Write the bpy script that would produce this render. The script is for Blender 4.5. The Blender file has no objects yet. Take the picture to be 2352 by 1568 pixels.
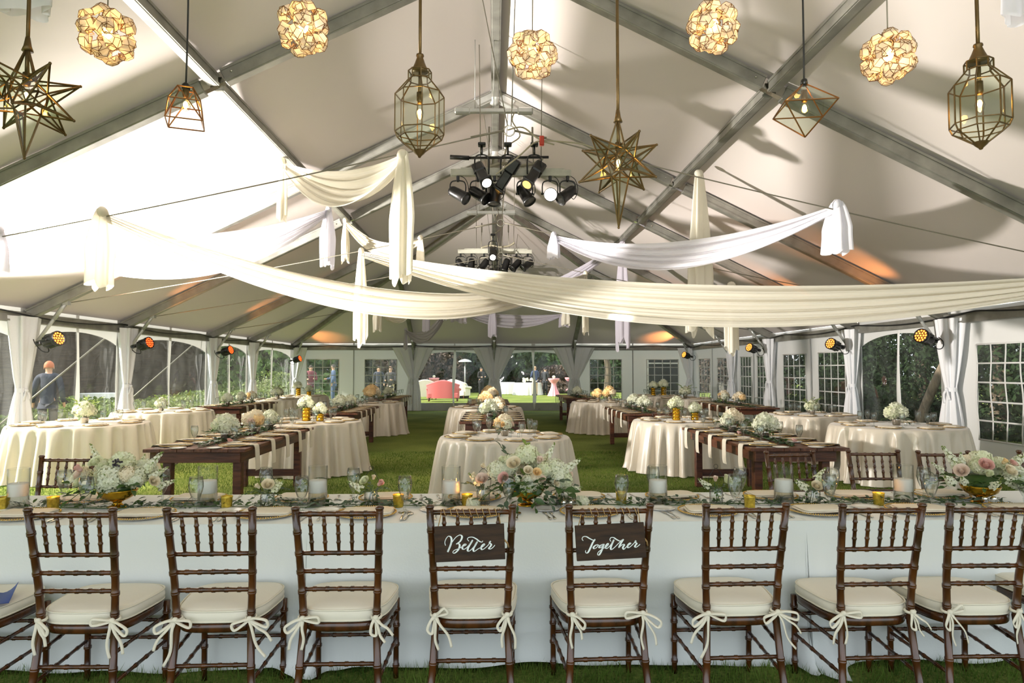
import bpy, math, random
import numpy as np
from mathutils import Vector, Matrix, Euler
random.seed(7)
PI = math.pi
COL = bpy.context.scene.collection
SC = bpy.context.scene
rad = math.radians
V = Vector
# ---------------------------------------------------------------- camera maths (2352 x 1568)
F_PX = 1568.0
CAM_Z = 1.54
YAW = math.atan(43 / F_PX)      # looks a little right of the ridge line
PITCH = math.atan(66 / F_PX)    # and a little up
CAM_M = Matrix.Rotation(-YAW, 3, 'Z') @ Matrix.Rotation(PI / 2 + PITCH, 3, 'X')

def P(px, py, Y):
    """point of the place at distance Y that the photograph shows at pixel px, py"""
    d = CAM_M @ V(((px - 1176) / F_PX, (784 - py) / F_PX, -1.0))
    t = Y / d.y
    return V((d.x * t, Y, CAM_Z + d.z * t))

def X_at(px, Y, z):
    """x of a point at distance Y and height z seen at pixel column px"""
    py = 850.0
    for _ in range(4):
        p = P(px, py, Y)
        py += (p.z - z) * F_PX / Y
    return P(px, py, Y).x

# ---------------------------------------------------------------- tags
def tag(o, label, cat, group=None, kind=None):
    o['label'] = label
    o['category'] = cat
    if group:
        o['group'] = group
    if kind:
        o['kind'] = kind
    return o

def thing(name, loc=(0, 0, 0), rz=0, label=None, cat=None, group=None):
    o = bpy.data.objects.new(name, None)
    o.empty_display_size = 0.05
    COL.objects.link(o)
    o.location = loc
    o.rotation_euler = (0, 0, rz)
    if label:
        tag(o, label, cat, group)
    return o

KIDS = {}
def link(name, me, parent=None, loc=None, rot=None, scale=None):
    o = bpy.data.objects.new(name, me)
    COL.objects.link(o)
    if parent is not None:
        o.parent = parent
        KIDS.setdefault(parent.name, []).append(o)
    if loc is not None:
        o.location = loc
    if rot is not None:
        o.rotation_euler = rot
    if scale is not None:
        o.scale = scale if hasattr(scale, '__len__') else (scale,) * 3
    return o

def copy_tree(o, parent=None):
    c = o.copy()
    COL.objects.link(c)
    if parent is not None:
        c.parent = parent
        KIDS.setdefault(parent.name, []).append(c)
    for ch in list(KIDS.get(o.name, [])):
        copy_tree(ch, c)
    return c

def dup(src, loc, rz, label, cat=None, group=None, scale=None):
    c = copy_tree(src)
    c.location = loc
    c.rotation_euler = (0, 0, rz)
    if scale:
        c.scale = (scale,) * 3
    c['label'] = label
    if cat:
        c['category'] = cat
    if group:
        c['group'] = group
    return c

class Proto:
    """the first placing moves the prototype itself, every further one copies it"""
    def __init__(self, o):
        self.o, self.used = o, False
    def put(self, loc, rz, label, cat=None, group=None, scale=None, rot=None):
        c = copy_tree(self.o) if self.used else self.o
        self.used = True
        c.location = loc
        c.rotation_euler = rot if rot is not None else (0, 0, rz)
        if scale:
            c.scale = scale if hasattr(scale, '__len__') else (scale,) * 3
        c['label'] = label
        if cat:
            c['category'] = cat
        if group:
            c['group'] = group
        return c

# ---------------------------------------------------------------- mesh builder
class MB:
    def __init__(self):
        self.v, self.f, self.m, self.s = [], [], [], []
    def add(self, vs, fs, mi=0, smooth=True, M=None):
        b = len(self.v)
        if M is not None:
            vs = [M @ V(p) for p in vs]
        self.v.extend([tuple(p) for p in vs])
        for q in fs:
            self.f.append(tuple(i + b for i in q))
            self.m.append(mi)
            self.s.append(smooth)
        return self
    def box(self, c, s, M=None, mi=0, bev=0.0):
        x, y, z = s[0] / 2, s[1] / 2, s[2] / 2
        R = M if M is not None else Matrix.Identity(3)
        if bev <= 0:
            vs = [(sx * x, sy * y, sz * z) for sz in (-1, 1) for sy in (-1, 1) for sx in (-1, 1)]
            fs = [(0, 2, 3, 1), (4, 5, 7, 6), (0, 1, 5, 4), (2, 6, 7, 3), (0, 4, 6, 2), (1, 3, 7, 5)]
        else:
            vs, idx = [], {}
            for sx in (-1, 1):
                for sy in (-1, 1):
                    for sz in (-1, 1):
                        for a in range(3):
                            e = [x - bev, y - bev, z - bev]
                            e[a] += bev
                            idx[(sx, sy, sz, a)] = len(vs)
                            vs.append((sx * e[0], sy * e[1], sz * e[2]))
            fs = []
            for a in range(3):
                b, c2 = (a + 1) % 3, (a + 2) % 3
                for s1 in (-1, 1):
                    q = []
                    for (sb, sc) in ((-1, -1), (1, -1), (1, 1), (-1, 1)):
                        k = [0, 0, 0]
                        k[a], k[b], k[c2] = s1, sb, sc
                        q.append(idx[(k[0], k[1], k[2], a)])
                    fs.append(tuple(q) if s1 > 0 else tuple(reversed(q)))
                for sb in (-1, 1):
                    for sc in (-1, 1):
                        q = []
                        for s1, ax in ((-1, b), (1, b), (1, c2), (-1, c2)):
                            k = [0, 0, 0]
                            k[a], k[b], k[c2] = s1, sb, sc
                            q.append(idx[(k[0], k[1], k[2], ax)])
                        fs.append(tuple(q) if sb * sc < 0 else tuple(reversed(q)))
            for sx in (-1, 1):
                for sy in (-1, 1):
                    for sz in (-1, 1):
                        q = [idx[(sx, sy, sz, a)] for a in range(3)]
                        fs.append(tuple(q) if sx * sy * sz > 0 else tuple(reversed(q)))
        vs = [R @ V(p) + V(c) for p in vs]
        return self.add(vs, fs, mi, False)
    def beam(self, a, b, w, h, mi=0, up=(0, 0, 1), bev=0.0):
        a, b = V(a), V(b)
        d = b - a
        L = d.length
        y = d.normalized()
        x = y.cross(V(up))
        if x.length < 1e-4:
            x = V((1, 0, 0))
        x.normalize()
        z = x.cross(y)
        R = Matrix((x, y, z)).transposed()
        return self.box((a + b) / 2, (w, L, h), R, mi, bev)
    def tube(self, pts, r, n=8, mi=0, caps=True, flat=1.0, up=None, closed=False, smooth=True):
        pts = [V(p) for p in pts]
        k = len(pts)
        rs = r if hasattr(r, '__len__') else [r] * k
        T = []
        for i in range(k):
            if closed:
                t = pts[(i + 1) % k] - pts[i - 1]
            else:
                t = pts[min(i + 1, k - 1)] - pts[max(i - 1, 0)]
            if t.length < 1e-9:
                t = V((0, 0, 1))
            T.append(t.normalized())
        ref = V(up) if up is not None else (V((0, 0, 1)) if abs(T[0].z) < 0.9 else V((1, 0, 0)))
        vs, fs = [], []
        nrm = None
        for i in range(k):
            if nrm is None or up is not None:
                nrm = ref - T[i] * ref.dot(T[i])
            else:
                nrm = nrm - T[i] * nrm.dot(T[i])
            if nrm.length < 1e-6:
                nrm = T[i].orthogonal()
            nrm.normalize()
            bi = T[i].cross(nrm)
            for j in range(n):
                a = 2 * PI * (j + 0.5) / n
                vs.append(pts[i] + nrm * (math.sin(a) * rs[i] * flat) + bi * (math.cos(a) * rs[i]))
        for i in range(k if closed else k - 1):
            i2 = (i + 1) % k
            for j in range(n):
                j2 = (j + 1) % n
                fs.append((i * n + j, i * n + j2, i2 * n + j2, i2 * n + j))
        if caps and not closed:
            fs.append(tuple(reversed(range(n))))
            fs.append(tuple((k - 1) * n + j for j in range(n)))
        return self.add(vs, fs, mi, smooth)
    def lathe(self, prof, n=24, c=(0, 0, 0), mi=0, M=None, smooth=True, cap0=False, cap1=False):
        vs, fs = [], []
        k = len(prof)
        for (r, z) in prof:
            for j in range(n):
                a = 2 * PI * j / n
                vs.append(V((r * math.cos(a), r * math.sin(a), z)))
        for i in range(k - 1):
            for j in range(n):
                j2 = (j + 1) % n
                fs.append((i * n + j, i * n + j2, (i + 1) * n + j2, (i + 1) * n + j))
        if cap0:
            fs.append(tuple(reversed(range(n))))
        if cap1:
            fs.append(tuple((k - 1) * n + j for j in range(n)))
        if M is not None:
            vs = [M @ p for p in vs]
        vs = [p + V(c) for p in vs]
        return self.add(vs, fs, mi, smooth)
    def grid(self, fn, nu, nv, mi=0, closed_u=False, smooth=True, flip=False):
        vs, fs = [], []
        for j in range(nv + 1):
            for i in range(nu if closed_u else nu + 1):
                vs.append(fn(i / nu, j / nv))
        w = nu if closed_u else nu + 1
        for j in range(nv):
            for i in range(nu):
                i2 = (i + 1) % w
                q = (j * w + i, j * w + i2, (j + 1) * w + i2, (j + 1) * w + i)
                fs.append(tuple(reversed(q)) if flip else q)
        return self.add(vs, fs, mi, smooth)
    def ball(self, c, r, n=10, mi=0, M=None):
        rr = r if hasattr(r, '__len__') else (r, r, r)
        k = max(4, n // 2 + 1)
        vs = [(0, 0, -1)]
        fs = []
        for i in range(1, k):
            t = -PI / 2 + PI * i / k
            for j in range(n):
                a = 2 * PI * j / n
                vs.append((math.cos(t) * math.cos(a), math.cos(t) * math.sin(a), math.sin(t)))
        vs.append((0, 0, 1))
        for j in range(n):
            fs.append((0, 1 + (j + 1) % n, 1 + j))
        for i in range(k - 2):
            for j in range(n):
                a, b = 1 + i * n + j, 1 + i * n + (j + 1) % n
                fs.append((a, b, b + n, a + n))
        l = len(vs) - 1
        for j in range(n):
            fs.append((1 + (k - 2) * n + j, 1 + (k - 2) * n + (j + 1) % n, l))
        R = M if M is not None else Matrix.Identity(3)
        vs = [R @ V((p[0] * rr[0], p[1] * rr[1], p[2] * rr[2])) + V(c) for p in vs]
        return self.add(vs, fs, mi, True)
    def mesh(self, name, mats):
        me = bpy.data.meshes.new(name)
        me.from_pydata(self.v, [], self.f)
        for m in (mats if isinstance(mats, (list, tuple)) else [mats]):
            me.materials.append(m)
        me.polygons.foreach_set('material_index', self.m)
        me.polygons.foreach_set('use_smooth', self.s)
        me.update()
        return me
    def build(self, name, mats, parent=None, loc=None, rot=None, scale=None):
        return link(name, self.mesh(name, mats), parent, loc, rot, scale)

def rough_mesh_arrays(name, verts, nper, mat, faces=None):
    """many separate little faces of nper corners each, fast"""
    n = len(verts) // nper
    me = bpy.data.meshes.new(name)
    me.vertices.add(len(verts))
    me.vertices.foreach_set('co', np.asarray(verts, dtype=np.float32).ravel())
    me.loops.add(len(verts))
    me.loops.foreach_set('vertex_index', np.arange(len(verts), dtype=np.int32))
    me.polygons.add(n)
    me.polygons.foreach_set('loop_start', np.arange(0, len(verts), nper, dtype=np.int32))
    me.polygons.foreach_set('loop_total', np.full(n, nper, dtype=np.int32))
    for m in (mat if isinstance(mat, list) else [mat]):
        me.materials.append(m)
    me.update(calc_edges=True)
    return me

def lerp(a, b, t):
    return a + (b - a) * t

def catmull(pts, n=6):
    pts = [V(p) for p in pts]
    out = []
    for i in range(len(pts) - 1):
        p0, p1, p2, p3 = pts[max(i - 1, 0)], pts[i], pts[i + 1], pts[min(i + 2, len(pts) - 1)]
        for j in range(n):
            t = j / n
            out.append(0.5 * ((2 * p1) + (p2 - p0) * t + (2 * p0 - 5 * p1 + 4 * p2 - p3) * t * t + (3 * p1 - p0 - 3 * p2 + p3) * t ** 3))
    out.append(pts[-1])
    return out

# ---------------------------------------------------------------- materials
def lin(c):
    c = c / 255.0
    return c / 12.92 if c <= 0.04045 else ((c + 0.055) / 1.055) ** 2.4

def rgb(r, g, b):
    return (lin(r), lin(g), lin(b), 1.0)

def new_mat(name):
    m = bpy.data.materials.new(name)
    m.use_nodes = True
    nt = m.node_tree
    for n in list(nt.nodes):
        nt.nodes.remove(n)
    out = nt.nodes.new('ShaderNodeOutputMaterial')
    return m, nt, out

def N(nt, t, **kw):
    n = nt.nodes.new(t)
    for k, v in kw.items():
        if k in n.inputs:
            n.inputs[k].default_value = v
        else:
            setattr(n, k, v)
    return n

def L(nt, a, b):
    nt.links.new(a, b)

def pbr(name, col, rough=0.6, metal=0.0, var=0.0, vscale=8.0, bump=0.0, bscale=60.0, spec=0.5, col2=None, stretch=None,
        sheen=0.0, transl=0.0, coat=0.0, detail=4.0, alpha=1.0, thresh=None):
    m, nt, out = new_mat(name)
    b = N(nt, 'ShaderNodeBsdfPrincipled')
    b.inputs['Roughness'].default_value = rough
    b.inputs['Metallic'].default_value = metal
    b.inputs['Specular IOR Level'].default_value = spec
    if sheen:
        b.inputs['Sheen Weight'].default_value = sheen
    if coat:
        b.inputs['Coat Weight'].default_value = coat
        b.inputs['Coat Roughness'].default_value = 0.15
    c = rgb(*col)
    tc = N(nt, 'ShaderNodeTexCoord')
    src = tc.outputs['Object']
    if stretch:
        mp = N(nt, 'ShaderNodeMapping')
        mp.inputs['Scale'].default_value = stretch
        L(nt, src, mp.inputs['Vector'])
        src = mp.outputs['Vector']
    colout = None
    if col2 is not None or var:
        no = N(nt, 'ShaderNodeTexNoise', Scale=vscale, Detail=detail)
        L(nt, src, no.inputs['Vector'])
        rp = N(nt, 'ShaderNodeValToRGB')
        lo, hi = (thresh if thresh else (0.3, 0.7))
        rp.color_ramp.elements[0].position = lo
        rp.color_ramp.elements[1].position = hi
        if col2 is not None:
            c2 = rgb(*col2)
            rp.color_ramp.elements[0].color = c
            rp.color_ramp.elements[1].color = c2
        else:
            rp.color_ramp.elements[0].color = tuple(x * (1 - var) for x in c[:3]) + (1,)
            rp.color_ramp.elements[1].color = tuple(min(1, x * (1 + var)) for x in c[:3]) + (1,)
        L(nt, no.outputs['Fac'], rp.inputs['Fac'])
        L(nt, rp.outputs['Color'], b.inputs['Base Color'])
        colout = rp.outputs['Color']
    else:
        b.inputs['Base Color'].default_value = c
    if bump:
        bn = N(nt, 'ShaderNodeTexNoise', Scale=bscale, Detail=3.0)
        L(nt, src, bn.inputs['Vector'])
        bp = N(nt, 'ShaderNodeBump', Strength=bump, Distance=0.02)
        L(nt, bn.outputs['Fac'], bp.inputs['Height'])
        L(nt, bp.outputs['Normal'], b.inputs['Normal'])
    sh = b.outputs[0]
    if transl:
        t = N(nt, 'ShaderNodeBsdfTranslucent', Color=c)
        if colout is not None:
            L(nt, colout, t.inputs['Color'])
        mx = N(nt, 'ShaderNodeMixShader', Fac=transl)
        L(nt, sh, mx.inputs[1])
        L(nt, t.outputs[0], mx.inputs[2])
        sh = mx.outputs[0]
    if alpha < 1:
        t = N(nt, 'ShaderNodeBsdfTransparent')
        mx = N(nt, 'ShaderNodeMixShader', Fac=alpha)
        L(nt, t.outputs[0], mx.inputs[1])
        L(nt, sh, mx.inputs[2])
        sh = mx.outputs[0]
    L(nt, sh, out.inputs['Surface'])
    return m

def clear_glass(name, tint=(255, 255, 255), ior=1.45, gl=1.0, haze=0.0, hcol=(230, 230, 225), hscale=(2.4, 2.4, 0.9), base=0.02, edge=None):
    """thin clear sheet: mirror reflection by angle, else straight through; haze = streaky milky film on it"""
    m, nt, out = new_mat(name)
    lw = N(nt, 'ShaderNodeLayerWeight', Blend=0.5)
    pw = N(nt, 'ShaderNodeMath', operation='POWER')
    pw.inputs[1].default_value = 3.2
    L(nt, lw.outputs['Facing'], pw.inputs[0])
    mul = N(nt, 'ShaderNodeMath', operation='MULTIPLY_ADD')
    mul.inputs[1].default_value = 0.6 * gl
    mul.inputs[2].default_value = base
    L(nt, pw.outputs[0], mul.inputs[0])
    tr = N(nt, 'ShaderNodeBsdfTransparent', Color=rgb(*tint))
    if edge:
        mc = N(nt, 'ShaderNodeMixRGB')
        mc.inputs[1].default_value = rgb(*tint)
        mc.inputs[2].default_value = rgb(edge, edge, edge)
        L(nt, pw.outputs[0], mc.inputs[0])
        L(nt, mc.outputs[0], tr.inputs['Color'])
    gs = N(nt, 'ShaderNodeBsdfGlossy', Roughness=0.03)
    mx = N(nt, 'ShaderNodeMixShader')
    L(nt, mul.outputs[0], mx.inputs[0])
    L(nt, tr.outputs[0], mx.inputs[1])
    L(nt, gs.outputs[0], mx.inputs[2])
    sh = mx.outputs[0]
    if haze:
        tc = N(nt, 'ShaderNodeTexCoord')
        mp = N(nt, 'ShaderNodeMapping')
        mp.inputs['Scale'].default_value = hscale
        L(nt, tc.outputs['Object'], mp.inputs['Vector'])
        no = N(nt, 'ShaderNodeTexNoise', Scale=1.6, Detail=6.0, Roughness=0.65)
        L(nt, mp.outputs['Vector'], no.inputs['Vector'])
        rp = N(nt, 'ShaderNodeMapRange')
        rp.inputs['From Min'].default_value = 0.38
        rp.inputs['From Max'].default_value = 0.72
        rp.inputs['To Min'].default_value = haze * 0.35
        rp.inputs['To Max'].default_value = haze * 1.9
        L(nt, no.outputs['Fac'], rp.inputs['Value'])
        df = N(nt, 'ShaderNodeBsdfDiffuse', Color=rgb(*hcol))
        tl = N(nt, 'ShaderNodeBsdfTranslucent', Color=rgb(*hcol))
        m2 = N(nt, 'ShaderNodeMixShader', Fac=0.5)
        L(nt, df.outputs[0], m2.inputs[1])
        L(nt, tl.outputs[0], m2.inputs[2])
        m3 = N(nt, 'ShaderNodeMixShader')
        L(nt, rp.outputs['Result'], m3.inputs[0])
        L(nt, sh, m3.inputs[1])
        L(nt, m2.outputs[0], m3.inputs[2])
        sh = m3.outputs[0]
    L(nt, sh, out.inputs['Surface'])
    return m

def emit(name, col, strength):
    m, nt, out = new_mat(name)
    e = N(nt, 'ShaderNodeEmission', Color=rgb(*col), Strength=strength)
    L(nt, e.outputs[0], out.inputs['Surface'])
    return m

MAT = {}
MAT['roof'] = pbr('canopy_vinyl', (214, 204, 199), 0.55, bump=0.10, bscale=3.5, transl=0.015, spec=0.3)
MAT['wallcloth'] = pbr('white_sidewall_vinyl', (228, 226, 222), 0.6, bump=0.25, bscale=5.0, transl=0.2)
MAT['skirt'] = pbr('grey_splash_skirt', (172, 172, 170), 0.6, var=0.1, vscale=3)
MAT['curtain'] = pbr('white_leg_drape', (238, 238, 240), 0.8, transl=0.1, bump=0.1, bscale=40)
MAT['alu'] = pbr('weathered_aluminium', (150, 148, 140), 0.45, metal=0.55, var=0.22, vscale=4, stretch=(1, 1, 1), bump=0.05)
MAT['alu_light'] = pbr('bright_aluminium', (188, 188, 184), 0.35, metal=0.5, var=0.12, vscale=6)
MAT['vinyl'] = clear_glass('clear_vinyl', (244, 246, 244), 1.35, 0.8, haze=0.045)
MAT['vinyl_left'] = clear_glass('rain_streaked_vinyl', (238, 240, 238), 1.35, 0.8, haze=0.03, hscale=(2.0, 2.0, 0.9))
MAT['vinyl_streaky'] = clear_glass('streaky_clear_vinyl', (236, 238, 236), 1.35, 0.8, haze=0.12, hscale=(3.5, 3.5, 0.8))
MAT['glass'] = clear_glass('clear_glass', (248, 250, 249), 1.5, 1.1, base=0.075, edge=120)
MAT['glass_cyl'] = clear_glass('clear_cylinder_glass', (252, 253, 252), 1.5, 0.8, base=0.015, edge=205)
MAT['glass_pane'] = clear_glass('lantern_pane', (244, 248, 240), 1.4, 0.7, base=0.02)
MAT['water'] = clear_glass('water_in_glass', (240, 241, 238), 1.33, 0.8, base=0.04)
MAT['chiffon'] = pbr('cream_chiffon', (236, 230, 214), 0.85, transl=0.32, alpha=0.93, bump=0.05, bscale=200)
MAT['chiffon_white'] = pbr('white_chiffon', (232, 230, 236), 0.85, transl=0.32, alpha=0.93)
MAT['chiffon_lav'] = pbr('pale_lavender_chiffon', (214, 208, 218), 0.85, transl=0.3, alpha=0.85)
MAT['chair'] = pbr('mahogany_lacquer', (44, 22, 10), 0.24, col2=(92, 50, 20), vscale=5, stretch=(4, 4, 0.8), spec=0.55, coat=0.3)
MAT['cushion'] = pbr('ivory_cushion_cloth', (228, 220, 204), 0.85, bump=0.06, bscale=30, sheen=0.2)
MAT['ribbon'] = pbr('ivory_tie_ribbon', (234, 226, 208), 0.8, transl=0.1)
MAT['satin'] = pbr('champagne_satin', (212, 201, 183), 0.34, sheen=0.3, spec=0.55, bump=0.04, bscale=25)
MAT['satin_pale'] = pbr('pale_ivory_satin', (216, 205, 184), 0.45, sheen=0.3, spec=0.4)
MAT['linen_top'] = pbr('taupe_linen', (204, 190, 172), 0.7, bump=0.05, bscale=120)
MAT['linen_white'] = pbr('white_poly_linen', (229, 232, 231), 0.7, bump=0.04, bscale=90, sheen=0.15)
MAT['napkin'] = pbr('ivory_napkin', (228, 218, 200), 0.8, bump=0.05, bscale=100)
MAT['farm'] = pbr('stained_pine', (58, 29, 17), 0.42, col2=(104, 58, 36), vscale=3.0, stretch=(1.2, 9, 9), spec=0.4, bump=0.12, bscale=10)
MAT['farm_y'] = pbr('stained_pine_board', (62, 33, 20), 0.38, col2=(112, 66, 42), vscale=3.0, stretch=(9, 1.0, 9), spec=0.4, bump=0.1, bscale=10)
MAT['signwood'] = pbr('dark_sign_board', (34, 23, 14), 0.6, spec=0.25, col2=(66, 45, 27), vscale=4.0, stretch=(2.0, 8, 14), bump=0.1, bscale=20)
MAT['paint'] = pbr('white_sign_paint', (226, 233, 232), 0.6)
MAT['twine'] = pbr('jute_twine', (176, 140, 92), 0.9)
MAT['gold'] = pbr('gold_mercury_glass', (196, 150, 40), 0.16, metal=0.95, var=0.25, vscale=30)
MAT['goldvotive'] = pbr('gold_votive_glass', (204, 178, 66), 0.2, metal=0.6, var=0.3, vscale=60, transl=0.15)
MAT['bead'] = pbr('gold_bead', (206, 170, 96), 0.22, metal=0.85)
MAT['brass'] = pbr('aged_brass', (98, 78, 46), 0.4, metal=0.65, var=0.2, vscale=20)
MAT['copper'] = pbr('warm_copper_frame', (134, 92, 52), 0.35, metal=0.8)
MAT['steel'] = pbr('polished_steel', (206, 204, 198), 0.15, metal=1.0)
MAT['silver'] = pbr('silver_cup', (176, 170, 160), 0.18, metal=0.9)
MAT['china'] = pbr('white_china', (238, 234, 228), 0.15, spec=0.6)
MAT['charger'] = pbr('frosted_glass_charger', (222, 214, 200), 0.1, spec=0.6, alpha=0.75)
MAT['wax'] = pbr('white_candle_wax', (246, 243, 238), 0.5, transl=0.2)
MAT['blackmetal'] = pbr('black_fixture_enamel', (20, 20, 20), 0.35, spec=0.5)
MAT['blackcable'] = pbr('black_cable', (24, 24, 24), 0.6)
MAT['truss'] = pbr('grey_lighting_bar', (168, 166, 152), 0.5, var=0.12, vscale=10)
MAT['cable'] = pbr('beige_cable', (150, 142, 120), 0.7)
MAT['rope'] = pbr('steel_wire', (128, 122, 108), 0.5, metal=0.3)
MAT['orange'] = pbr('orange_plug', (170, 46, 16), 0.5)
MAT['petal_white'] = pbr('white_petal', (238, 238, 222), 0.7, transl=0.3, col2=(224, 228, 196), vscale=30)
MAT['petal_cream'] = pbr('cream_petal', (244, 236, 214), 0.7, transl=0.3, col2=(240, 226, 196), vscale=20)
MAT['petal_blush'] = pbr('blush_petal', (243, 228, 214), 0.7, transl=0.3, col2=(240, 218, 202), vscale=20)
MAT['petal_pink'] = pbr('pink_petal', (236, 200, 190), 0.7, transl=0.3, col2=(230, 182, 172), vscale=20)
MAT['petal_peach'] = pbr('peach_petal', (248, 226, 178), 0.7, transl=0.3, col2=(246, 212, 150), vscale=20)
MAT['petal_green'] = pbr('green_tinged_petal', (226, 232, 192), 0.7, transl=0.3, col2=(238, 236, 214), vscale=25)
MAT['leaf'] = pbr('deep_green_leaf', (38, 66, 28), 0.45, col2=(74, 104, 44), vscale=12, transl=0.2)
MAT['leaf_grey'] = pbr('eucalyptus_leaf', (54, 74, 58), 0.55, col2=(98, 116, 90), vscale=14, transl=0.2)
MAT['leaf_lime'] = pbr('light_green_leaf', (108, 134, 50), 0.5, col2=(146, 164, 84), vscale=14, transl=0.25)
MAT['stem'] = pbr('green_stem', (64, 92, 40), 0.5)
MAT['berry'] = pbr('dark_berry', (52, 46, 54), 0.5)
MAT['capiz'] = None
MAT['bulb'] = emit('warm_bulb', (255, 196, 104), 60.0)
MAT['led_warm'] = emit('amber_led', (255, 130, 50), 4.0)
MAT['led_red'] = emit('red_amber_led', (255, 66, 24), 5.0)
MAT['lens_on'] = emit('lit_lens', (255, 236, 214), 22.0)
MAT['lens_dim'] = emit('dim_lens', (255, 190, 96), 2.0)
MAT['flame'] = emit('candle_flame', (255, 190, 90), 18.0)
MAT['skin'] = pbr('skin', (206, 160, 132), 0.6)
# ================================================================ THE TENT
X0 = 0.03
HW = 7.62
EAVE, APEX = 2.45, 6.15
YB = 26.1
FR = [-2.4, 3.4, 7.4, 11.35, 14.2, 18.5]
YHIP = 18.5
SLOPE = (APEX - EAVE) / HW
cnt = {}
def nxt(k):
    cnt[k] = cnt.get(k, 0) + 1
    return '%s_%d' % (k, cnt[k])

def struct(name, mb, mats, parent=None):
    o = mb.build(name, mats, parent)
    if parent is None:
        o['kind'] = 'structure'
    return o

# --- floor
m, nt, out = new_mat('mown_lawn')
b = N(nt, 'ShaderNodeBsdfPrincipled', Roughness=0.9)
b.inputs['Specular IOR Level'].default_value = 0.15
tc = N(nt, 'ShaderNodeTexCoord')
n1 = N(nt, 'ShaderNodeTexNoise', Scale=0.7, Detail=5.0)
n2 = N(nt, 'ShaderNodeTexNoise', Scale=45.0, Detail=4.0)
for n in (n1, n2):
    L(nt, tc.outputs['Object'], n.inputs['Vector'])
mxv = N(nt, 'ShaderNodeMath', operation='MULTIPLY_ADD')
mxv.inputs[1].default_value = 0.45
L(nt, n1.outputs['Fac'], mxv.inputs[0])
m2_ = N(nt, 'ShaderNodeMath', operation='MULTIPLY')
m2_.inputs[1].default_value = 0.55
L(nt, n2.outputs['Fac'], m2_.inputs[0])
L(nt, m2_.outputs[0], mxv.inputs[2])
rp = N(nt, 'ShaderNodeValToRGB')
rp.color_ramp.elements[0].position = 0.34
rp.color_ramp.elements[0].color = rgb(66, 86, 30)
rp.color_ramp.elements[1].position = 0.68
rp.color_ramp.elements[1].color = rgb(144, 154, 76)
L(nt, mxv.outputs[0], rp.inputs['Fac'])
L(nt, rp.outputs['Color'], b.inputs['Base Color'])
bp = N(nt, 'ShaderNodeBump', Strength=0.6, Distance=0.03)
n3 = N(nt, 'ShaderNodeTexNoise', Scale=90.0, Detail=3.0)
L(nt, tc.outputs['Object'], n3.inputs['Vector'])
L(nt, n3.outputs['Fac'], bp.inputs['Height'])
L(nt, bp.outputs['Normal'], b.inputs['Normal'])
L(nt, b.outputs[0], out.inputs['Surface'])
MAT['lawn'] = m
mb = MB()
mb.add([(-45, -8, 0), (45, -8, 0), (45, 75, 0), (-45, 75, 0)], [(0, 1, 2, 3)])
struct('floor', mb, MAT['lawn'])

# --- ceiling cloth
CLO = 0.13
def roof_z(x):
    return APEX + CLO - SLOPE * abs(x - X0)
mb = MB()
for sx in (-1, 1):
    ys = [-2.6]
    for a, c in zip(FR[:-1], FR[1:]):
        ys += [a + (c - a) * k / 8 for k in range(1, 9)]
    def fn(u, v, sx=sx, ys=ys):
        y = ys[int(round(v * (len(ys) - 1)))]
        d = u * (HW + 0.06)
        bay = 0.0
        for a, c in zip(FR[:-1], FR[1:]):
            if a <= y <= c:
                bay = math.sin(PI * (y - a) / (c - a))
        return (X0 + sx * d, y, APEX + CLO - SLOPE * d - 0.05 * bay * math.sin(PI * min(1, u * 1.02)))
    mb.grid(fn, 16, len(ys) - 1, 0, flip=(sx > 0))
    # hip sides
    def fh(u, v, sx=sx):
        a = V((X0, YHIP, APEX + CLO))
        e = V((X0 + sx * (HW + 0.06), YHIP + (YB + 0.06 - YHIP) * u, EAVE + CLO - 0.02))
        return a.lerp(e, v)
    mb.grid(fh, 10, 10, 0, flip=(sx > 0))
def fb(u, v):
    a = V((X0, YHIP, APEX + CLO))
    e = V((X0 + (HW + 0.06) * (2 * u - 1), YB + 0.06, EAVE + CLO - 0.02))
    return a.lerp(e, v)
mb.grid(fb, 12, 10, 0)
struct('ceiling', mb, MAT['roof'])

# --- frame of beams
def beam(a, c, w, h, mat='alu', lipped=True):
    mb = MB()
    a, c = V(a), V(c)
    mb.beam(a, c, w, h, bev=0.008)
    if lipped:      # keder channels along the upper and lower edge
        d = (c - a).normalized()
        x = d.cross(V((0, 0, 1))).normalized()
        z = x.cross(d)
        for s in (-1, 1):
            for k in (-1, 1):
                o = x * (s * w * 0.5) + z * (k * h * 0.36)
                mb.beam(a + o, c + o, 0.022, 0.028)
    return struct(nxt('trim'), mb, MAT[mat])

for y in FR[1:]:
    for sx in (-1, 1):
        # rafter in three lengths with sleeve joints
        p0, p1 = V((X0 + sx * 0.05, y, APEX)), V((X0 + sx * HW, y, EAVE))
        for t0, t1 in ((0, 0.385), (0.415, 1.0)):
            beam(p0.lerp(p1, t0), p0.lerp(p1, t1), 0.12, 0.17)
        mb = MB()
        mb.beam(p0.lerp(p1, 0.375), p0.lerp(p1, 0.425), 0.08, 0.12)
        for t in (0.372, 0.428):
            q = p0.lerp(p1, t)
            for dy in (-0.066, 0.066):
                mb.ball(q + V((0, dy, 0)), 0.014, 8)
        struct(nxt('trim'), mb, MAT['steel'])
    mb = MB()       # ridge bracket
    mb.lathe([(0.0, -0.13), (0.09, -0.12), (0.1, 0.0), (0.1, 0.1), (0.0, 0.1)], 12, (X0, y, APEX))
    for sx in (-1, 1):
        mb.beam((X0, y, APEX), (X0 + sx * 0.3, y, APEX - 0.3 * SLOPE), 0.14, 0.13)
    struct(nxt('trim'), mb, MAT['alu_light'])
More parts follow.
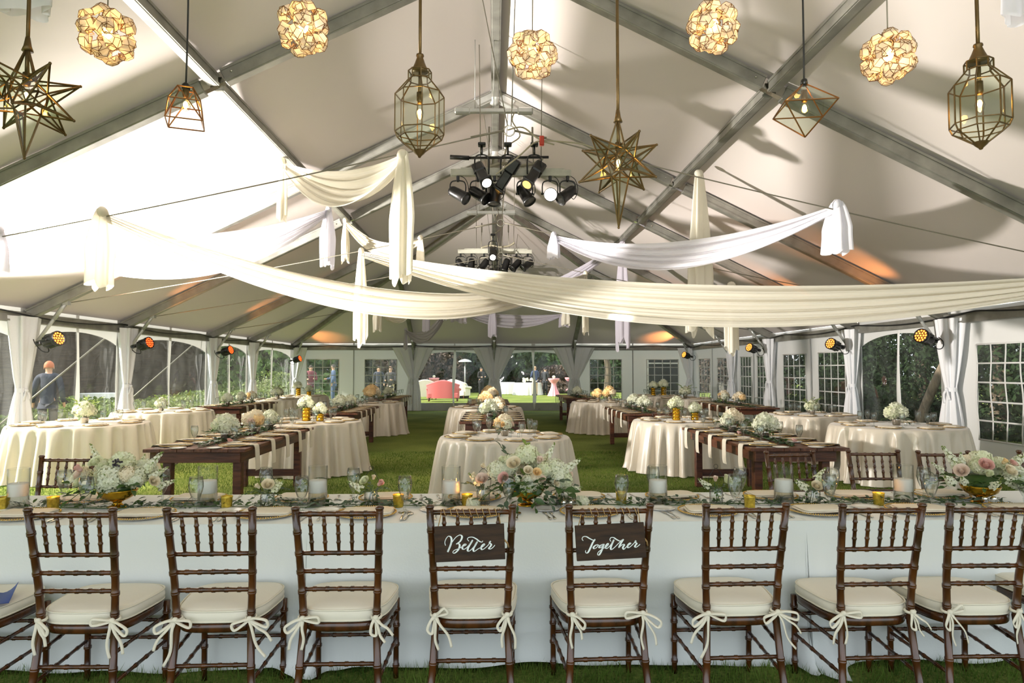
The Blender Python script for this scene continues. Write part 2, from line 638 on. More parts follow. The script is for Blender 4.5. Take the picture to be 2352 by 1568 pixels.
for a, c in zip(FR[1:-1], FR[2:]):
    beam((X0, a + 0.06, APEX + 0.03), (X0, c - 0.06, APEX + 0.03), 0.11, 0.13)
    for sx in (-1, 1):
        x = X0 + sx * 3.05
        beam((x, a + 0.07, APEX - SLOPE * 3.05), (x, c - 0.07, APEX - SLOPE * 3.05), 0.1, 0.13)
hip = V((X0, YHIP, APEX))
for sx in (-1, 1):
    beam(hip + V((sx * 0.06, 0.06, -0.03)), (X0 + sx * HW, YB, EAVE), 0.12, 0.16)
    k = (21.5 - YHIP) / (YB - YHIP)
    beam((X0 + sx * HW * k, 21.5, APEX - (APEX - EAVE) * k), (X0 + sx * HW, 21.5, EAVE), 0.11, 0.15)
    k2 = 3.05 / HW
    beam((X0 + sx * 3.05, YHIP + (YB - YHIP) * k2, APEX - (APEX - EAVE) * k2), (X0 + sx * 3.05, YB, EAVE), 0.11, 0.15)
beam(hip + V((0, 0.1, -0.05)), (X0, YB, EAVE), 0.12, 0.16)

SIDEY = [3.4, 7.4, 11.35, 14.2, 18.5, 21.5, 26.1]
for sx in (-1, 1):
    for a, c in zip(SIDEY[:-1], SIDEY[1:]):
        beam((X0 + sx * HW, a, EAVE - 0.06), (X0 + sx * HW, c, EAVE - 0.06), 0.1, 0.17)
    for y in SIDEY:
        mb = MB()
        mb.box((X0 + sx * HW, y, EAVE / 2), (0.11, 0.11, EAVE), bev=0.01)
        mb.box((X0 + sx * HW, y, 0.01), (0.22, 0.22, 0.02))
        struct(nxt('trim'), mb, MAT['alu_light'])
for xa, xb in ((-7.62, -3.05), (-3.05, 0), (0, 3.05), (3.05, 7.62)):
    beam((X0 + xa, YB, EAVE - 0.06), (X0 + xb, YB, EAVE - 0.06), 0.1, 0.17)
for x in (-3.05, 0, 3.05):
    mb = MB()
    mb.box((X0 + x, YB, EAVE / 2), (0.1, 0.1, EAVE), bev=0.01)
    struct(nxt('trim'), mb, MAT['alu_light'])
# diagonal braces from post to rafter
def brace(post, ra):
    mb = MB()
    post, ra = V(post), V(ra)
    mb.tube([post, ra], 0.028, 10)
    d = (ra - post).normalized()
    mb.tube([post.lerp(ra, 0.62), ra], 0.034, 10)
    mb.box(ra - d * 0.04, (0.09, 0.09, 0.1))
    return struct(nxt('trim'), mb, MAT['alu_light'])
for sx in (-1, 1):
    for y in (7.4, 11.35, 14.2, 18.5, 21.5):
        brace((X0 + sx * (HW - 0.04), y, 1.86), (X0 + sx * (HW - 0.62), y, EAVE + 0.62 * SLOPE - 0.06))
    brace((X0 + sx * (HW - 0.05), YB - 0.05, 1.86), (X0 + sx * (HW - 0.5), YB - 0.5, EAVE + 0.2))
for x in (-3.05, 0, 3.05):
    brace((X0 + x, YB - 0.05, 1.8), (X0 + x, YB - 0.6, EAVE + 0.24))

# --- side walls, bay by bay
def wpt(side, s, z, off=0.0):
    if side == 'left':
        return (X0 - HW - 0.07 + off, s, z)
    if side == 'right':
        return (X0 + HW + 0.07 - off, s, z)
    return (X0 + s, YB + 0.07 - off, z)

WTOP = 2.58
def wquad(mb, side, s0, s1, z0, z1, mi=0, off=0.0, th=0.012):
    a, c = V(wpt(side, s0, z0, off)), V(wpt(side, s1, z1, off + th))
    mb.box((a + c) / 2, (abs(c.x - a.x) + 1e-4, abs(c.y - a.y) + 1e-4, abs(c.z - a.z)), None, mi)

def wsheet(mb, side, s0, s1, z0, z1, seed=0, nu=8, nv=8, amp=0.018):
    r = random.Random(seed)
    ph = [r.uniform(0, 6) for _ in range(6)]
    def fn(u, v):
        s, z = lerp(s0, s1, u), lerp(z0, z1, v)
        o = amp * (math.sin(s * 5 + z * 3 + ph[0]) + 0.7 * math.sin(s * 9 - z * 5 + ph[1]) + 0.5 * math.sin(z * 8 + ph[2]))
        return wpt(side, s, z, o)
    mb.grid(fn, nu, nv)

def clear_bay(side, a, c, streak=False, zip_=True):
    lo, hi = a, c
    mid = (lo + hi) / 2
    mb = MB()
    nseg = 24
    # valance with arched lower edge
    def low(s):
        t = (s - lo) / (hi - lo) * 2 - 1
        return 2.24 - 0.20 * t * t - 0.08 * abs(t) ** 6
    def fv(u, v):
        s = lerp(lo, hi, u)
        return wpt(side, s, lerp(low(s), WTOP, v), 0.012)
    mb.grid(fv, nseg, 2)
    wquad(mb, side, lo, hi, 2.34, 2.42, 0, 0.012)
    for s0, s1 in ((lo, lo + 0.12), (hi - 0.12, hi)):
        wquad(mb, side, s0, s1, 0.0, WTOP, 0, 0.002)
    if zip_:
        def fz(u, v):
            z = lerp(0.0, WTOP, v)
            w = 0.05 + 0.02 * math.sin(z * 3 + a)
            return wpt(side, mid + (u - 0.5) * 2 * w + 0.03 * math.sin(z * 2.2 + a), z, 0.014 + 0.02 * math.sin(u * PI))
        mb.grid(fz, 4, 20)
    def fs(u, v):
        s = lerp(lo, hi, u)
        return wpt(side, s, lerp(0.0, 0.3, v), 0.02 + 0.02 * math.sin(s * 11 + 2 * math.sin(s * 3)) * (1 - v))
    mb.grid(fs, 40, 3, 1)
    struct('wall_' + side, mb, [MAT['wallcloth'], MAT['skirt']])
    pb = MB()
    def fp(u, v):
        s = lerp(lo, hi, u)
        z = lerp(0.02, WTOP - 0.06, v)
        return wpt(side, s, z, 0.006 * math.sin(s * 4.2 + z * 2) + 0.004 * math.sin(s * 9 - z * 7))
    pb.grid(fp, 24, 16)
    struct(nxt('window'), pb, MAT['vinyl_left' if streak else 'vinyl'])

def grid_bay(side, a, c, wins, streak=False, wavy=0.0):
    lo, hi = a, c
    z0, z1 = 0.45, 1.95
    mb = MB()
    edges = [lo]
    for w0, w1 in wins:
        edges += [w0, w1]
    edges.append(hi)
    for i in range(len(edges) - 1):
        s0, s1 = edges[i], edges[i + 1]
        if i % 2 == 0:
            wsheet(mb, side, s0, s1, 0, WTOP, 3, 4, 12, 0.006)
        else:
            wsheet(mb, side, s0, s1, z1, WTOP, 3, 4, 4, 0.006)
            wsheet(mb, side, s0, s1, 0, z0, 3, 4, 4, 0.006)
    # top hem, zipper seam down the middle
    wquad(mb, side, lo, hi, 2.30, 2.42, 0, 0.03)
    wquad(mb, side, (lo + hi) / 2 - 0.02, (lo + hi) / 2 + 0.02, 0, WTOP, 1, 0.025)
    struct('wall_' + side, mb, [MAT['wallcloth'], MAT['skirt']])
    for w0, w1 in wins:
        pb = MB()
        pb.grid(lambda u, v: wpt(side, lerp(w0, w1, u), lerp(z0, z1, v), 0.0), 2, 2)
        w = struct(nxt('window'), pb, MAT['vinyl_streaky' if streak else 'vinyl'])
        gb = MB()
        for i in range(5):
            s = lerp(w0, w1, i / 4)
            pts = [wpt(side, s + wavy * math.sin(k * 0.9 + i), lerp(z0, z1, k / 10), 0.02) for k in range(11)]
            gb.tube(pts, 0.016, 6, flat=0.35, up=(0, 1, 0) if side == 'back' else (1, 0, 0))
        for i in range(6):
            z = lerp(z0, z1, i / 5)
            gb.tube([wpt(side, w0, z, 0.02), wpt(side, w1, z, 0.02)], 0.015, 6, flat=0.35, up=(0, 1, 0) if side == 'back' else (1, 0, 0))
        struct('window_grid', gb, MAT['wallcloth'], w)

for a, c in ((3.4, 7.4), (7.4, 11.35), (11.35, 14.2), (14.2, 18.5), (18.5, 21.5), (21.5, 26.1)):
    clear_bay('left', a, c, streak=(a > 11))
grid_bay('right', 3.4, 7.4, [(4.0, 5.2), (5.7, 6.9)])
grid_bay('right', 7.4, 11.35, [(7.75, 9.05), (9.45, 10.68)], wavy=0.02)
clear_bay('right', 11.35, 14.2)
grid_bay('right', 14.2, 18.5, [(14.75, 16.0), (16.65, 17.95)])
grid_bay('right', 18.5, 21.5, [(18.85, 19.75), (20.2, 21.1)])
grid_bay('right', 21.5, 26.1, [(22.0, 23.3), (24.1, 25.4)], streak=True)
grid_bay('back', -7.62, -3.05, [(-7.12, -5.9), (-4.92, -3.7)], streak=True)
clear_bay('back', -3.05, 0.0)
clear_bay('back', 0.0, 3.05)
grid_bay('back', 3.05, 7.62, [(3.68, 4.9), (5.87, 7.1)])

# --- leg drapes tied back at the posts
def drape_bundle(name, top_c, tie_c, bot_c, dirv, ws, depth, label, seed, ztop=2.38, ztie=1.22):
    """one drape: gathered cloth from the eave to the grass, waist at the tie; ws = half widths top, tie, bottom"""
    r = random.Random(seed)
    d = V(dirv).normalized()
    nrm = V((0, 0, 1)).cross(d)
    o = thing(name, (bot_c[0], bot_c[1], 0), 0, label, 'curtain', 'white drapes tied back at the tent posts')
    base = V((bot_c[0], bot_c[1], 0))
    ph = r.uniform(0, 6)
    def prof(v):
        z = lerp(0.0, ztop, v)
        if z > ztie:
            t = (z - ztie) / (ztop - ztie)
            s = t ** 0.75
            return z, lerp(ws[1], ws[0], s), V(tie_c).lerp(V(top_c), t ** 1.1), lerp(0.05, depth, s)
        t = 1 - z / ztie
        s = min(1, t * 2.2) ** 0.7
        return z, lerp(ws[1], ws[2], s), V(tie_c).lerp(V(bot_c), t), lerp(0.05, depth * 0.9, s)
    mb = MB()
    def fn(u, v):
        z, w, c, dp = prof(v)
        a = 2 * PI * u
        k = 1 + 0.20 * math.sin(a * 7 + ph + 0.8 * z) + 0.1 * math.sin(a * 13 + 2 * ph)
        q = V((c[0], c[1], 0)) + d * (math.cos(a) * w * k) + nrm * (math.sin(a) * dp * k)
        return (q.x - base.x, q.y - base.y, z + 0.015)
    mb.grid(fn, 56, 30, 0, closed_u=True)
    mb.build('drape_cloth', MAT['curtain'], o)
    tb = MB()
    c = V((tie_c[0], tie_c[1], 0)) - base
    tb.grid(lambda u, v: tuple(c + d * (math.cos(2 * PI * u) * (ws[1] * 1.25 + 0.004)) + nrm * (math.sin(2 * PI * u) * 0.068) + V((0, 0, ztie - 0.035 + 0.07 * v))), 20, 2, 0, closed_u=True)
    f = nrm if (nrm.y < -0.5 or nrm.x * base.x < 0) else -nrm
    k0 = c + f * 0.075 + V((0, 0, ztie))
    tb.ball(k0, (0.035, 0.035, 0.03), 8)
    for s in (-1, 1):
        tb.tube(catmull([k0, k0 + d * (s * 0.05) + f * 0.02 + V((0, 0, -0.08)), k0 + d * (s * 0.06) + V((0, 0, -0.2 - 0.03 * s))], 4), [0.012, 0.02, 0.024, 0.028, 0.03, 0.03, 0.032, 0.034, 0.034], 6, flat=0.3, up=tuple(f))
    tb.build('tie', MAT['curtain'], o)
    return o

names = {11.35: 'nearest', 14.2: 'second', 18.5: 'third', 21.5: 'fourth'}
for sx, sn in ((-1, 'left'), (1, 'right')):
    for y, ord_ in names.items():
        x = X0 + sx * (HW - (0.05 if y < 12 else 0.10))
        w = 0.30 if y < 12 else 0.24
        yy = y - (0.2 if y < 12 else 0.0)
        drape_bundle('curtain', (x, yy), (x, yy), (x, yy), (0, 1, 0), (w, 0.09, 0.19), 0.14,
                     'white drape tied at the waist on the %s %s wall post' % (ord_, sn), int(y * 10) + sx)
    xc = X0 + sx * (HW - 0.14)
    drape_bundle('curtain', (xc - sx * 0.14, YB - 0.14), (xc, YB - 0.14), (xc - sx * 0.06, YB - 0.14), (1, 0, 0), (0.26, 0.08, 0.16), 0.12,
                 'white drape tied in the back %s corner of the tent' % sn, 77 + sx)
for x, pn in ((-3.05, 'left of the three back wall posts'), (0, 'middle back wall post'), (3.05, 'right of the three back wall posts')):
    for s, hn in ((-1, 'left'), (1, 'right')):
        drape_bundle('curtain', (X0 + x + s * 0.44, YB - 0.16), (X0 + x + s * 0.09, YB - 0.16), (X0 + x + s * 0.16, YB - 0.16), (1, 0, 0), (0.30, 0.075, 0.13), 0.08,
                     'white drape swept %s from the %s' % ('to the ' + hn, pn), int(x * 10) + s)

# --- black power cable slung along the back eave and the right wall eave
def cable(name, pts, r, label, mat='blackcable'):
    mb = MB()
    p = catmull(pts, 6)
    mb.tube(p, r, 6)
    return tag(mb.build(name, MAT[mat]), label, 'cable')
cable('power_line', [(X0 + x, YB - 0.12, EAVE + 0.03 - 0.07 * abs(math.sin(x * 1.03))) for x in np.linspace(-7.4, 7.4, 40)], 0.014, 'black power cable slung along the eave of the back wall')
cable('power_line', [(X0 + 7.5, y, EAVE + 0.02 - 0.09 * abs(math.sin(y * 0.9))) for y in np.linspace(8, 26, 46)], 0.013, 'black power cable slung along the right wall eave')
cable('power_line', [(X0 - 7.5, y, EAVE + 0.02 - 0.09 * abs(math.sin(y * 0.9))) for y in np.linspace(8, 26, 46)], 0.013, 'black power cable slung along the left wall eave')
# ================================================================ WIRES, SWAGS, LAMPS
# --- transverse wires from eave to a central ring, on cables from the ridge
def wire_set(y, ring_px, lab):
    ring = P(ring_px[0], ring_px[1], y)
    o = thing('hanging_wire', tuple(ring), 0, 'steel wire with central ring slung across at the %s' % lab, 'wire')
    mb = MB()
    mb.tube([(0.06 * math.cos(a), 0.0, 0.06 * math.sin(a)) for a in np.linspace(0, 2 * PI, 17)[:-1]], 0.008, 6, closed=True)
    mb.build('ring', MAT['steel'], o)
    for sx in (-1, 1):
        e = V((X0 + sx * (HW - 0.3), y, EAVE + 0.16)) - ring
        s = V((sx * 0.06, 0, 0))
        mb = MB()
        pts = [s.lerp(e, t) - V((0, 0, 0.25 * 4 * t * (1 - t) * 0.22)) for t in np.linspace(0, 1, 14)]
        mb.tube(pts, 0.0075, 6)
        mb.tube([s, s.lerp(e, 0.05)], 0.013, 6)
        mb.build('wire_run', MAT['rope'], o)
        mb = MB()
        t = V((X0 - ring.x + sx * 0.22, 0, APEX - 0.12 - ring.z))
        mb.tube([V((sx * 0.02, 0, 0.05)), t], 0.006, 6)
        mb.build('hanger', MAT['rope'], o)
    return ring
R0 = wire_set(7.4 + 0.11, (1170, 300), 'rafter nearest the head table')
R1 = wire_set(11.35 + 0.11, (1150, 512), 'second rafter')
R2 = wire_set(14.2 + 0.11, (1150, 586), 'third rafter')
R3 = wire_set(18.5 + 0.11, (1140, 655), 'hip end rafter')

# --- draped lengths of chiffon
def swag(pA, pB, w_end, w_mid, sag, mat, tailA, tailB, label, seed=1, flare=1.0, spread=0.55, nfold=9, name='hanging_swag', knot=True):
    """pA, pB: where the cloth is tied; sag: how far the lower edge drops; tails = (length, width) or None"""
    r = random.Random(seed)
    pA, pB = V(pA), V(pB)
    o = thing(name, tuple(pA), 0, label, 'fabric swag', 'chiffon swags hung from the tent frame')
    B = pB - pA
    h = V((B.x, B.y, 0)).normalized()
    nrm = V((0, 0, 1)).cross(h)
    ph = [r.uniform(0, 6) for _ in range(6)]
    mb = MB()
    def fn(u, v):
        env = max(0.0, math.sin(PI * u)) ** 0.55
        c = B * u
        top = sag * (1 - spread) * 4 * u * (1 - u)
        low = sag * 4 * u * (1 - u)
        z = -lerp(top, low, v) - w_end * 0.6 * v * (1 - env)
        x = v * nfold * 2 * PI
        f = (math.sin(x * 0.5 + ph[0] + 1.2 * u) + 0.6 * math.sin(x * 0.93 + ph[1] - 2 * u) + 0.35 * math.sin(x * 1.7 + ph[2]))
        amp = lerp(0.02, 0.035, env) * (0.6 + w_mid * 0.5)
        belly = math.sin(PI * v) * w_mid * 0.30 * env
        q = c + nrm * (f * amp + belly) + V((0, 0, z + 0.3 * amp * math.cos(x * 0.5 + ph[3])))
        return tuple(q)
    mb.grid(fn, 60, 44)
    mb.build('swag_cloth', mat, o)
    for p, tl in ((V((0, 0, 0)), tailA), (B, tailB)):
        if tl:
            Lh, w = tl[0], tl[1]
            q = [r.uniform(0, 6) for _ in range(6)]
            tb = MB()
            def ft(u, v):
                a = 2 * PI * u
                ww = w * lerp(0.13, 0.4, min(1, v * 1.9) ** 0.8) * (1 + 0.06 * math.sin(5 * v + q[4]))
                k = 1 + 0.28 * math.sin(a * 4 + q[0]) + 0.18 * math.sin(a * 7 + q[1] + v)
                hem = 1 + 0.045 * math.sin(a * 2 + q[2]) + 0.03 * math.sin(a * 5 + q[3]) if v > 0.6 else 1
                return tuple(p + h * (math.cos(a) * ww * k) + nrm * (math.sin(a) * ww * 0.42 * k) + V((0, 0, 0.03 - v * Lh * hem)))
            tb.grid(ft, 44, 22, 0, closed_u=True)
            tb.build('tail', mat, o)
        if knot and tl:
            kb = MB()
            kb.ball(p, (0.075 * max(0.7, tl[1] * 2), 0.07, 0.065), 10)
            kb.build('knot', mat, o)
    return o

def tail_only(p, Lh, w, mat, label, seed):
    r = random.Random(seed)
    q = [r.uniform(0, 6) for _ in range(6)]
    o = thing('hanging_cloth', tuple(p), 0, label, 'fabric swag', 'chiffon swags hung from the tent frame')
    tb = MB()
    def ft(u, v):
        a = 2 * PI * u
        ww = w * lerp(0.12, 0.4, min(1, v * 1.6) ** 0.8)
        k = 1 + 0.28 * math.sin(a * 4 + q[0]) + 0.18 * math.sin(a * 7 + q[1] + v)
        hem = 1 + 0.05 * math.sin(a * 2 + q[2]) + 0.03 * math.sin(a * 5 + q[3]) if v > 0.6 else 1
        return (math.cos(a) * ww * k, math.sin(a) * ww * 0.45 * k, 0.03 - v * Lh * hem)
    tb.grid(ft, 44, 24, 0, closed_u=True)
    tb.build('tail', mat, o)
    kb = MB()
    kb.ball((0, 0, 0), (0.07, 0.06, 0.06), 10)
    kb.build('knot', mat, o)
    if p[1] < 6:
        hb = MB()
        hb.tube([(0, 0, 0), (0, 0, roof_z(p[0]) - p[2] - 0.03)], 0.005, 6)
        hb.build('hanger_line', MAT['rope'], o)
    return o

CR, WH, LV = MAT['chiffon'], MAT['chiffon_white'], MAT['chiffon_lav']
swag(P(235, 487, 7.5), P(1345, 628, 14.3), 0.16, 0.75, 1.08, CR, (0.84, 0.30), (1.26, 0.26), 'long cream swag drooping rightward from a knot on the front wire', 11, spread=0.42)
swag(P(830, 577, 11.4), (X0 + 7.15, 7.5, 2.66), 0.16, 0.8, 0.92, CR, (1.55, 0.26), (0.5, 0.3), 'broad cream swag crossing the middle of the tent to the right eave', 12, spread=0.62)
swag(P(650, 372, 9.8), P(925, 356, 7.5), 0.14, 0.6, 0.62, CR, (0.86, 0.28), (1.4, 0.45), 'short cream swag high up with a long tail beside the lantern', 13, spread=0.75)
swag(P(1272, 540, 11.4), P(1922, 470, 7.5), 0.16, 0.6, 0.66, WH, (0.42, 0.3), (0.57, 0.34), 'white swag high on the right with a ruffled tail', 14, spread=0.58)
swag(P(-5, 528, 7.5), P(755, 480, 12.4), 0.2, 0.7, 0.86, WH, (0.5, 0.3), (1.06, 0.36), 'white swag at the far left against the bright roof', 15, spread=0.7)
tail_only(P(1605, 398, 10.1), 2.36, 0.36, CR, 'long narrow cream cloth hanging straight down right of the star', 16)
swag(P(793, 507, 13.6), P(966, 548, 11.5), 0.14, 0.5, 0.5, CR, (0.84, 0.27), (0.5, 0.24), 'small cream swag behind the long tail of the high swag', 17)
swag(P(1430, 553, 16.1), P(1062, 708, 18.4), 0.14, 0.4, 0.62, LV, (2.5, 0.36), (0.42, 0.3), 'lavender white swag with a very long straight tail', 18)
swag(P(1046, 708, 20.0), P(1296, 720, 19.2), 0.12, 0.5, 0.5, LV, (0.42, 0.3), (0.4, 0.3), 'pale lavender swag nearest the back wall', 19, spread=0.8)
swag(P(932, 757, 21.5), P(1022, 712, 18.7), 0.2, 0.45, 0.66, LV, (0.64, 0.24), (0.3, 0.2), 'lavender swag looping down at the left of the back wall', 20)
swag(P(868, 702, 15.6), P(950, 706, 16.6), 0.12, 0.34, 0.4, CR, (0.6, 0.28), None, 'small cream swag below the broad swag on the left', 21, spread=0.8)
tail_only(P(1132, 700, 18.6), 0.88, 0.26, LV, 'lavender cloth tail hanging before the middle back post', 22)
tail_only(P(979, 706, 18.5), 0.65, 0.22, LV, 'lavender cloth tail hanging left of the back middle', 23)
tail_only(P(1586, 690, 13.0), 0.62, 0.24, CR, 'short ragged cream tail below the broad swag', 24)
tail_only(P(1680, 655, 10.5), 1.06, 0.22, CR, 'cream cloth tail hanging before the right side windows', 25)
tail_only(P(1300, 706, 17.2), 0.48, 0.26, CR, 'short cream tail left of the square hanging tail', 26)
tail_only(P(62, -60, 4.6), 0.30, 0.40, WH, 'white gathered cloth at the top left corner', 27)
tail_only(P(2350, -60, 4.3), 0.34, 0.34, WH, 'white gathered cloth at the top right corner', 28)

# ---------------------------------------------------------------- pendant lamps over the head table
MAT['capiz'] = pbr('capiz_shell', (248, 240, 224), 0.35, transl=0.5, alpha=0.92, col2=(244, 230, 206), vscale=14)

def point_light(name, loc, col, watts, r=0.02):
    l = bpy.data.lights.new(name, 'POINT')
    l.energy = watts
    l.color = [lin(c) for c in col]
    l.shadow_soft_size = r
    o = bpy.data.objects.new(name, l)
    o.location = loc
    COL.objects.link(o)
    return o

def bulb_parts(o, z, r=0.028, long=1.5, dx=0.0):
    mb = MB()
    mb.lathe([(0.0, 0.075), (0.02, 0.075), (0.021, 0.02), (0.016, 0.0), (0.0, 0.0)], 12, (dx, 0, z))
    s = mb.build('bulb_socket', MAT['brass'], o)
    mb = MB()
    mb.lathe([(0.012, 0.0), (r * 0.55, -0.014), (r, -0.04 * long), (r * 0.8, -0.06 * long), (0.0, -0.072 * long)], 14, (dx, 0, z))
    b = mb.build('bulb', MAT['glass'], o)
    mb = MB()
    mb.ball((dx, 0, z - 0.036 * long), (r * 0.42, r * 0.42, r * 0.75), 8)
    mb.build('filament', MAT['bulb'], b)
    return

# capiz globes: 32 half-dodecahedra of shell panes on a sphere
PHI = (1 + 5 ** 0.5) / 2
def norm_all(l):
    return [V(p).normalized() for p in l]
ICO = norm_all([(0, s1, s2 * PHI) for s1 in (-1, 1) for s2 in (-1, 1)] + [(s1, s2 * PHI, 0) for s1 in (-1, 1) for s2 in (-1, 1)] + [(s2 * PHI, 0, s1) for s1 in (-1, 1) for s2 in (-1, 1)])
DOD = norm_all([(a, b_, c_) for a in (-1, 1) for b_ in (-1, 1) for c_ in (-1, 1)] + [(0, s1 / PHI, s2 * PHI) for s1 in (-1, 1) for s2 in (-1, 1)] + [(s1 / PHI, s2 * PHI, 0) for s1 in (-1, 1) for s2 in (-1, 1)] + [(s2 * PHI, 0, s1 / PHI) for s1 in (-1, 1) for s2 in (-1, 1)])
def frame_of(d, spin):
    d = V(d)
    x = d.orthogonal().normalized()
    y = d.cross(x)
    x2 = x * math.cos(spin) + y * math.sin(spin)
    return Matrix((x2, d.cross(x2), d)).transposed()
def half_dodeca():
    """faces (lists of points) of the half dodecahedron opening towards -z, circumradius 1"""
    fs = []
    for c in ICO:
        vs = sorted(DOD, key=lambda p: -p.dot(c))[:5]
        x = (vs[0] - c * vs[0].dot(c)).normalized()
        y = c.cross(x)
        vs.sort(key=lambda p: math.atan2(p.dot(y), p.dot(x)))
        fs.append((c, vs))
    top = fs[0][0]
    q = top.rotation_difference(V((0, 0, 1))).to_matrix()
    res = []
    for c, vs in fs:
        if c.dot(top) > 0.3:
            res.append([q @ p for p in vs])
    return res
HD = half_dodeca()
def capiz_globe(Rg):
    o = thing('pendant_globe')
    pane, edge = MB(), MB()
    cr = Rg * 0.31
    for i, d in enumerate(ICO + DOD):
        M3 = frame_of(d, i * 1.3)
        c0 = V(d) * (Rg - cr * 1.0)
        done = set()
        for f in HD:
            pts = [M3 @ (p * cr) + c0 for p in f]
            pane.add(pts, [tuple(range(5))], 0, False)
            for k in range(5):
                a, b_ = f[k], f[(k + 1) % 5]
                key = tuple(sorted([tuple(round(t, 2) for t in a), tuple(round(t, 2) for t in b_)]))
                if key in done:
                    continue
                done.add(key)
                edge.tube([M3 @ (a * cr) + c0, M3 @ (b_ * cr) + c0], Rg * 0.0105, 4, caps=False, smooth=False)
    pane.build('shell_panes', MAT['capiz'], o)
    edge.build('wire_frame', MAT['copper'], o)
    mb = MB()
    mb.lathe([(0.0, 0.03), (0.022, 0.03), (0.022, -0.03), (0, -0.03)], 10, (0, 0, Rg * 0.35))
    mb.build('bulb_socket', MAT['blackmetal'], o)
    mb = MB()
    mb.ball((0, 0, Rg * 0.1), (0.03, 0.03, 0.042), 10)
    mb.build('bulb', MAT['bulb'], o)
    return o
def hang_up(o, p, ztop_extra=0.0, r=0.004, mat='rope', z0=0.0, name='hanging_cord', bend=0.0, fork=False):
    top = roof_z(p[0]) - 0.05 - p[2]
    mb = MB()
    if fork:
        mb.tube([(0.0, 0, z0), (0.0, 0, top)], r, 6)
        mb.tube([(0.0, 0, z0), (0.18, 0, top)], r, 6)
    else:
        k = 10
        mb.tube([(bend * math.sin(PI * 2 * i / k), 0, lerp(z0, top, i / k)) for i in range(k + 1)], r, 8)
    mb.build(name, MAT[mat], o)

GL = [(246, 80, 3.95, 'capiz shell globe pendant at the left end of the row', 74),
      (697, 66, 4.15, 'capiz shell globe pendant just above the dark left rafter', 67),
      (1223, 126, 4.40, 'capiz shell globe pendant beside the tent ridge', 62),
      (1638, 63, 4.10, 'capiz shell globe pendant between the long star and the diamond', 66),
      (2040, 131, 4.00, 'capiz shell globe pendant beside the lantern on the right', 71)]
for i, (px, py, D, lab, rpx) in enumerate(GL):
    p = P(px, py, D)
    g = capiz_globe(rpx * D / F_PX / math.hypot(1, (px - 1176) / F_PX) ** 0.6)
    g.location = p
    g.rotation_euler = (0.2 * i, 0.15 * i, 0.0)
    tag(g, lab, 'pendant lamp', 'capiz globes over the head table')
    g.rotation_euler = (0, 0, 0.7 * i)
    hang_up(g, p, z0=rpx * D / F_PX * 0.9, fork=(i == 2))
    point_light('globe_glow', p + V((0, 0, -0.03)), (255, 222, 180), 0.55, 0.03)

# moravian star lanterns
def star_lamp(Rs, Hup, Hdn, spin):
    o = thing('pendant_star')
    rin = Rs * 0.40
    # icosahedral directions with one straight up
    q = ICO[0].rotation_difference(V((0, 0, 1))).to_matrix()
    tips = [q @ p for p in ICO]
    base = [q @ p for p in DOD]
    S = Matrix.Rotation(spin, 3, 'Z')
    pane, edge = MB(), MB()
    tipb = MB()
    for t in tips:
        vs = sorted(base, key=lambda p: -p.dot(t))[:5]
        x = (vs[0] - t * vs[0].dot(t)).normalized()
        y = t.cross(x)
        vs.sort(key=lambda p: math.atan2(p.dot(y), p.dot(x)))
        hgt = Hup if t.z > 0.9 else (Hdn if t.z < -0.9 else Rs)
        T = S @ (t * hgt)
        B = [S @ (v * rin) for v in vs]
        for k in range(5):
            pane.add([T, B[k], B[(k + 1) % 5]], [(0, 1, 2)], 0, False)
            edge.tube([T, B[k]], 0.0058, 5, smooth=False)
        for k in range(5):
            if t.z > -2:
                edge.tube([B[k], B[(k + 1) % 5]], 0.0045, 4, caps=False, smooth=False)
        tipb.ball(T, 0.009, 6)
    pane.build('glass_panes', MAT['glass_pane'], o)
    edge.build('brass_frame', MAT['brass'], o)
    tipb.build('tip_beads', MAT['brass'], o)
    mb = MB()
    mb.lathe([(0.006, 0.06), (0.012, 0.05), (0.02, 0.0), (0.03, -0.03), (0.0, -0.03)], 12, (0, 0, Hup))
    mb.build('top_cap', MAT['brass'], o)
    mb = MB()
    mb.tube([(0, 0, Hup), (0, 0, 0.12)], 0.011, 8)
    mb.build('inner_rod', MAT['brass'], o)
    bulb_parts(o, 0.06, 0.028)
    return o
for px, py, D, Rs, hu, hd, spin, lab in ((1420, 375, 4.35, 0.285, 0.30, 0.42, 0.35, 'brass and glass star lantern with a long bottom point, right of the stage lights'),
                                         (60, 222, 3.85, 0.29, 0.29, 0.35, 1.0, 'brass and glass star lantern at the left edge')):
    p = P(px, py, D)
    o = star_lamp(Rs, hu, hd, spin)
    o.location = p
    tag(o, lab, 'pendant lamp', 'star lanterns over the head table')
    hang_up(o, p, r=0.0105, mat='brass', z0=hu, name='hanging_rod')
    point_light('star_glow', p + V((0, 0, -0.02)), (255, 180, 90), 1.5, 0.02)

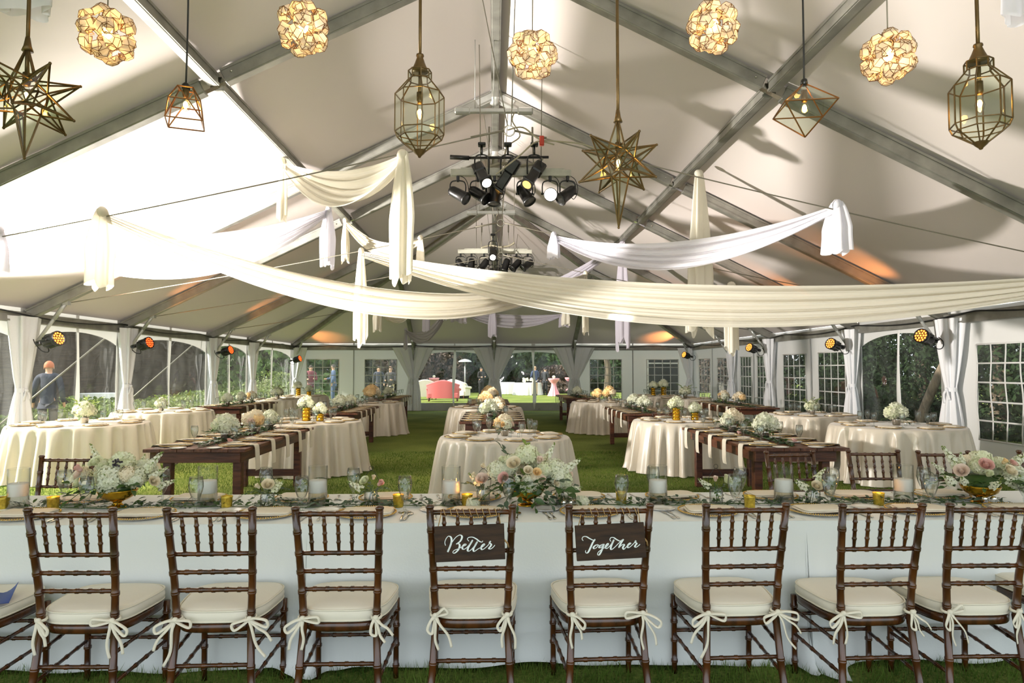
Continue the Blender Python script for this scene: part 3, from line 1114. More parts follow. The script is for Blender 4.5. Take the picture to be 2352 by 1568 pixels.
# tall faceted lanterns
def lantern(R8, sc, spin):
    o = thing('pendant_lantern')
    rings = [(0.47, 0.64), (0.47, 0.50), (1.0, 0.245), (1.0, -0.36), (0.90, -0.46), (0.26, -0.66)]
    pane, edge = MB(), MB()
    n = 8
    def pt(r, z, k):
        a = 2 * PI * k / n + spin
        return V((R8 * r * math.cos(a), R8 * r * math.sin(a), z * sc))
    for i, (r, z) in enumerate(rings):
        for k in range(n):
            a, b_ = pt(r, z, k), pt(r, z, k + 1)
            edge.tube([a, b_], 0.0042, 4, caps=False, smooth=False)
            if i + 1 < len(rings):
                r2, z2 = rings[i + 1]
                c_, d_ = pt(r2, z2, k), pt(r2, z2, k + 1)
                edge.tube([a, c_], 0.0046, 4, caps=False, smooth=False)
                pane.add([a, b_, d_, c_], [(0, 1, 2, 3)], 0, False)
    pane.build('glass_panes', MAT['glass_pane'], o)
    edge.build('brass_frame', MAT['brass'], o)
    mb = MB()
    mb.lathe([(0.014, 0.93 * sc), (0.024, 0.92 * sc), (0.026, 0.89 * sc), (0.02, 0.87 * sc), (0.034, 0.77 * sc), (0.052, 0.66 * sc), (0.055, 0.63 * sc), (0.0, 0.63 * sc)], 16)
    mb.build('top_cap', MAT['brass'], o)
    mb = MB()
    mb.lathe([(R8 * 0.29, -0.655 * sc), (R8 * 0.2, -0.70 * sc), (0.012, -0.745 * sc), (0.009, -0.765 * sc), (0, -0.775 * sc)], 12)
    mb.build('bottom_finial', MAT['brass'], o)
    mb = MB()
    mb.tube([(0, 0, 0.64 * sc), (0, 0, 0.2 * sc)], 0.01, 8)
    mb.build('inner_rod', MAT['brass'], o)
    bulb_parts(o, 0.11 * sc, 0.027, 1.5)
    return o
for px, py, D, R8, sc, spin, lab in ((964, 254, 4.35, 0.158, 0.40, 0.2, 'tall faceted brass lantern left of the stage lights'),
                                     (2250, 233, 3.75, 0.150, 0.36, 0.05, 'tall faceted brass lantern at the right edge')):
    p = P(px, py, D)
    o = lantern(R8, sc, spin)
    o.location = p
    tag(o, lab, 'pendant lamp', 'faceted lanterns over the head table')
    hang_up(o, p, r=0.0105, mat='brass', z0=0.92 * sc, name='hanging_rod')
    point_light('lantern_glow', p + V((0, 0, 0.0)), (255, 180, 90), 1.5, 0.02)

# small open pyramid-on-cube lamp and the flat diamond lamp
def wire_poly(o, verts, edges, faces, r=0.0048):
    pane, edge = MB(), MB()
    for f in faces:
        pane.add([verts[i] for i in f], [tuple(range(len(f)))], 0, False)
    for a, b_ in edges:
        edge.tube([verts[a], verts[b_]], r, 5, smooth=False)
    if faces:
        pane.build('glass_panes', MAT['glass_pane'], o)
    edge.build('copper_frame', MAT['copper'], o)
p = P(426, 245, 4.5)
o = thing('pendant_box', p, 0.35, 'small open copper frame lamp on a black cord below the left rafter', 'pendant lamp')
a, h1, h2 = 0.105, 0.12, -0.115
vs = [(-0.045, -0.045, h1), (0.045, -0.045, h1), (0.045, 0.045, h1), (-0.045, 0.045, h1)]
vs += [(-a * 0.9, -a * 0.9, 0.02), (a * 0.9, -a * 0.9, 0.02), (a * 0.9, a * 0.9, 0.02), (-a * 0.9, a * 0.9, 0.02)]
vs += [(-a * 1.05, -a * 1.05, h2), (a * 1.05, -a * 1.05, h2), (a * 1.05, a * 1.05, h2), (-a * 1.05, a * 1.05, h2)]
ed = []
for k in range(4):
    k2 = (k + 1) % 4
    ed += [(k, k2), (4 + k, 4 + k2), (8 + k, 8 + k2), (k, 4 + k), (4 + k, 8 + k), (k, 8 + k2)]
wire_poly(o, vs, ed, [(k, (k + 1) % 4, 4 + (k + 1) % 4, 4 + k) for k in range(4)])
mb = MB()
mb.lathe([(0.012, 0.16), (0.026, 0.145), (0.028, 0.115), (0, 0.115)], 12)
mb.build('top_cap', MAT['blackmetal'], o)
bulb_parts(o, 0.06, 0.032, 1.3)
hang_up(o, p, r=0.006, mat='blackcable', z0=0.15, bend=0.004)
point_light('box_glow', p, (255, 170, 80), 1.5, 0.02)
p = P(1848, 250, 4.3)
o = thing('pendant_diamond', p, 0.62, 'flat diamond shaped glass and copper lamp on a black cord', 'pendant lamp')
a = 0.225
vs = [(0, 0, 0.17)] + [(a * math.cos(k * PI / 2), a * math.sin(k * PI / 2), 0.0) for k in range(4)] + [(0, 0, -0.185)]
ed = [(0, k) for k in range(1, 5)] + [(5, k) for k in range(1, 5)] + [(k, k % 4 + 1) for k in range(1, 5)]
wire_poly(o, vs, ed, [(0, k, k % 4 + 1) for k in range(1, 5)] + [(5, k % 4 + 1, k) for k in range(1, 5)])
mb = MB()
mb.lathe([(0.008, 0.2), (0.02, 0.19), (0.024, 0.155), (0, 0.155)], 12)
mb.build('top_cap', MAT['blackmetal'], o)
bulb_parts(o, 0.045, 0.034, 1.2)
hang_up(o, p, r=0.006, mat='blackcable', z0=0.18, bend=0.003)
point_light('diamond_glow', p, (255, 170, 80), 1.5, 0.02)

# ---------------------------------------------------------------- stage lights on hanging bars
def par_can(lit):
    """can points along -z of its own frame when unrotated; origin at the clamp on the bar"""
    o = thing('stage_spotlight')
    head = thing('lamp_head', (0, 0, -0.2))
    head.parent = o
    KIDS.setdefault(o.name, []).append(head)
    mb = MB()
    mb.lathe([(0.0, 0.13), (0.055, 0.125), (0.07, 0.09), (0.074, 0.0), (0.078, -0.12), (0.088, -0.125), (0.09, -0.15), (0.082, -0.15), (0.078, -0.13), (0.0, -0.125)], 20)
    mb.build('can', MAT['blackmetal'], head)
    mb = MB()
    mb.lathe([(0.079, -0.136), (0.05, -0.140), (0.0, -0.142)], 20)
    mb.build('lens', MAT['lens_on' if lit else 'blackmetal'], head)
    yk = MB()
    yk.tube(catmull([(-0.1, 0, -0.2), (-0.1, 0, -0.08), (-0.06, 0, -0.03), (0.06, 0, -0.03), (0.1, 0, -0.08), (0.1, 0, -0.2)], 4), 0.009, 6, flat=1.6, up=(0, 1, 0))
    for s in (-1, 1):
        yk.tube([(s * 0.075, 0, -0.2), (s * 0.118, 0, -0.2)], 0.014, 8)
    yk.build('yoke', MAT['blackmetal'], o)
    cb = MB()
    cb.box((0, 0, 0.0), (0.04, 0.07, 0.07), bev=0.006)
    cb.tube([(0, 0, 0), (0, 0, -0.04)], 0.012, 8)
    cb.build('clamp', MAT['blackmetal'], o)
    wb = MB()
    wb.tube(catmull([(0, 0.03, -0.12), (0.08, 0.04, -0.26), (0.14, 0.03, -0.14), (0.1, 0.02, 0.0), (0.02, 0.02, 0.05)], 5), 0.005, 5)
    wb.build('cable', MAT['blackcable'], o)
    return o, head
def profile_lamp(mat):
    o = thing('stage_spotlight')
    head = thing('lamp_head', (0, 0, -0.05))
    head.parent = o
    KIDS.setdefault(o.name, []).append(head)
    mb = MB()
    mb.box((0, 0, 0.12), (0.15, 0.14, 0.2), bev=0.02)
    mb.box((0, 0, -0.09), (0.12, 0.12, 0.24), bev=0.015)
    mb.box((0, 0, -0.22), (0.16, 0.16, 0.03), bev=0.006)
    mb.build('lamp_body', MAT['blackmetal'], head)
    mb = MB()
    mb.lathe([(0.06, -0.238), (0.03, -0.243), (0, -0.245)], 18)
    mb.build('lens', MAT[mat], head)
    yk = MB()
    yk.tube(catmull([(-0.09, 0, -0.05), (-0.09, 0, 0.14), (-0.05, 0, 0.2), (0.05, 0, 0.2), (0.09, 0, 0.14), (0.09, 0, -0.05)], 4), 0.01, 6)
    yk.tube([(0, 0, 0.2), (0, 0, 0.34)], 0.014, 8)
    yk.box((0, 0, 0.34), (0.1, 0.1, 0.04), bev=0.008)
    yk.build('yoke', MAT['blackmetal'], o)
    return o, head
def aim(head, tx, ty):
    head.rotation_euler = (tx, ty, 0)

def rig(D, y0, x0, x1, lamps, lab, where, full=True, top_px=None):
    a, c = P(x0, y0, D), P(x1, y0, D)
    mid = (a + c) / 2
    o = thing('hanging_bar', tuple(mid), 0, 'grey lighting bar hung on wires %s' % lab, 'lighting bar', 'lighting bars under the ridge')
    hw = (c.x - a.x) / 2
    mb = MB()
    mb.box((0, 0, 0), (2 * hw, 0.09, 0.085), bev=0.006)
    mb.box((0.02, 0.0, 0.05), (2 * hw * 0.86, 0.07, 0.03), bev=0.004)
    mb.build('bar', MAT['truss'], o)
    mb = MB()
    top = APEX - SLOPE * 0.4 - mid.z - 0.1
    for s in (-1, 1):
        mb.tube([(s * hw * 0.38, 0, 0.04), (s * hw * 0.36, 0, 0.42)], 0.007, 6)
        mb.tube([(s * hw * 0.36, 0, 0.42), (s * hw * 0.36, 0, 0.62)], 0.013, 6)
        mb.tube([(s * hw * 0.5, 0, 0.05), (s * 0.42, 0, top)], 0.006, 6)
    mb.build('hanger_wires', MAT['rope'], o)
    mb = MB()
    mb.tube(catmull([(-0.3, 0.0, 0.08), (-0.1, 0.02, 0.14), (0.1, -0.02, 0.10), (0.3, 0.0, 0.13), (0.42, 0, 0.2)], 6), 0.02, 6)
    mb.tube(catmull([(-0.1, 0, 0.1), (-0.05, 0, 0.35), (0.12, 0, 0.5), (0.02, 0, 0.7), (0.05, 0, 0.82)], 6), 0.009, 6)
    mb.build('cable_bundle', MAT['cable'], o)
    if full:
        mb = MB()
        mb.tube([(-0.62, 0, 0.2), (0.5, 0, 0.22)], 0.018, 8)
        mb.tube([(-0.8, 0, 0.21), (-0.55, 0, 0.2)], 0.03, 8)
        mb.build('safety_rail', MAT['blackmetal'], o)
    for i, (px, kind, lit, tx, ty, lb) in enumerate(lamps):
        q = P(px, y0, D)
        if kind == 'can':
            lo, head = par_can(lit)
            lo.location = (q.x, q.y - 0.02, q.z - 0.08)
        else:
            lo, head = profile_lamp('lens_on' if lit else 'lens_dim')
            lo.location = (q.x, q.y - 0.13, q.z + 0.0)
        aim(head, tx, ty)
        tag(lo, lb + ' ' + where, 'stage light', 'stage lights on the bars')
    return o
rig(8.9, 398, 1035, 1311, [
    (1052, 'can', False, -0.35, -1.0, 'black can light at the left end of'),
    (1098, 'can', False, -0.35, -0.95, 'second black can light from the left on'),
    (1107, 'profile', True, -0.75, -0.4, 'lit boxy spotlight left of centre on'),
    (1136, 'can', False, -0.1, 0.05, 'black can light pointing straight down on'),
    (1166, 'profile', False, 0.35, 0.6, 'boxy spotlight tilted right at the middle of'),
    (1205, 'can', False, -0.35, -0.5, 'black can light right of the middle on'),
    (1226, 'profile', False, -0.55, 0.55, 'boxy dim spotlight above the right half of'),
    (1263, 'can', True, -1.25, 0.1, 'brightly lit can light facing us on'),
    (1303, 'can', False, -0.3, 0.85, 'black can light at the right end of')],
    'behind the long star lantern', 'the nearest lighting bar')
rig(14.6, 578, 1052, 1222, [
    (1058, 'can', False, -0.2, -0.6, 'black can light at the left end of'),
    (1083, 'can', False, -0.1, 0.1, 'second can light from the left on'),
    (1112, 'can', False, -0.1, 0.6, 'third can light from the left on'),
    (1132, 'profile', True, -1.0, 0.0, 'lit boxy spotlight above'),
    (1162, 'can', False, -0.1, 0.3, 'fourth can light from the left on'),
    (1186, 'can', False, -0.3, 0.7, 'second can light from the right on'),
    (1212, 'can', False, -0.2, 0.9, 'black can light at the right end of')],
    'in the middle of the tent', 'the second lighting bar', full=False)
rig(20.0, 626, 1118, 1200, [
    (1130, 'profile', False, -0.9, 0.0, 'boxy spotlight on'),
    (1142, 'profile', False, -0.6, 0.3, 'black boxy light at the middle of'),
    (1168, 'can', False, -0.2, 0.3, 'can light right of middle on'),
    (1195, 'can', False, -0.2, 0.6, 'can light at the right end of')],
    'just above the broad swag', 'the farthest lighting bar', full=False)
# plate bars high under the ridge
for D, x0, x1, y0, lab in ((9.3, 1062, 1206, 255, 'nearest lighting bar'), (13.0, 1084, 1172, 488, 'second lighting bar')):
    a, c = P(x0, y0, D), P(x1, y0, D)
    mb = MB()
    mb.beam(a, c, 0.07, 0.06, bev=0.01)
    for q in (a, c):
        mb.box(q, (0.22, 0.1, 0.09), bev=0.02)
    for t in (0.2, 0.5, 0.8):
        q = a.lerp(c, t)
        mb.tube([q, (q.x, q.y, APEX + 0.11 - SLOPE * abs(q.x - X0))], 0.006, 5)
    tag(mb.build('hanging_plate', MAT['alu_light']), 'grey metal spreader plate under the ridge above the %s' % lab, 'spreader bar')
# power lead with orange adapter along the front wire
o = thing('power_lead_assembly', tuple(R0), 0, 'beige power lead with orange adapter right of the wire ring', 'cable')
mb = MB()
mb.tube(catmull([(-0.02, -0.02, 0.0), (0.15, -0.02, 0.03), (0.33, -0.02, -0.10), (0.5, -0.02, -0.12), (0.85, -0.02, -0.16), (1.2, -0.02, -0.32)], 6), 0.009, 6)
mb.tube(catmull([(0.5, -0.02, -0.16), (0.3, -0.02, -0.13), (0.1, -0.02, -0.3), (-0.15, -0.02, -0.5)], 6), 0.009, 6)
mb.build('lead', MAT['cable'], o)
mb = MB()
mb.box((0.36, -0.02, -0.12), (0.05, 0.05, 0.11), bev=0.008)
mb.build('orange_adapter', MAT['orange'], o)

# ---------------------------------------------------------------- amber wash lights on the braces
def wash_light(ledmat):
    """beam along -y of its own frame; origin at the bracket"""
    o = thing('wash_spotlight')
    mb = MB()
    M = Matrix.Rotation(PI / 2, 3, 'X')
    mb.lathe([(0.0, -0.16), (0.08, -0.15), (0.1, -0.1), (0.108, 0.05), (0.12, 0.055), (0.12, 0.12), (0.108, 0.12), (0.1, 0.1), (0, 0.1)], 22, (0, 0, 0), M=M)
    for k in range(10):
        a = 2 * PI * k / 10
        mb.box((0.1 * math.cos(a), 0.03, 0.1 * math.sin(a)), (0.02, 0.16, 0.02), Matrix.Rotation(-a, 3, 'Y'))
    mb.build('housing', MAT['blackmetal'], o)
    mb = MB()
    for k in range(19):
        if k == 0:
            c = (0, 0)
        elif k < 7:
            c = (0.045 * math.cos(k * PI / 3), 0.045 * math.sin(k * PI / 3))
        else:
            c = (0.085 * math.cos(k * PI / 6), 0.085 * math.sin(k * PI / 6))
        mb.lathe([(0.0165, 0), (0.012, 0.006), (0, 0.008)], 8, (c[0], -0.112, c[1]), M=M)
    mb.build('led_cluster', MAT[ledmat], o)
    mb = MB()
    mb.tube(catmull([(-0.125, 0, 0), (-0.125, 0.12, 0.02), (-0.09, 0.24, 0.03), (0.09, 0.24, 0.03), (0.125, 0.12, 0.02), (0.125, 0, 0)], 4), 0.012, 6)
    mb.build('yoke', MAT['blackmetal'], o)
    mb = MB()
    mb.box((0, 0.27, 0.03), (0.07, 0.09, 0.07), bev=0.01)
    mb.tube([(0, 0.24, 0.03), (0, 0.33, 0.04)], 0.02, 8)
    mb.build('clamp', MAT['blackmetal'], o)
    mb = MB()
    mb.tube(catmull([(0.0, 0.15, 0.05), (0.08, 0.2, -0.12), (0.1, 0.34, -0.08), (0.06, 0.4, 0.05), (0.0, 0.36, 0.12)], 6), 0.008, 6)
    mb.build('cable', MAT['blackcable'], o)
    return o
WL = [(122, 781, 11.0, -1, 'led_warm', 'amber wash light on the nearest left brace'),
      (333, 790, 14.0, -1, 'led_red', 'red glowing wash light on the second left brace'),
      (522, 806, 18.2, -1, 'led_red', 'red glowing wash light on the third left brace'),
      (683, 825, 25.2, -1, 'led_red', 'red glowing wash light in the back left corner'),
      (1576, 816, 25.2, 1, 'led_warm', 'amber wash light in the back right corner'),
      (1727, 800, 18.2, 1, 'led_warm', 'amber wash light on the third right brace'),
      (1915, 792, 14.0, 1, 'led_warm', 'amber wash light on the second right brace'),
      (2124, 775, 11.0, 1, 'led_warm', 'amber wash light on the nearest right brace')]
for px, py, D, sx, mt, lab in WL:
    p = P(px, py, D)
    o = wash_light(mt)
    o.location = p
    # the beam leaves towards the middle of the tent, upwards and towards the head table
    tilt, pan = rad(-16), (rad(76) if sx < 0 else rad(-64))
    o.rotation_euler = (tilt, 0, pan)
    tag(o, lab, 'stage light', 'amber wash lights along the walls')
    l = bpy.data.lights.new('wash_beam', 'SPOT')
    l.energy = 130 if mt == 'led_warm' else 70
    l.color = (1.0, 0.36, 0.10)
    l.spot_size = rad(50)
    l.spot_blend = 0.8
    l.shadow_soft_size = 0.08
    lo = bpy.data.objects.new('wash_beam', l)
    COL.objects.link(lo)
    tgt = V((X0 + sx * 5.2, D + (1.5 if D > 20 else 0.4), EAVE + 2.4 * SLOPE + 0.3))
    d = (tgt - p).normalized()
    lo.location = p + V((-sx * 0.1, -0.16, 0.1))
    lo.rotation_euler = (tgt - lo.location).to_track_quat('-Z', 'Y').to_euler()
# ================================================================ CHAIRS
def bamboo(mb, p0, p1, r, nodes, n=10, end=1.0, bump=1.28, r1=None, taper_ends=False):
    """turned stick with bamboo rings at the given fractions"""
    p0, p1 = V(p0), V(p1)
    Ln = (p1 - p0).length
    r1 = r if r1 is None else r1
    st = [(0.0, 1.0), (1.0, 1.0)]
    for t in nodes:
        h = 0.011 / Ln
        st += [(t - h, 1.0), (t - h * 0.55, bump * 0.97), (t - h * 0.2, bump), (t, bump * 0.9), (t + h * 0.2, bump), (t + h * 0.55, bump * 0.97), (t + h, 1.0)]
    st = sorted([s for s in st if 0 <= s[0] <= 1])
    mb.tube([p0.lerp(p1, t) for t, k in st], [lerp(r, r1, t) * k for t, k in st], n)

def bamboo_path(mb, pts, r, nodes, n=12, bump=1.16):
    """same along a bent post: nodes are heights"""
    pts = [V(p) for p in pts]
    zs = set(p.z for p in pts)
    st = {}
    for p in pts:
        st[p.z] = 1.0
    for z in nodes:
        for dz, k in ((-0.013, 1), (-0.007, bump), (-0.002, bump * 1.02), (0.0, bump * 0.93), (0.002, bump * 1.02), (0.007, bump), (0.013, 1)):
            st[z + dz] = k
    out, rs = [], []
    for z in sorted(st):
        for a, c in zip(pts[:-1], pts[1:]):
            if a.z <= z <= c.z:
                out.append(a.lerp(c, (z - a.z) / (c.z - a.z)))
                rs.append(r * st[z])
                break
    mb.tube(out, rs, n)

SEAT_Z = 0.415
def post_x(z):      # half distance between the back posts
    return float(np.interp(z, [0, 0.2, 0.42, 0.93], [0.190, 0.172, 0.160, 0.183]))
def post_y(z):
    return float(np.interp(z, [0, 0.2, 0.42, 0.6, 0.93], [-0.235, -0.205, -0.18, -0.195, -0.255]))

def cushion_outline(u, k):
    """rounded trapezoid, wide at the front (+y)"""
    a = 2 * PI * u
    c, s = math.cos(a), math.sin(a)
    e = 0.52
    x = math.copysign(abs(c) ** e, c)
    y = math.copysign(abs(s) ** e, s)
    w = lerp(0.185, 0.225, (y + 1) / 2)
    return x * w * k, 0.025 + y * 0.205 * k

def make_bow(mb, at, side, seed):
    r = random.Random(seed)
    at = V(at)
    mb.ball(at, (0.014, 0.011, 0.013), 8)
    RY = Matrix.Rotation(r.uniform(-0.75, 0.75), 3, 'Y') * r.uniform(0.72, 0.95)
    def rib(pts, w=0.0098):
        p = catmull([RY @ V(q) + at for q in pts], 5)
        mb.tube(p, [w * (0.75 + 0.25 * math.sin(PI * min(1, i / 4))) for i in range(len(p))], 6, flat=0.2, up=(0.25, -0.6, 0.6))
    l = r.uniform(0.8, 1.2)
    s = side
    rib([(0, 0, 0), (s * 0.035 * l, -0.02, -0.01), (s * 0.075 * l, -0.025, -0.045), (s * 0.06 * l, -0.02, -0.075), (s * 0.02, -0.01, -0.03), (0, -0.004, 0)])
    if r.random() < 0.55:
        rib([(0, 0, 0), (-s * 0.03, -0.018, 0.012), (-s * 0.075 * l, -0.02, 0.02), (-s * 0.08 * l, -0.016, -0.012), (-s * 0.03, -0.01, -0.008), (0, -0.004, 0)])
    t = r.uniform(0.9, 1.35)
    rib([(0, 0, 0), (s * 0.02, -0.018, -0.05), (s * 0.045 * t, -0.016, -0.10 * t), (s * 0.05 * t, -0.014, -0.15 * t)], 0.0095)
    t = r.uniform(0.8, 1.3)
    rib([(0, 0, 0), (-s * 0.006, -0.018, -0.05), (-s * 0.02 * t, -0.016, -0.11 * t), (-s * 0.012, -0.014, -0.17 * t)], 0.0095)
    rib([(0, 0, 0), (-s * 0.02, 0.012, 0.004), (-s * 0.035, 0.03, 0.006)], 0.008)

def make_chair(seed, with_bows=True):
    o = thing('chiavari_chair')
    W = MAT['chair']
    back = []
    for s in (-1, 1):
        mb = MB()
        zs = [0.0, 0.2, 0.42, 0.6, 0.93]
        pts = [(s * post_x(z), post_y(z), z) for z in zs]
        bamboo_path(mb, pts, 0.0165, [0.12, 0.235, 0.47, 0.56, 0.65, 0.735, 0.83])
        top = V((s * post_x(0.93), post_y(0.93), 0.93))
        mb.lathe([(0.0165, -0.012), (0.012, -0.004), (0.019, 0.002), (0.0195, 0.01), (0.014, 0.016), (0.0, 0.018)], 12, top)
        mb.build('back_post', W, o)
        mb = MB()
        f = (s * 0.195, 0.215)
        bamboo(mb, (f[0] * 0.99, f[1] + 0.004, 0), (f[0], f[1], SEAT_Z - 0.02), 0.0135, [0.16, 0.42, 0.66, 0.86], 10, r1=0.016)
        mb.build('front_leg', W, o)
        # two side stretchers
        for zf, zb in ((0.325, 0.30), (0.20, 0.175)):
            mb = MB()
            bamboo(mb, (f[0], f[1], zf), (s * post_x(zb), post_y(zb), zb), 0.0085, [0.2, 0.4, 0.6, 0.8], 8)
            mb.build('side_stretcher', W, o)
    for z, k in ((0.912, 0.0115), (0.735, 0.010), (0.652, 0.010), (0.57, 0.010)):
        mb = MB()
        x = post_x(z)
        bamboo(mb, (-x, post_y(z), z), (x, post_y(z), z), k, [(i + 1) / 6 for i in range(5)], 10)
        mb.build('back_rail', W, o)
    for i in range(5):
        t = (i + 1) / 6 * 2 - 1
        mb = MB()
        p0 = V((t * post_x(0.735), post_y(0.735), 0.735))
        p1 = V((t * post_x(0.912), post_y(0.912), 0.912))
        st = [(0, 0.0055), (0.14, 0.0075), (0.24, 0.0085), (0.27, 0.011), (0.29, 0.011), (0.32, 0.0085), (0.46, 0.0085), (0.49, 0.011), (0.51, 0.011), (0.54, 0.0085), (0.68, 0.0085), (0.71, 0.011), (0.73, 0.011), (0.76, 0.0085), (0.86, 0.0075), (1, 0.0055)]
        mb.tube([p0.lerp(p1, a) for a, r_ in st], [r_ for a, r_ in st], 8)
        mb.build('spindle', W, o)
    for (y, z, x, nm) in ((post_y(0.245), 0.245, post_x(0.245), 'back_stretcher'), (0.215, 0.30, 0.19, 'front_stretcher'), (0.215, 0.215, 0.19, 'front_stretcher')):
        mb = MB()
        bamboo(mb, (-x, y, z), (x, y, z), 0.0088, [0.2, 0.4, 0.6, 0.8], 8)
        mb.build(nm, W, o)
    # seat frame: rounded trapezoid ring with solid board
    mb = MB()
    def fs(u, v):
        k, z = [(0.0, -0.035), (0.98, -0.038), (1.0, -0.03), (1.0, -0.004), (0.98, 0.0), (0.0, 0.0)][int(round(v * 5))]
        x, y = cushion_outline(u, k)
        return (x, y - (0.025 if k == 0 else 0) * 0, SEAT_Z + z)
    mb.grid(fs, 48, 5, 0, closed_u=True)
    mb.build('seat', W, o)
    # cushion with piping and ribbons
    mb = MB()
    prof = [(0.0, 0.002), (0.97, 0.002), (1.01, 0.013), (1.022, 0.032), (1.008, 0.050), (0.968, 0.059), (0.88, 0.064), (0.6, 0.067), (0.3, 0.065), (0.0, 0.065)]
    rr = random.Random(seed)
    q = [rr.uniform(0, 6) for _ in range(4)]
    def fc(u, v):
        k, z = prof[int(round(v * 9))]
        x, y = cushion_outline(u, k)
        z += 0.004 * math.sin(x * 17 + q[0]) * math.sin(y * 15 + q[1]) * (1 if z > 0.03 else 0)
        return (x, y, SEAT_Z + z)
    mb.grid(fc, 56, 9, 0, closed_u=True)
    cu = mb.build('cushion', MAT['cushion'], o)
    mb = MB()
    for k, z in ((1.006, 0.055), (1.005, 0.010)):
        mb.tube([(cushion_outline(i / 60, k)[0], cushion_outline(i / 60, k)[1], SEAT_Z + z) for i in range(60)], 0.0042, 6, closed=True)
    mb.build('piping', MAT['ribbon'], cu)
    if with_bows:
        for s in (-1, 1):
            mb = MB()
            make_bow(mb, (s * (post_x(0.43)), post_y(0.43) - 0.022, 0.445), rr.choice([-1, 1]), seed * 10 + s)
            # loop round the post
            c = V((s * post_x(0.44), post_y(0.44), 0.445))
            mb.tube([c + V((0.021 * math.cos(a), 0.021 * math.sin(a), 0.004 * math.sin(a))) for a in np.linspace(0, 2 * PI, 15)[:-1]], 0.006, 6, closed=True, flat=1.2)
            mb.build('tie_bow', MAT['ribbon'], cu)
    return o

CH_Y = 3.29      # seat centre of the near row
NEAR = [(166, 'first full'), (480, 'second'), (776, 'third'), (1082, 'fourth'), (1396, 'fifth'), (1713, 'sixth'), (2023, 'seventh'), (2272, 'eighth')]
chairs = {}
protos = [make_chair(s) for s in (1, 2, 3, 4)]
used = set()
def put_chair(i, loc, rz, label, group):
    if i in used:
        return dup(protos[i], loc, rz, label, 'chair', group)
    used.add(i)
    c = protos[i]
    c.location, c.rotation_euler = loc, (0, 0, rz)
    return tag(c, label, 'chair', group)
extra = {3: 'carrying the left sign', 4: 'carrying the right sign'}
def near_x(px):
    return X_at(px, CH_Y - 0.25, 0.93)
CX = [near_x(px) for px, _ in NEAR]
for i, (px, od) in enumerate(NEAR):
    lab = 'mahogany bamboo-turned chair %s, %s from the left at the head table' % (extra[i] if i in extra else 'with ivory cushion', od)
    dy = {7: 0.0, 5: 0.02, 3: 0.02, 4: 0.02}.get(i, 0)
    chairs[i] = put_chair(i % 4, (CX[i], CH_Y + dy, 0), {3: 0.0, 4: 0.04, 5: 0.03, 6: 0.02, 0: -0.02, 1: 0.02}.get(i, 0), lab, 'chairs on the near side of the head table')
put_chair(1, (near_x(-150), CH_Y + 0.0, 0), 0, 'mahogany chair cut by the left frame edge, mostly cushion showing', 'chairs on the near side of the head table')
put_chair(2, (near_x(2575), CH_Y + 0.1, 0), 0, 'mahogany chair cut by the right frame edge, cushion corner showing', 'chairs on the near side of the head table')
mb = MB()
mb.grid(lambda u, v: (lerp(-0.06, 0.06, u), lerp(-0.09, 0.09, v), 0.012 + 0.045 * (2 * u - 1) ** 2 * v), 8, 6, 0)
mb.grid(lambda u, v: (lerp(-0.06, 0.06, u), lerp(-0.09, 0.09, v), 0.010 + 0.045 * (2 * u - 1) ** 2 * v), 8, 6, 0, flip=True)
mb.grid(lambda u, v: (lerp(-0.058, -0.025, u), lerp(-0.085, 0.085, v), 0.0135 + 0.045 * (2 * lerp(-0.058, -0.025, u) / 0.12) ** 2 * v), 4, 6, 1)
tag(mb.build('paper_packet', [pbr('blue_paper', (44, 74, 150), 0.5), pbr('orange_paper_band', (214, 120, 60), 0.5)], None, (X_at(-12, 3.22, 0.5), 3.24, SEAT_Z + 0.068), (0, 0, 0.4)), 'blue paper packet lying on the cushion at the left frame edge', 'packet')
FARP = [(150, 4.88, 'behind the left flower bowl'), (1822, 5.02, 'before the near right farm table'), (2002, 5.06, 'before the large round table on the right'), (2163, 5.0, 'behind the right flower bowl'), (2395, 5.0, 'at the right frame edge')]
for k, (px, y, wh) in enumerate(FARP):
    x = X_at(px, y, 0.93)
    put_chair((k + 1) % 4, (x, y - 0.25, 0), PI + (0.10 if k == 1 else -0.05), 'dark chair across the head table, ' + wh, 'chairs on the far side of the head table')

# ---------------------------------------------------------------- the two chair signs
def stroke_mesh(mb, strokes, S, thick, M):
    for st in strokes:
        pts = catmull([(p[0], -p[1], 0) for p in st], 7)
        n = len(pts)
        left, right = [], []
        for i in range(n):
            t = pts[min(i + 1, n - 1)] - pts[max(i - 1, 0)]
            t.normalize()
            down = max(0.0, -t.y)           # heavier on the way down
            w = thick * (0.42 + 0.75 * down ** 1.5)
            w *= min(1.0, 0.55 + 0.25 * min(i, n - 1 - i))
            nn = V((-t.y, t.x, 0))
            left.append(pts[i] + nn * w)
            right.append(pts[i] - nn * w)
        vs = []
        for a, c in zip(left, right):
            for z in (0.0, 0.0012):
                vs += [M @ V((a.x * S, z * -1.0, a.y * S)), M @ V((c.x * S, z * -1.0, c.y * S))]
        fs = []
        for i in range(n - 1):
            a, b_ = i * 4, (i + 1) * 4
            fs += [(a + 2, a + 3, b_ + 3, b_ + 2), (a, a + 2, b_ + 2, b_), (a + 3, a + 1, b_ + 1, b_ + 3)]
        mb.add(vs, fs, 0, False)
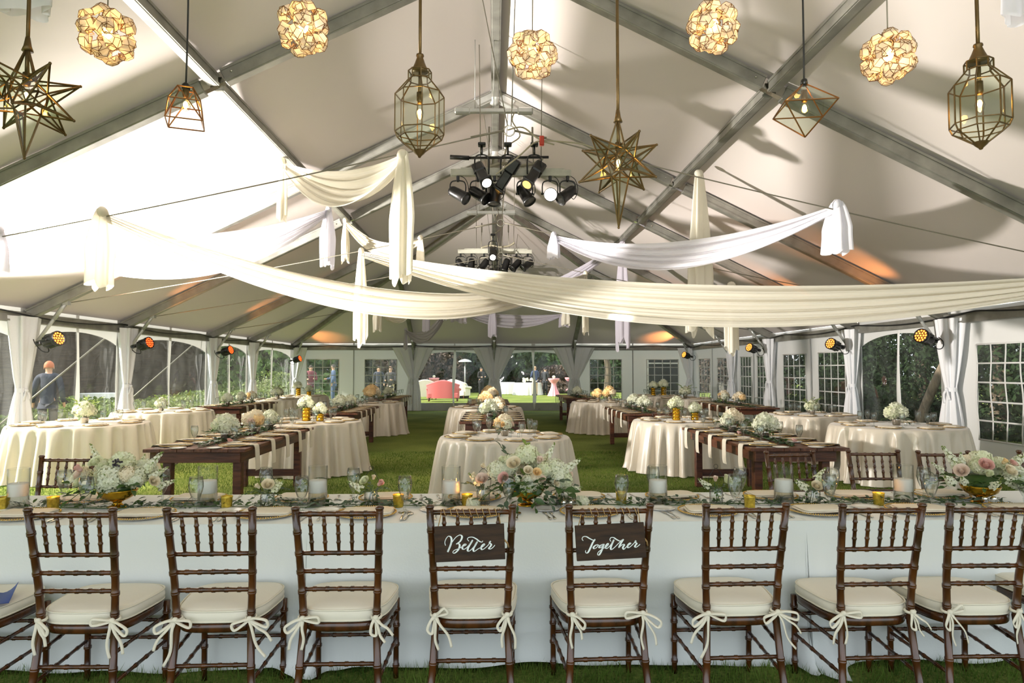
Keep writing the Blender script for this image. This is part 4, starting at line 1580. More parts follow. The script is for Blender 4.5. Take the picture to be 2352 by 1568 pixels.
# pen strokes in pixels of an enlarged view of each board (y downwards)
BETTER = [
    [(435, 765), (415, 690), (440, 600), (500, 530), (560, 545), (588, 610), (580, 700), (545, 800), (510, 880), (488, 925)],
    [(488, 925), (540, 800), (610, 670), (700, 555), (800, 500), (855, 530), (850, 590), (800, 670), (705, 730)],
    [(705, 730), (775, 720), (800, 760), (785, 830), (730, 910), (660, 955), (625, 930), (670, 880), (780, 840), (870, 790), (950, 760), (970, 735), (930, 730), (880, 780), (870, 830), (905, 860), (980, 820), (1060, 730), (1140, 625)],
    [(1140, 625), (1080, 720), (1020, 830), (1010, 890), (1045, 905), (1120, 850), (1200, 750), (1262, 665)],
    [(1262, 665), (1210, 750), (1160, 840), (1160, 895), (1190, 910), (1280, 850), (1390, 800), (1450, 750), (1440, 725), (1390, 760), (1360, 820), (1380, 870), (1440, 845), (1530, 770), (1590, 690), (1610, 655)],
    [(1610, 655), (1580, 700), (1620, 740), (1600, 790), (1560, 840), (1600, 855), (1660, 820), (1720, 755)],
    [(1045, 660), (1000, 610), (1030, 565), (1130, 555), (1230, 600), (1310, 660), (1380, 680), (1400, 645)],
]
TOGETHER = [
    [(350, 715), (320, 670), (350, 615), (430, 610), (520, 660), (610, 700), (665, 675)],
    [(665, 675), (600, 760), (540, 880), (480, 990), (435, 1025), (400, 1000), (410, 955)],
    [(735, 815), (670, 830), (615, 880), (630, 915), (690, 890), (735, 830), (720, 815), (790, 840), (890, 800)],
    [(890, 800), (810, 830), (760, 880), (790, 895), (850, 850), (885, 800), (850, 900), (800, 1010), (750, 1075), (715, 1060), (740, 1000), (850, 920), (950, 870), (1010, 810), (1000, 785), (950, 830), (930, 890), (970, 910), (1050, 840), (1120, 750), (1160, 690)],
    [(1160, 690), (1100, 800), (1065, 900), (1085, 940), (1160, 890), (1270, 790), (1370, 700), (1410, 680)],
    [(1410, 680), (1370, 730), (1320, 810), (1285, 890), (1340, 840), (1400, 810), (1420, 830), (1385, 890), (1410, 935), (1480, 870), (1570, 810), (1600, 785), (1570, 780), (1520, 830), (1510, 885), (1550, 890), (1640, 820), (1710, 750), (1735, 715)],
    [(1735, 715), (1715, 760), (1750, 790), (1720, 830), (1700, 870), (1735, 885), (1790, 850), (1840, 810)],
    [(1075, 735), (1050, 690), (1080, 640), (1150, 640), (1230, 690), (1310, 725), (1370, 700)],
]
def sign(ci, cpx, strokes, scen, tilt, word):
    c = chairs[ci]
    ysg = c.location.y + post_y(0.78) - 0.045
    p = P(cpx[0], cpx[1], ysg)
    o = thing('hanging_sign', p, 0, 'dark stained board with white script reading %s, hung on a chair back' % word, 'sign', 'script signs on the couple\'s chairs')
    o.rotation_euler = (rad(-9), rad(tilt), 0)
    mb = MB()
    mb.box((0, 0, 0), (0.307, 0.016, 0.151), bev=0.0015)
    mb.build('board', MAT['signwood'], o)
    mb = MB()
    S = 0.307 / 1825.0
    M = Matrix.Translation((0, -0.0082, 0))
    T = Matrix.Rotation(rad(-tilt), 4, 'Y')
    st = [[((x - scen[0]), (y - scen[1])) for x, y in s] for s in strokes]
    stroke_mesh(mb, st, S, 21, M @ T)
    mb.build('script_lettering', MAT['paint'], o)
    # twine wound round the top rail and down to the board
    mb = MB()
    IR = Euler(o.rotation_euler).to_matrix().inverted()
    ZR = 0.912
    rc = V((0, c.location.y + post_y(ZR) - p.y, c.location.z + ZR - p.z))
    def lc(x, y, z):
        return IR @ (V((x, y, z)) + rc)
    for s in (-1, 1):
        mb.tube([(s * 0.138, 0.0, 0.070), lc(s * 0.128, -0.014, -0.01), lc(s * 0.126, -0.004, 0.0145)], 0.0022, 5)
    pts = []
    for i in range(160):
        t = i / 159
        a = t * 2 * PI * 9
        pts.append(lc(lerp(-0.126, 0.13, t), 0.0145 * math.cos(a), 0.0145 * math.sin(a)))
    mb.tube(pts, 0.002, 5)
    mb.tube([(0.148, 0.0, 0.01), (0.165, 0.02, -0.01), (0.17, 0.035, -0.03)], 0.004, 5)
    mb.build('twine', MAT['twine'], o)
    return o
sign(3, (1079, 1246), BETTER, (1060, 700), -2.2, 'Better')
sign(4, (1402, 1243), TOGETHER, (1070, 740), -2.6, 'Together')

# ================================================================ HEAD TABLE
TZ = 0.76
TY0, TY1 = 3.56, 4.37
S1, S2 = X_at(706, 3.56, 0.4), X_at(1852, 3.56, 0.4)
def head_cloth(xa, xb, label, pool, seed):
    r = random.Random(seed)
    q = [r.uniform(0, 6) for _ in range(8)]
    mb = MB()
    nx = int((xb - xa) / 0.018)
    def near_end(x):
        return max(math.exp(-((x - xa) / 0.16) ** 2), math.exp(-((x - xb) / 0.16) ** 2))
    def fr(u, v):     # front fall, v 0 at the top edge
        x = lerp(xa, xb, u)
        e = near_end(x)
        k = v ** 1.2
        y = TY0 - 0.004 + 0.018 * k - 0.017 * k * math.sin(x * 6.5 + q[0]) - 0.010 * k * math.sin(x * 13 + q[1] + 1.5 * v)
        y -= e * k * (0.035 + 0.03 * math.sin(x * 42 + q[2]))
        hem = 0.012 + 0.018 * (1 + math.sin(x * 3.1 + q[3])) * 0.5 + 0.012 * math.sin(x * 7.7 + q[4])
        z = lerp(TZ - 0.004, max(0.004, hem), v)
        xx = x
        for px_, w, out_ in pool:
            g = math.exp(-((x - px_) / w) ** 2)
            if v > 0.8:
                t = (v - 0.8) / 0.2
                y -= g * t * out_ * (1 + 0.25 * math.sin(x * 40))
                z = lerp(z, 0.012 + 0.02 * g * abs(math.sin(x * 33 + t * 4)), g * t)
        return (xx, y, z)
    mb.grid(fr, nx, 34, 0, flip=True)
    def tp(u, v):
        x = lerp(xa, xb, u)
        y = lerp(TY0 - 0.004, TY1, v)
        return (x, y, TZ - 0.004 * math.exp(-v * 60) + 0.0006 * math.sin(x * 20 + y * 9))
    mb.grid(tp, nx // 2, 10, 0)
    def bk(u, v):
        x = lerp(xa, xb, u)
        return (x, TY1 + 0.05 * v + 0.012 * v * math.sin(x * 8 + q[5]), lerp(TZ, 0.01, v))
    mb.grid(bk, nx // 2, 8, 0)
    for xe in (xa, xb):
        def sd(u, v, xe=xe):
            y = lerp(TY0, TY1, u)
            s = 1 if xe == xb else -1
            return (xe + s * 0.012 * math.sin(v * 2.5) * (0.5 + 0.5 * math.sin(y * 14)), y - (0.06 * v if u == 0 else 0), lerp(TZ, 0.01, v))
        mb.grid(sd, 10, 10, 0)
    return tag(mb.build('tablecloth', MAT['linen_white']), label, 'tablecloth', 'white cloths on the head table')
head_cloth(-3.7, S1 + 0.004, 'white floor-length cloth on the left length of the head table', [(S1 - 0.03, 0.05, 0.12)], 3)
head_cloth(S1 - 0.004, S2 + 0.004, 'white floor-length cloth on the middle head table behind the signs', [(S1 + 0.03, 0.05, 0.05), (S2 - 0.01, 0.05, 0.10)], 4)
head_cloth(S2 - 0.004, 4.3, 'white floor-length cloth on the right length of the head table', [(S2 + 0.10, 0.085, 0.18)], 5)

# ================================================================ TABLEWARE
def make_goblet(n=20):
    mb = MB()
    pr = [(0.0, 0.003), (0.034, 0.0), (0.035, 0.003), (0.02, 0.008), (0.008, 0.014), (0.0055, 0.03), (0.0075, 0.045), (0.0055, 0.055), (0.012, 0.066), (0.022, 0.085), (0.0325, 0.115), (0.0375, 0.140), (0.037, 0.160), (0.0325, 0.192), (0.0318, 0.1925), (0.0362, 0.160), (0.0366, 0.140), (0.0318, 0.116), (0.021, 0.087), (0.0, 0.072)]
    mb.lathe(pr, n)
    return mb.build('goblet', MAT['glass'])
G1 = Proto(make_goblet(24))
G2 = Proto(make_goblet(12))

def make_charger(detail):
    o = thing('charger_plate')
    mb = MB()
    mb.lathe([(0.0, 0.004), (0.10, 0.004), (0.112, 0.007), (0.150, 0.013), (0.158, 0.014), (0.160, 0.012), (0.150, 0.008), (0.112, 0.002), (0.0, 0.0)], 40 if detail else 24)
    mb.build('plate', MAT['charger'], o)
    mb = MB()
    if detail:
        for k in range(84):
            a = 2 * PI * k / 84
            mb.ball((0.158 * math.cos(a), 0.158 * math.sin(a), 0.0155), 0.0048, 6)
    else:
        mb.tube([(0.158 * math.cos(a), 0.158 * math.sin(a), 0.0145) for a in np.linspace(0, 2 * PI, 41)[:-1]], [0.0048 if k % 2 else 0.003 for k in range(40)], 5, closed=True)
    mb.build('beaded_rim', MAT['bead'], o)
    return o
CH1 = Proto(make_charger(True))
CH2 = Proto(make_charger(False))

def make_flat_napkin(w, l, seed):
    mb = MB()
    def slab(w, l, z0, h, dx, dy):
        def fn(u, v):
            k = [(0.0, 0), (0.94, 0), (1.0, 0.25), (1.0, 0.7), (0.93, 1.0), (0.5, 1.12), (0.0, 1.16)][int(round(v * 6))]
            a = 2 * PI * u
            e = 0.28
            x = math.copysign(abs(math.cos(a)) ** e, math.cos(a)) * w / 2 * k[0]
            y = math.copysign(abs(math.sin(a)) ** e, math.sin(a)) * l / 2 * k[0]
            return (x + dx, y + dy, z0 + h * k[1] + 0.0012 * math.sin(x * 60 + y * 35 + seed))
        mb.grid(fn, 40, 6, 0, closed_u=True)
    slab(w, l, 0, 0.007, 0, 0)
    slab(w * 0.97, l * 0.96, 0.0078, 0.008, 0.004, -0.003)
    return mb.build('folded_napkin', MAT['napkin'])
NP1 = Proto(make_flat_napkin(0.27, 0.17, 1))
NP2 = Proto(make_flat_napkin(0.24, 0.17, 2))

def make_over_edge(seed, edge):
    """napkin lying from the plate (y<0 side inwards) over the table edge at y = +edge, hanging down"""
    r = random.Random(seed)
    mb = MB()
    w = 0.115
    path = [(-0.09, 0.017), (0.0, 0.018), (0.08, 0.0175), (edge - 0.03, 0.012), (edge + 0.004, 0.010), (edge + 0.018, -0.02), (edge + 0.022, -0.12), (edge + 0.024, -0.20), (edge + 0.02, -0.25)]
    pp = catmull([(0, y, z) for y, z in path], 3)
    for i, p in enumerate(pp):
        pass
    sl = r.uniform(-0.05, 0.05)
    mb.grid(lambda u, v: ((u - 0.5) * w * (1 + 0.12 * v) + sl * v * v + 0.0, pp[int(round(v * (len(pp) - 1)))].y, pp[int(round(v * (len(pp) - 1)))].z + 0.006), 4, len(pp) - 1)
    mb.grid(lambda u, v: ((u - 0.5) * w * (1 + 0.12 * v) + sl * v * v + 0.0, pp[int(round(v * (len(pp) - 1)))].y - 0.003, pp[int(round(v * (len(pp) - 1)))].z), 4, len(pp) - 1, flip=True)
    return mb.build('hanging_napkin', MAT['napkin'])

def cutlery(kind):
    mb = MB()
    hd = [(-0.10, 0.0065), (-0.085, 0.008), (-0.04, 0.004), (0.02, 0.0032)]
    if kind == 'fork':
        mb.tube([(0, y, 0.003 + 0.002 * math.sin(i)) for i, (y, r_) in enumerate(hd)], [r_ for y, r_ in hd], 6, flat=0.35, up=(0, 0, 1))
        mb.tube([(0, 0.02, 0.004), (0, 0.035, 0.006), (0, 0.052, 0.005)], [0.0032, 0.010, 0.0115], 8, flat=0.18, up=(0, 0, 1))
        for k in range(4):
            x = -0.0095 + 0.0063 * k
            mb.tube([(x, 0.05, 0.005), (x, 0.08, 0.006), (x * 0.95, 0.098, 0.010)], [0.0022, 0.0018, 0.0009], 5, flat=0.7, up=(0, 0, 1))
    elif kind == 'knife':
        mb.tube([(0, -0.105, 0.004), (0, -0.09, 0.004), (0, -0.02, 0.004), (0, 0.0, 0.004)], [0.006, 0.0085, 0.006, 0.0055], 6, flat=0.5, up=(0, 0, 1))
        mb.tube([(0, 0.0, 0.004), (0.001, 0.06, 0.004), (0.002, 0.105, 0.004), (0.003, 0.122, 0.004)], [0.006, 0.0095, 0.009, 0.002], 6, flat=0.12, up=(0, 0, 1))
    else:
        mb.tube([(0, y, 0.004) for y, r_ in hd], [r_ for y, r_ in hd], 6, flat=0.35, up=(0, 0, 1))
        mb.tube([(0, 0.02, 0.004), (0, 0.035, 0.004), (0, 0.055, 0.003), (0, 0.075, 0.004), (0, 0.085, 0.006)], [0.003, 0.012, 0.0185, 0.013, 0.003], 10, flat=0.2, up=(0, 0, 1))
    return mb.build(kind, MAT['steel'])
FK, KN, SPN = Proto(cutlery('fork')), Proto(cutlery('knife')), Proto(cutlery('spoon'))
def make_bread_plate():
    mb = MB()
    mb.lathe([(0.0, 0.004), (0.05, 0.004), (0.058, 0.008), (0.078, 0.013), (0.079, 0.011), (0.058, 0.003), (0.0, 0.0)], 32)
    return mb.build('bread_plate', MAT['china'])
BP = Proto(make_bread_plate())
def make_votive():
    o = thing('votive_holder')
    mb = MB()
    mb.lathe([(0.0, 0.0), (0.026, 0.0), (0.029, 0.006), (0.031, 0.062), (0.0335, 0.072), (0.0315, 0.072), (0.029, 0.06), (0.027, 0.008), (0, 0.006)], 20)
    mb.build('gold_cup', MAT['goldvotive'], o)
    mb = MB()
    mb.lathe([(0.0, 0.034), (0.024, 0.034), (0.026, 0.03), (0.026, 0.008)], 14)
    mb.build('tea_light', MAT['wax'], o)
    mb = MB()
    mb.ball((0, 0, 0.044), (0.004, 0.004, 0.009), 6)
    mb.build('flame', MAT['flame'], o)
    return o
VO = Proto(make_votive())
def make_hurricane():
    o = thing('glass_cylinder_candle')
    mb = MB()
    mb.lathe([(0.0, 0.004), (0.052, 0.003), (0.054, 0.0), (0.0545, 0.225), (0.053, 0.227), (0.0515, 0.225), (0.051, 0.010), (0.0, 0.010)], 32)
    mb.build('glass_cylinder', MAT['glass_cyl'], o)
    mb = MB()
    mb.lathe([(0.0, 0.012), (0.0505, 0.012), (0.0505, 0.072), (0.0, 0.072)], 28)
    mb.build('water', MAT['water'], o)
    mb = MB()
    mb.lathe([(0.0, 0.074), (0.049, 0.074), (0.0505, 0.078), (0.0505, 0.140), (0.049, 0.145), (0.0, 0.143)], 28)
    mb.tube([(0, 0, 0.142), (0.001, 0, 0.155)], 0.0015, 5)
    mb.build('candle', MAT['wax'], o)
    return o
HC = Proto(make_hurricane())
def make_shaker():
    o = thing('salt_shaker')
    mb = MB()
    mb.lathe([(0, 0), (0.017, 0), (0.018, 0.004), (0.016, 0.034), (0.013, 0.038), (0, 0.038)], 12)
    mb.build('jar', MAT['glass'], o)
    mb = MB()
    mb.lathe([(0.0145, 0.036), (0.0145, 0.046), (0.009, 0.052), (0, 0.053)], 12)
    mb.build('cap', MAT['steel'], o)
    return o
SH = Proto(make_shaker())

# ================================================================ FLOWERS
MESH = {}
def rose_mesh(mat, openness=1.0, seed=0):
    key = ('rose', mat, openness, seed)
    if key in MESH:
        return MESH[key]
    r = random.Random(hash((openness, seed)) % 1000)
    mb = MB()
    mb.ball((0, 0, 0.014), (0.011, 0.011, 0.016), 8)
    for l, (k, rb, rt, h, curl) in enumerate(((3, 0.005, 0.007, 0.036, 0.0), (4, 0.006, 0.011, 0.038, 0.001), (4, 0.007, 0.0155, 0.038, 0.002), (5, 0.008, 0.020, 0.037, 0.004), (5, 0.009, 0.0245, 0.034, 0.005), (5, 0.010, 0.0285, 0.030, 0.006))):
        if openness < 0.7 and l > 3:
            continue
        a0 = r.uniform(0, 6)
        for i in range(k):
            a1 = a0 + 2 * PI * i / k
            span = 2 * PI / k * 1.5
            def fn(u, v, a1=a1, span=span, rb=rb, rt=rt, h=h, curl=curl):
                a = a1 + (u - 0.5) * span * (0.4 + 0.6 * min(1, v * 2))
                e = (2 * u - 1) ** 2
                rr = lerp(rb * 0.4, rt * openness, math.sin(v * PI / 2) ** 0.8)
                z = h * v * (1 - 0.22 * e * v)
                if v > 0.7:
                    t = (v - 0.7) / 0.3
                    rr += curl * t * (1 - 0.4 * e)
                    z -= curl * 0.55 * t * t
                return (rr * math.cos(a), rr * math.sin(a), z)
            mb.grid(fn, 5, 5)
    MESH[key] = mb.mesh('rose', MAT[mat])
    return MESH[key]

def hydrangea_mesh(mat, nf, seed=0):
    key = ('hyd', mat, nf, seed)
    if key in MESH:
        return MESH[key]
    r = random.Random(seed + nf)
    mb = MB()
    mb.ball((0, 0, 0.0), (0.055, 0.055, 0.045), 10)
    s = math.sqrt(4 * PI * 0.062 ** 2 / nf) * 0.66
    for i in range(nf):
        z = 1 - 1.75 * (i + 0.5) / nf
        a = i * 2.39996
        q = math.sqrt(max(0, 1 - z * z))
        d = V((q * math.cos(a), q * math.sin(a), z))
        M = frame_of(d, r.uniform(0, 6))
        c = V((d.x * 0.064, d.y * 0.064, d.z * 0.054)) * r.uniform(0.94, 1.10)
        tl = Euler((r.uniform(-0.35, 0.35), r.uniform(-0.35, 0.35), 0)).to_matrix()
        for k in range(4):
            b_ = k * PI / 2
            e1 = V((math.cos(b_), math.sin(b_), 0))
            e2 = V((-math.sin(b_), math.cos(b_), 0))
            pts = [V((0, 0, 0)), e1 * s * 0.5 - e2 * s * 0.42 + V((0, 0, s * 0.12)), e1 * s * 1.02 - e2 * s * 0.22 + V((0, 0, s * 0.2)), e1 * s * 1.02 + e2 * s * 0.22 + V((0, 0, s * 0.2)), e1 * s * 0.5 + e2 * s * 0.42 + V((0, 0, s * 0.12))]
            mb.add([M @ (tl @ p) + c for p in pts], [(0, 1, 2, 3, 4)], 0, False)
    MESH[key] = mb.mesh('hydrangea', MAT[mat])
    return MESH[key]

def stock_mesh(mat, n=26, Ls=0.13, seed=0):
    key = ('stock', mat, n, seed)
    if key in MESH:
        return MESH[key]
    r = random.Random(seed)
    mb = MB()
    mb.tube([(0, 0, -0.05), (0, 0, Ls)], 0.0025, 5, 1)
    for i in range(n):
        t = i / n
        a = i * 2.4
        rr = lerp(0.024, 0.005, t)
        sc = lerp(0.018, 0.006, t)
        c = V((rr * math.cos(a), rr * math.sin(a), Ls * t))
        M = frame_of(V((math.cos(a), math.sin(a), 0.5)).normalized(), r.uniform(0, 6))
        for k in range(5):
            b_ = 2 * PI * k / 5
            e1 = V((math.cos(b_), math.sin(b_), 0.25))
            e2 = V((-math.sin(b_), math.cos(b_), 0))
            pts = [V((0, 0, 0)), e1 * sc * 0.6 - e2 * sc * 0.45, e1 * sc * 1.05, e1 * sc * 0.6 + e2 * sc * 0.45]
            mb.add([M @ p + c for p in pts], [(0, 1, 2, 3)], 0 if t < 0.85 else 1, False)
    MESH[key] = mb.mesh('stock', [MAT[mat], MAT['leaf_lime']])
    return MESH[key]

def leaf_pts(mb, M, Lf, w, bend=0.25, mi=0):
    """a folded, bending leaf along +y of M"""
    rows = [(0, 0.06), (0.25, 0.75), (0.5, 1.0), (0.78, 0.65), (1.0, 0.02)]
    vs = []
    for t, k in rows:
        z = -bend * Lf * t * t
        vs += [M @ V((-w * k, Lf * t, z + w * k * 0.3)), M @ V((0, Lf * t, z)), M @ V((w * k, Lf * t, z + w * k * 0.3))]
    fs = []
    for i in range(len(rows) - 1):
        a = i * 3
        fs += [(a, a + 1, a + 4, a + 3), (a + 1, a + 2, a + 5, a + 4)]
    mb.add(vs, fs, mi, True)

def spray_mesh(mat, n, Ls, ll, lw, seed=0, mat2=None):
    key = ('spray', mat, n, Ls, ll, seed)
    if key in MESH:
        return MESH[key]
    r = random.Random(seed)
    mb = MB()
    path = catmull([(0, 0, 0), (0, Ls * 0.35, Ls * 0.1), (0, Ls * 0.7, Ls * 0.08), (0, Ls, -Ls * 0.06)], 5)
    mb.tube(path, 0.0018, 4, 1)
    for i in range(n):
        t = (i + 1) / n
        c = path[min(int(t * (len(path) - 1)), len(path) - 1)]
        az = (1 if i % 2 else -1) * r.uniform(0.5, 1.1) if i < n - 1 else 0
        M = Matrix.Translation(c) @ Euler((r.uniform(-0.3, 0.5), r.uniform(-0.6, 0.6), az)).to_matrix().to_4x4()
        k = r.uniform(0.75, 1.15) * lerp(1.0, 0.7, t)
        leaf_pts(mb, M, ll * k, lw * k, r.uniform(0.1, 0.4), 0)
    MESH[key] = mb.mesh('leaf_spray', [MAT[mat], MAT['stem']])
    return MESH[key]

def orient(d, spin=0.0):
    return frame_of(V(d).normalized(), spin).to_euler()

def bloom(o, kind, mat, p, d, sc=1.0, seed=0, nf=70, name=None):
    sp = random.Random(seed * 7 + len(o.name)).uniform(0, 6)
    if kind == 'rose':
        me, nm = rose_mesh(mat, 1.0 if seed % 3 else 0.62, seed % 2), 'rose'
    elif kind == 'hyd':
        me, nm = hydrangea_mesh(mat, nf), 'hydrangea_bloom'
    elif kind == 'stock':
        me, nm = stock_mesh(mat), 'stock_bloom'
    elif kind == 'berry':
        key = ('berry',)
        if key not in MESH:
            mb = MB()
            r = random.Random(5)
            for i in range(26):
                q = V((r.gauss(0, 1), r.gauss(0, 1), r.gauss(0, 1))).normalized() * r.uniform(0.012, 0.028)
                mb.ball(q, 0.0055, 6)
            MESH[key] = mb.mesh('berries', MAT['berry'])
        me, nm = MESH[key], 'berry_cluster'
    return link(name or nm, me, o, p, orient(d, sp), sc)

def spray(o, mat, p, d, sc=1.0, n=8, Ls=0.16, ll=0.06, lw=0.014, seed=0, roll=0.0):
    me = spray_mesh(mat, n, Ls, ll, lw, seed)
    d = V(d).normalized()
    q = d.to_track_quat('Y', 'Z').to_euler()
    return link('leaf_spray', me, o, p, q, sc)

def compote(o, R=0.105, H=0.105):
    mb = MB()
    k = R / 0.105
    mb.lathe([(0.0, 0.004), (0.052 * k, 0.0), (0.055 * k, 0.004), (0.05 * k, 0.010), (0.03 * k, 0.016), (0.022 * k, 0.026), (0.026 * k, 0.036), (0.055 * k, 0.046), (0.088 * k, 0.066), (R, 0.098), (R * 1.01, H), (R * 0.97, H), (R * 0.85, 0.075), (0.05 * k, 0.056), (0, 0.05)], 36)
    mb.build('gold_bowl', MAT['gold'], o)

def big_centre(px, py, D, label, plan, sprays, seed):
    p = P(px, py, D)
    o = thing('flower_centerpiece', (p.x, p.y, TZ), 0, label, 'flower arrangement', 'gold bowl centrepieces on the head table')
    compote(o)
    c = V((0, 0, 0.11))
    mb = MB()
    mb.ball((0, 0, 0.115), (0.10, 0.10, 0.05), 12)
    mb.build('foliage_base', MAT['leaf'], o)
    fill = random.Random(seed + 5)
    plan = list(plan)
    for k in range(16):
        a, e_ = fill.uniform(0, 2 * PI), fill.uniform(0.1, 1.2)
        q = (0.17 * math.cos(a) * math.cos(e_), 0.12 * math.sin(a) * math.cos(e_), 0.13 + 0.12 * math.sin(e_))
        plan.append((fill.choice(['hyd', 'stock', 'rose', 'hyd']), fill.choice(['petal_white', 'petal_green', 'petal_cream', 'petal_white']), q[0], q[1], q[2], fill.uniform(0.55, 0.8)))
    for i, (kind, mat, x, y, z, sc) in enumerate(plan):
        q = V((x * 1.36, y * 1.12, z))
        if kind == 'rose':
            q.y -= 0.012
            sc *= 1.08
        d = (q - V((0, 0, 0.04))).normalized()
        if y < 0:
            d = (d + V((0, -0.5, 0.1))).normalized()
        bloom(o, kind, mat, q, d, sc, seed + i, 90)
    r = random.Random(seed)
    for i, (mat, a, el, Ls, rr) in enumerate(sprays):
        d = V((math.cos(a) * math.cos(el), math.sin(a) * math.cos(el), math.sin(el)))
        spray(o, mat, V((0, 0, 0.115)) + V((math.cos(a), math.sin(a), 0)) * rr, d, Ls / 0.16, 8 if mat != 'leaf' else 6, 0.16, 0.075 if mat == 'leaf' else 0.05, 0.02 if mat == 'leaf' else 0.014, i % 3)
    return o
def std_sprays(n, seed):
    r = random.Random(seed)
    out_ = []
    for i in range(n):
        a = 2 * PI * i / n + r.uniform(-0.2, 0.2)
        out_.append((r.choice(['leaf', 'leaf', 'leaf_grey', 'leaf']), a, r.uniform(-0.25, 0.35), r.uniform(0.11, 0.19), 0.06))
    return out_
CPLAN = [('hyd', 'petal_green', 0.0, 0.02, 0.285, 1.05), ('rose', 'petal_cream', -0.055, -0.09, 0.245, 1.15), ('rose', 'petal_blush', 0.045, -0.075, 0.255, 1.15),
         ('rose', 'petal_cream', 0.0, -0.115, 0.215, 0.75), ('rose', 'petal_peach', 0.035, -0.115, 0.205, 0.72), ('rose', 'petal_blush', 0.055, -0.12, 0.165, 1.0),
         ('rose', 'petal_pink', -0.095, -0.1, 0.17, 0.95), ('hyd', 'petal_white', -0.125, -0.04, 0.21, 0.85), ('hyd', 'petal_white', 0.125, -0.02, 0.20, 1.05),
         ('hyd', 'petal_green', 0.155, -0.02, 0.15, 0.85), ('hyd', 'petal_white', 0.01, -0.1, 0.145, 0.75), ('rose', 'petal_green', -0.10, -0.02, 0.255, 0.95),
         ('stock', 'petal_white', 0.17, -0.01, 0.21, 0.9), ('stock', 'petal_white', -0.02, -0.12, 0.12, 0.7), ('rose', 'petal_cream', -0.175, -0.03, 0.225, 0.8),
         ('rose', 'petal_green', -0.14, 0.06, 0.2, 1.0), ('hyd', 'petal_white', 0.06, 0.09, 0.22, 1.0), ('hyd', 'petal_green', -0.07, 0.1, 0.22, 1.0),
         ('stock', 'petal_white', 0.18, -0.06, 0.1, 0.65), ('stock', 'petal_white', 0.09, 0.0, 0.28, 0.7), ('stock', 'petal_white', -0.045, -0.12, 0.165, 0.6)]
big_centre(1210, 1140, 3.98, 'big white, cream and blush flower bowl at the middle of the head table', CPLAN,
           std_sprays(15, 3) + [('leaf', 4.4, -0.5, 0.15, 0.07), ('leaf', 4.9, -0.55, 0.16, 0.07), ('leaf', 3.6, -0.2, 0.22, 0.07), ('leaf_grey', 5.3, -0.4, 0.18, 0.07), ('leaf_lime', 4.6, 0.0, 0.12, 0.09), ('leaf', 5.0, 0.2, 0.13, 0.09), ('leaf_grey', 4.1, -0.45, 0.2, 0.07), ('leaf_lime', 1.6, 1.2, 0.24, 0.05), ('leaf_grey', 2.4, 1.1, 0.24, 0.08), ('leaf', 5.8, -0.2, 0.22, 0.08)], 40)
LPLAN = [('hyd', 'petal_white', 0.0, -0.08, 0.175, 1.15), ('hyd', 'petal_green', 0.01, 0.02, 0.255, 1.0), ('hyd', 'petal_white', 0.09, -0.05, 0.18, 0.9), ('rose', 'petal_pink', -0.115, -0.06, 0.22, 1.1),
         ('rose', 'petal_blush', -0.13, -0.04, 0.185, 0.9), ('rose', 'petal_green', -0.055, -0.06, 0.255, 1.0), ('berry', 'berry', 0.03, -0.07, 0.255, 1.2), ('rose', 'petal_green', -0.12, -0.06, 0.145, 0.9),
         ('stock', 'petal_white', 0.12, 0.0, 0.22, 1.0), ('stock', 'petal_white', 0.15, -0.02, 0.17, 0.8), ('stock', 'petal_white', -0.1, 0.03, 0.27, 0.8), ('hyd', 'petal_green', -0.08, 0.08, 0.2, 1.0),
         ('hyd', 'petal_white', 0.08, 0.09, 0.2, 1.0), ('rose', 'petal_cream', 0.16, -0.03, 0.15, 0.9), ('stock', 'petal_white', 0.17, 0.0, 0.12, 0.8)]
big_centre(270, 1140, 3.98, 'white hydrangea flower bowl with a coral bloom, left on the head table', LPLAN, std_sprays(14, 5), 60)
RPLAN = [('hyd', 'petal_white', 0.13, -0.05, 0.16, 1.1), ('hyd', 'petal_green', 0.02, 0.03, 0.24, 1.05), ('rose', 'petal_pink', -0.035, -0.085, 0.225, 1.15), ('rose', 'petal_blush', -0.12, -0.06, 0.19, 1.15),
         ('rose', 'petal_green', -0.04, -0.11, 0.18, 1.15), ('rose', 'petal_cream', 0.06, -0.09, 0.195, 1.05), ('stock', 'petal_white', -0.02, -0.12, 0.12, 0.75), ('stock', 'petal_white', -0.15, -0.04, 0.13, 0.9),
         ('stock', 'petal_white', -0.1, 0.0, 0.22, 1.1), ('stock', 'petal_white', 0.15, 0.0, 0.22, 1.0), ('rose', 'petal_peach', 0.075, -0.03, 0.235, 0.9), ('rose', 'petal_pink', 0.12, -0.02, 0.22, 0.9),
         ('hyd', 'petal_white', 0.0, 0.09, 0.2, 1.0), ('hyd', 'petal_green', 0.1, 0.09, 0.18, 1.0), ('stock', 'petal_white', 0.05, -0.11, 0.145, 0.7), ('stock', 'petal_white', -0.1, -0.05, 0.13, 0.7)]
big_centre(2252, 1130, 3.98, 'white and pink rose flower bowl at the right of the head table', RPLAN, std_sprays(13, 8), 80)

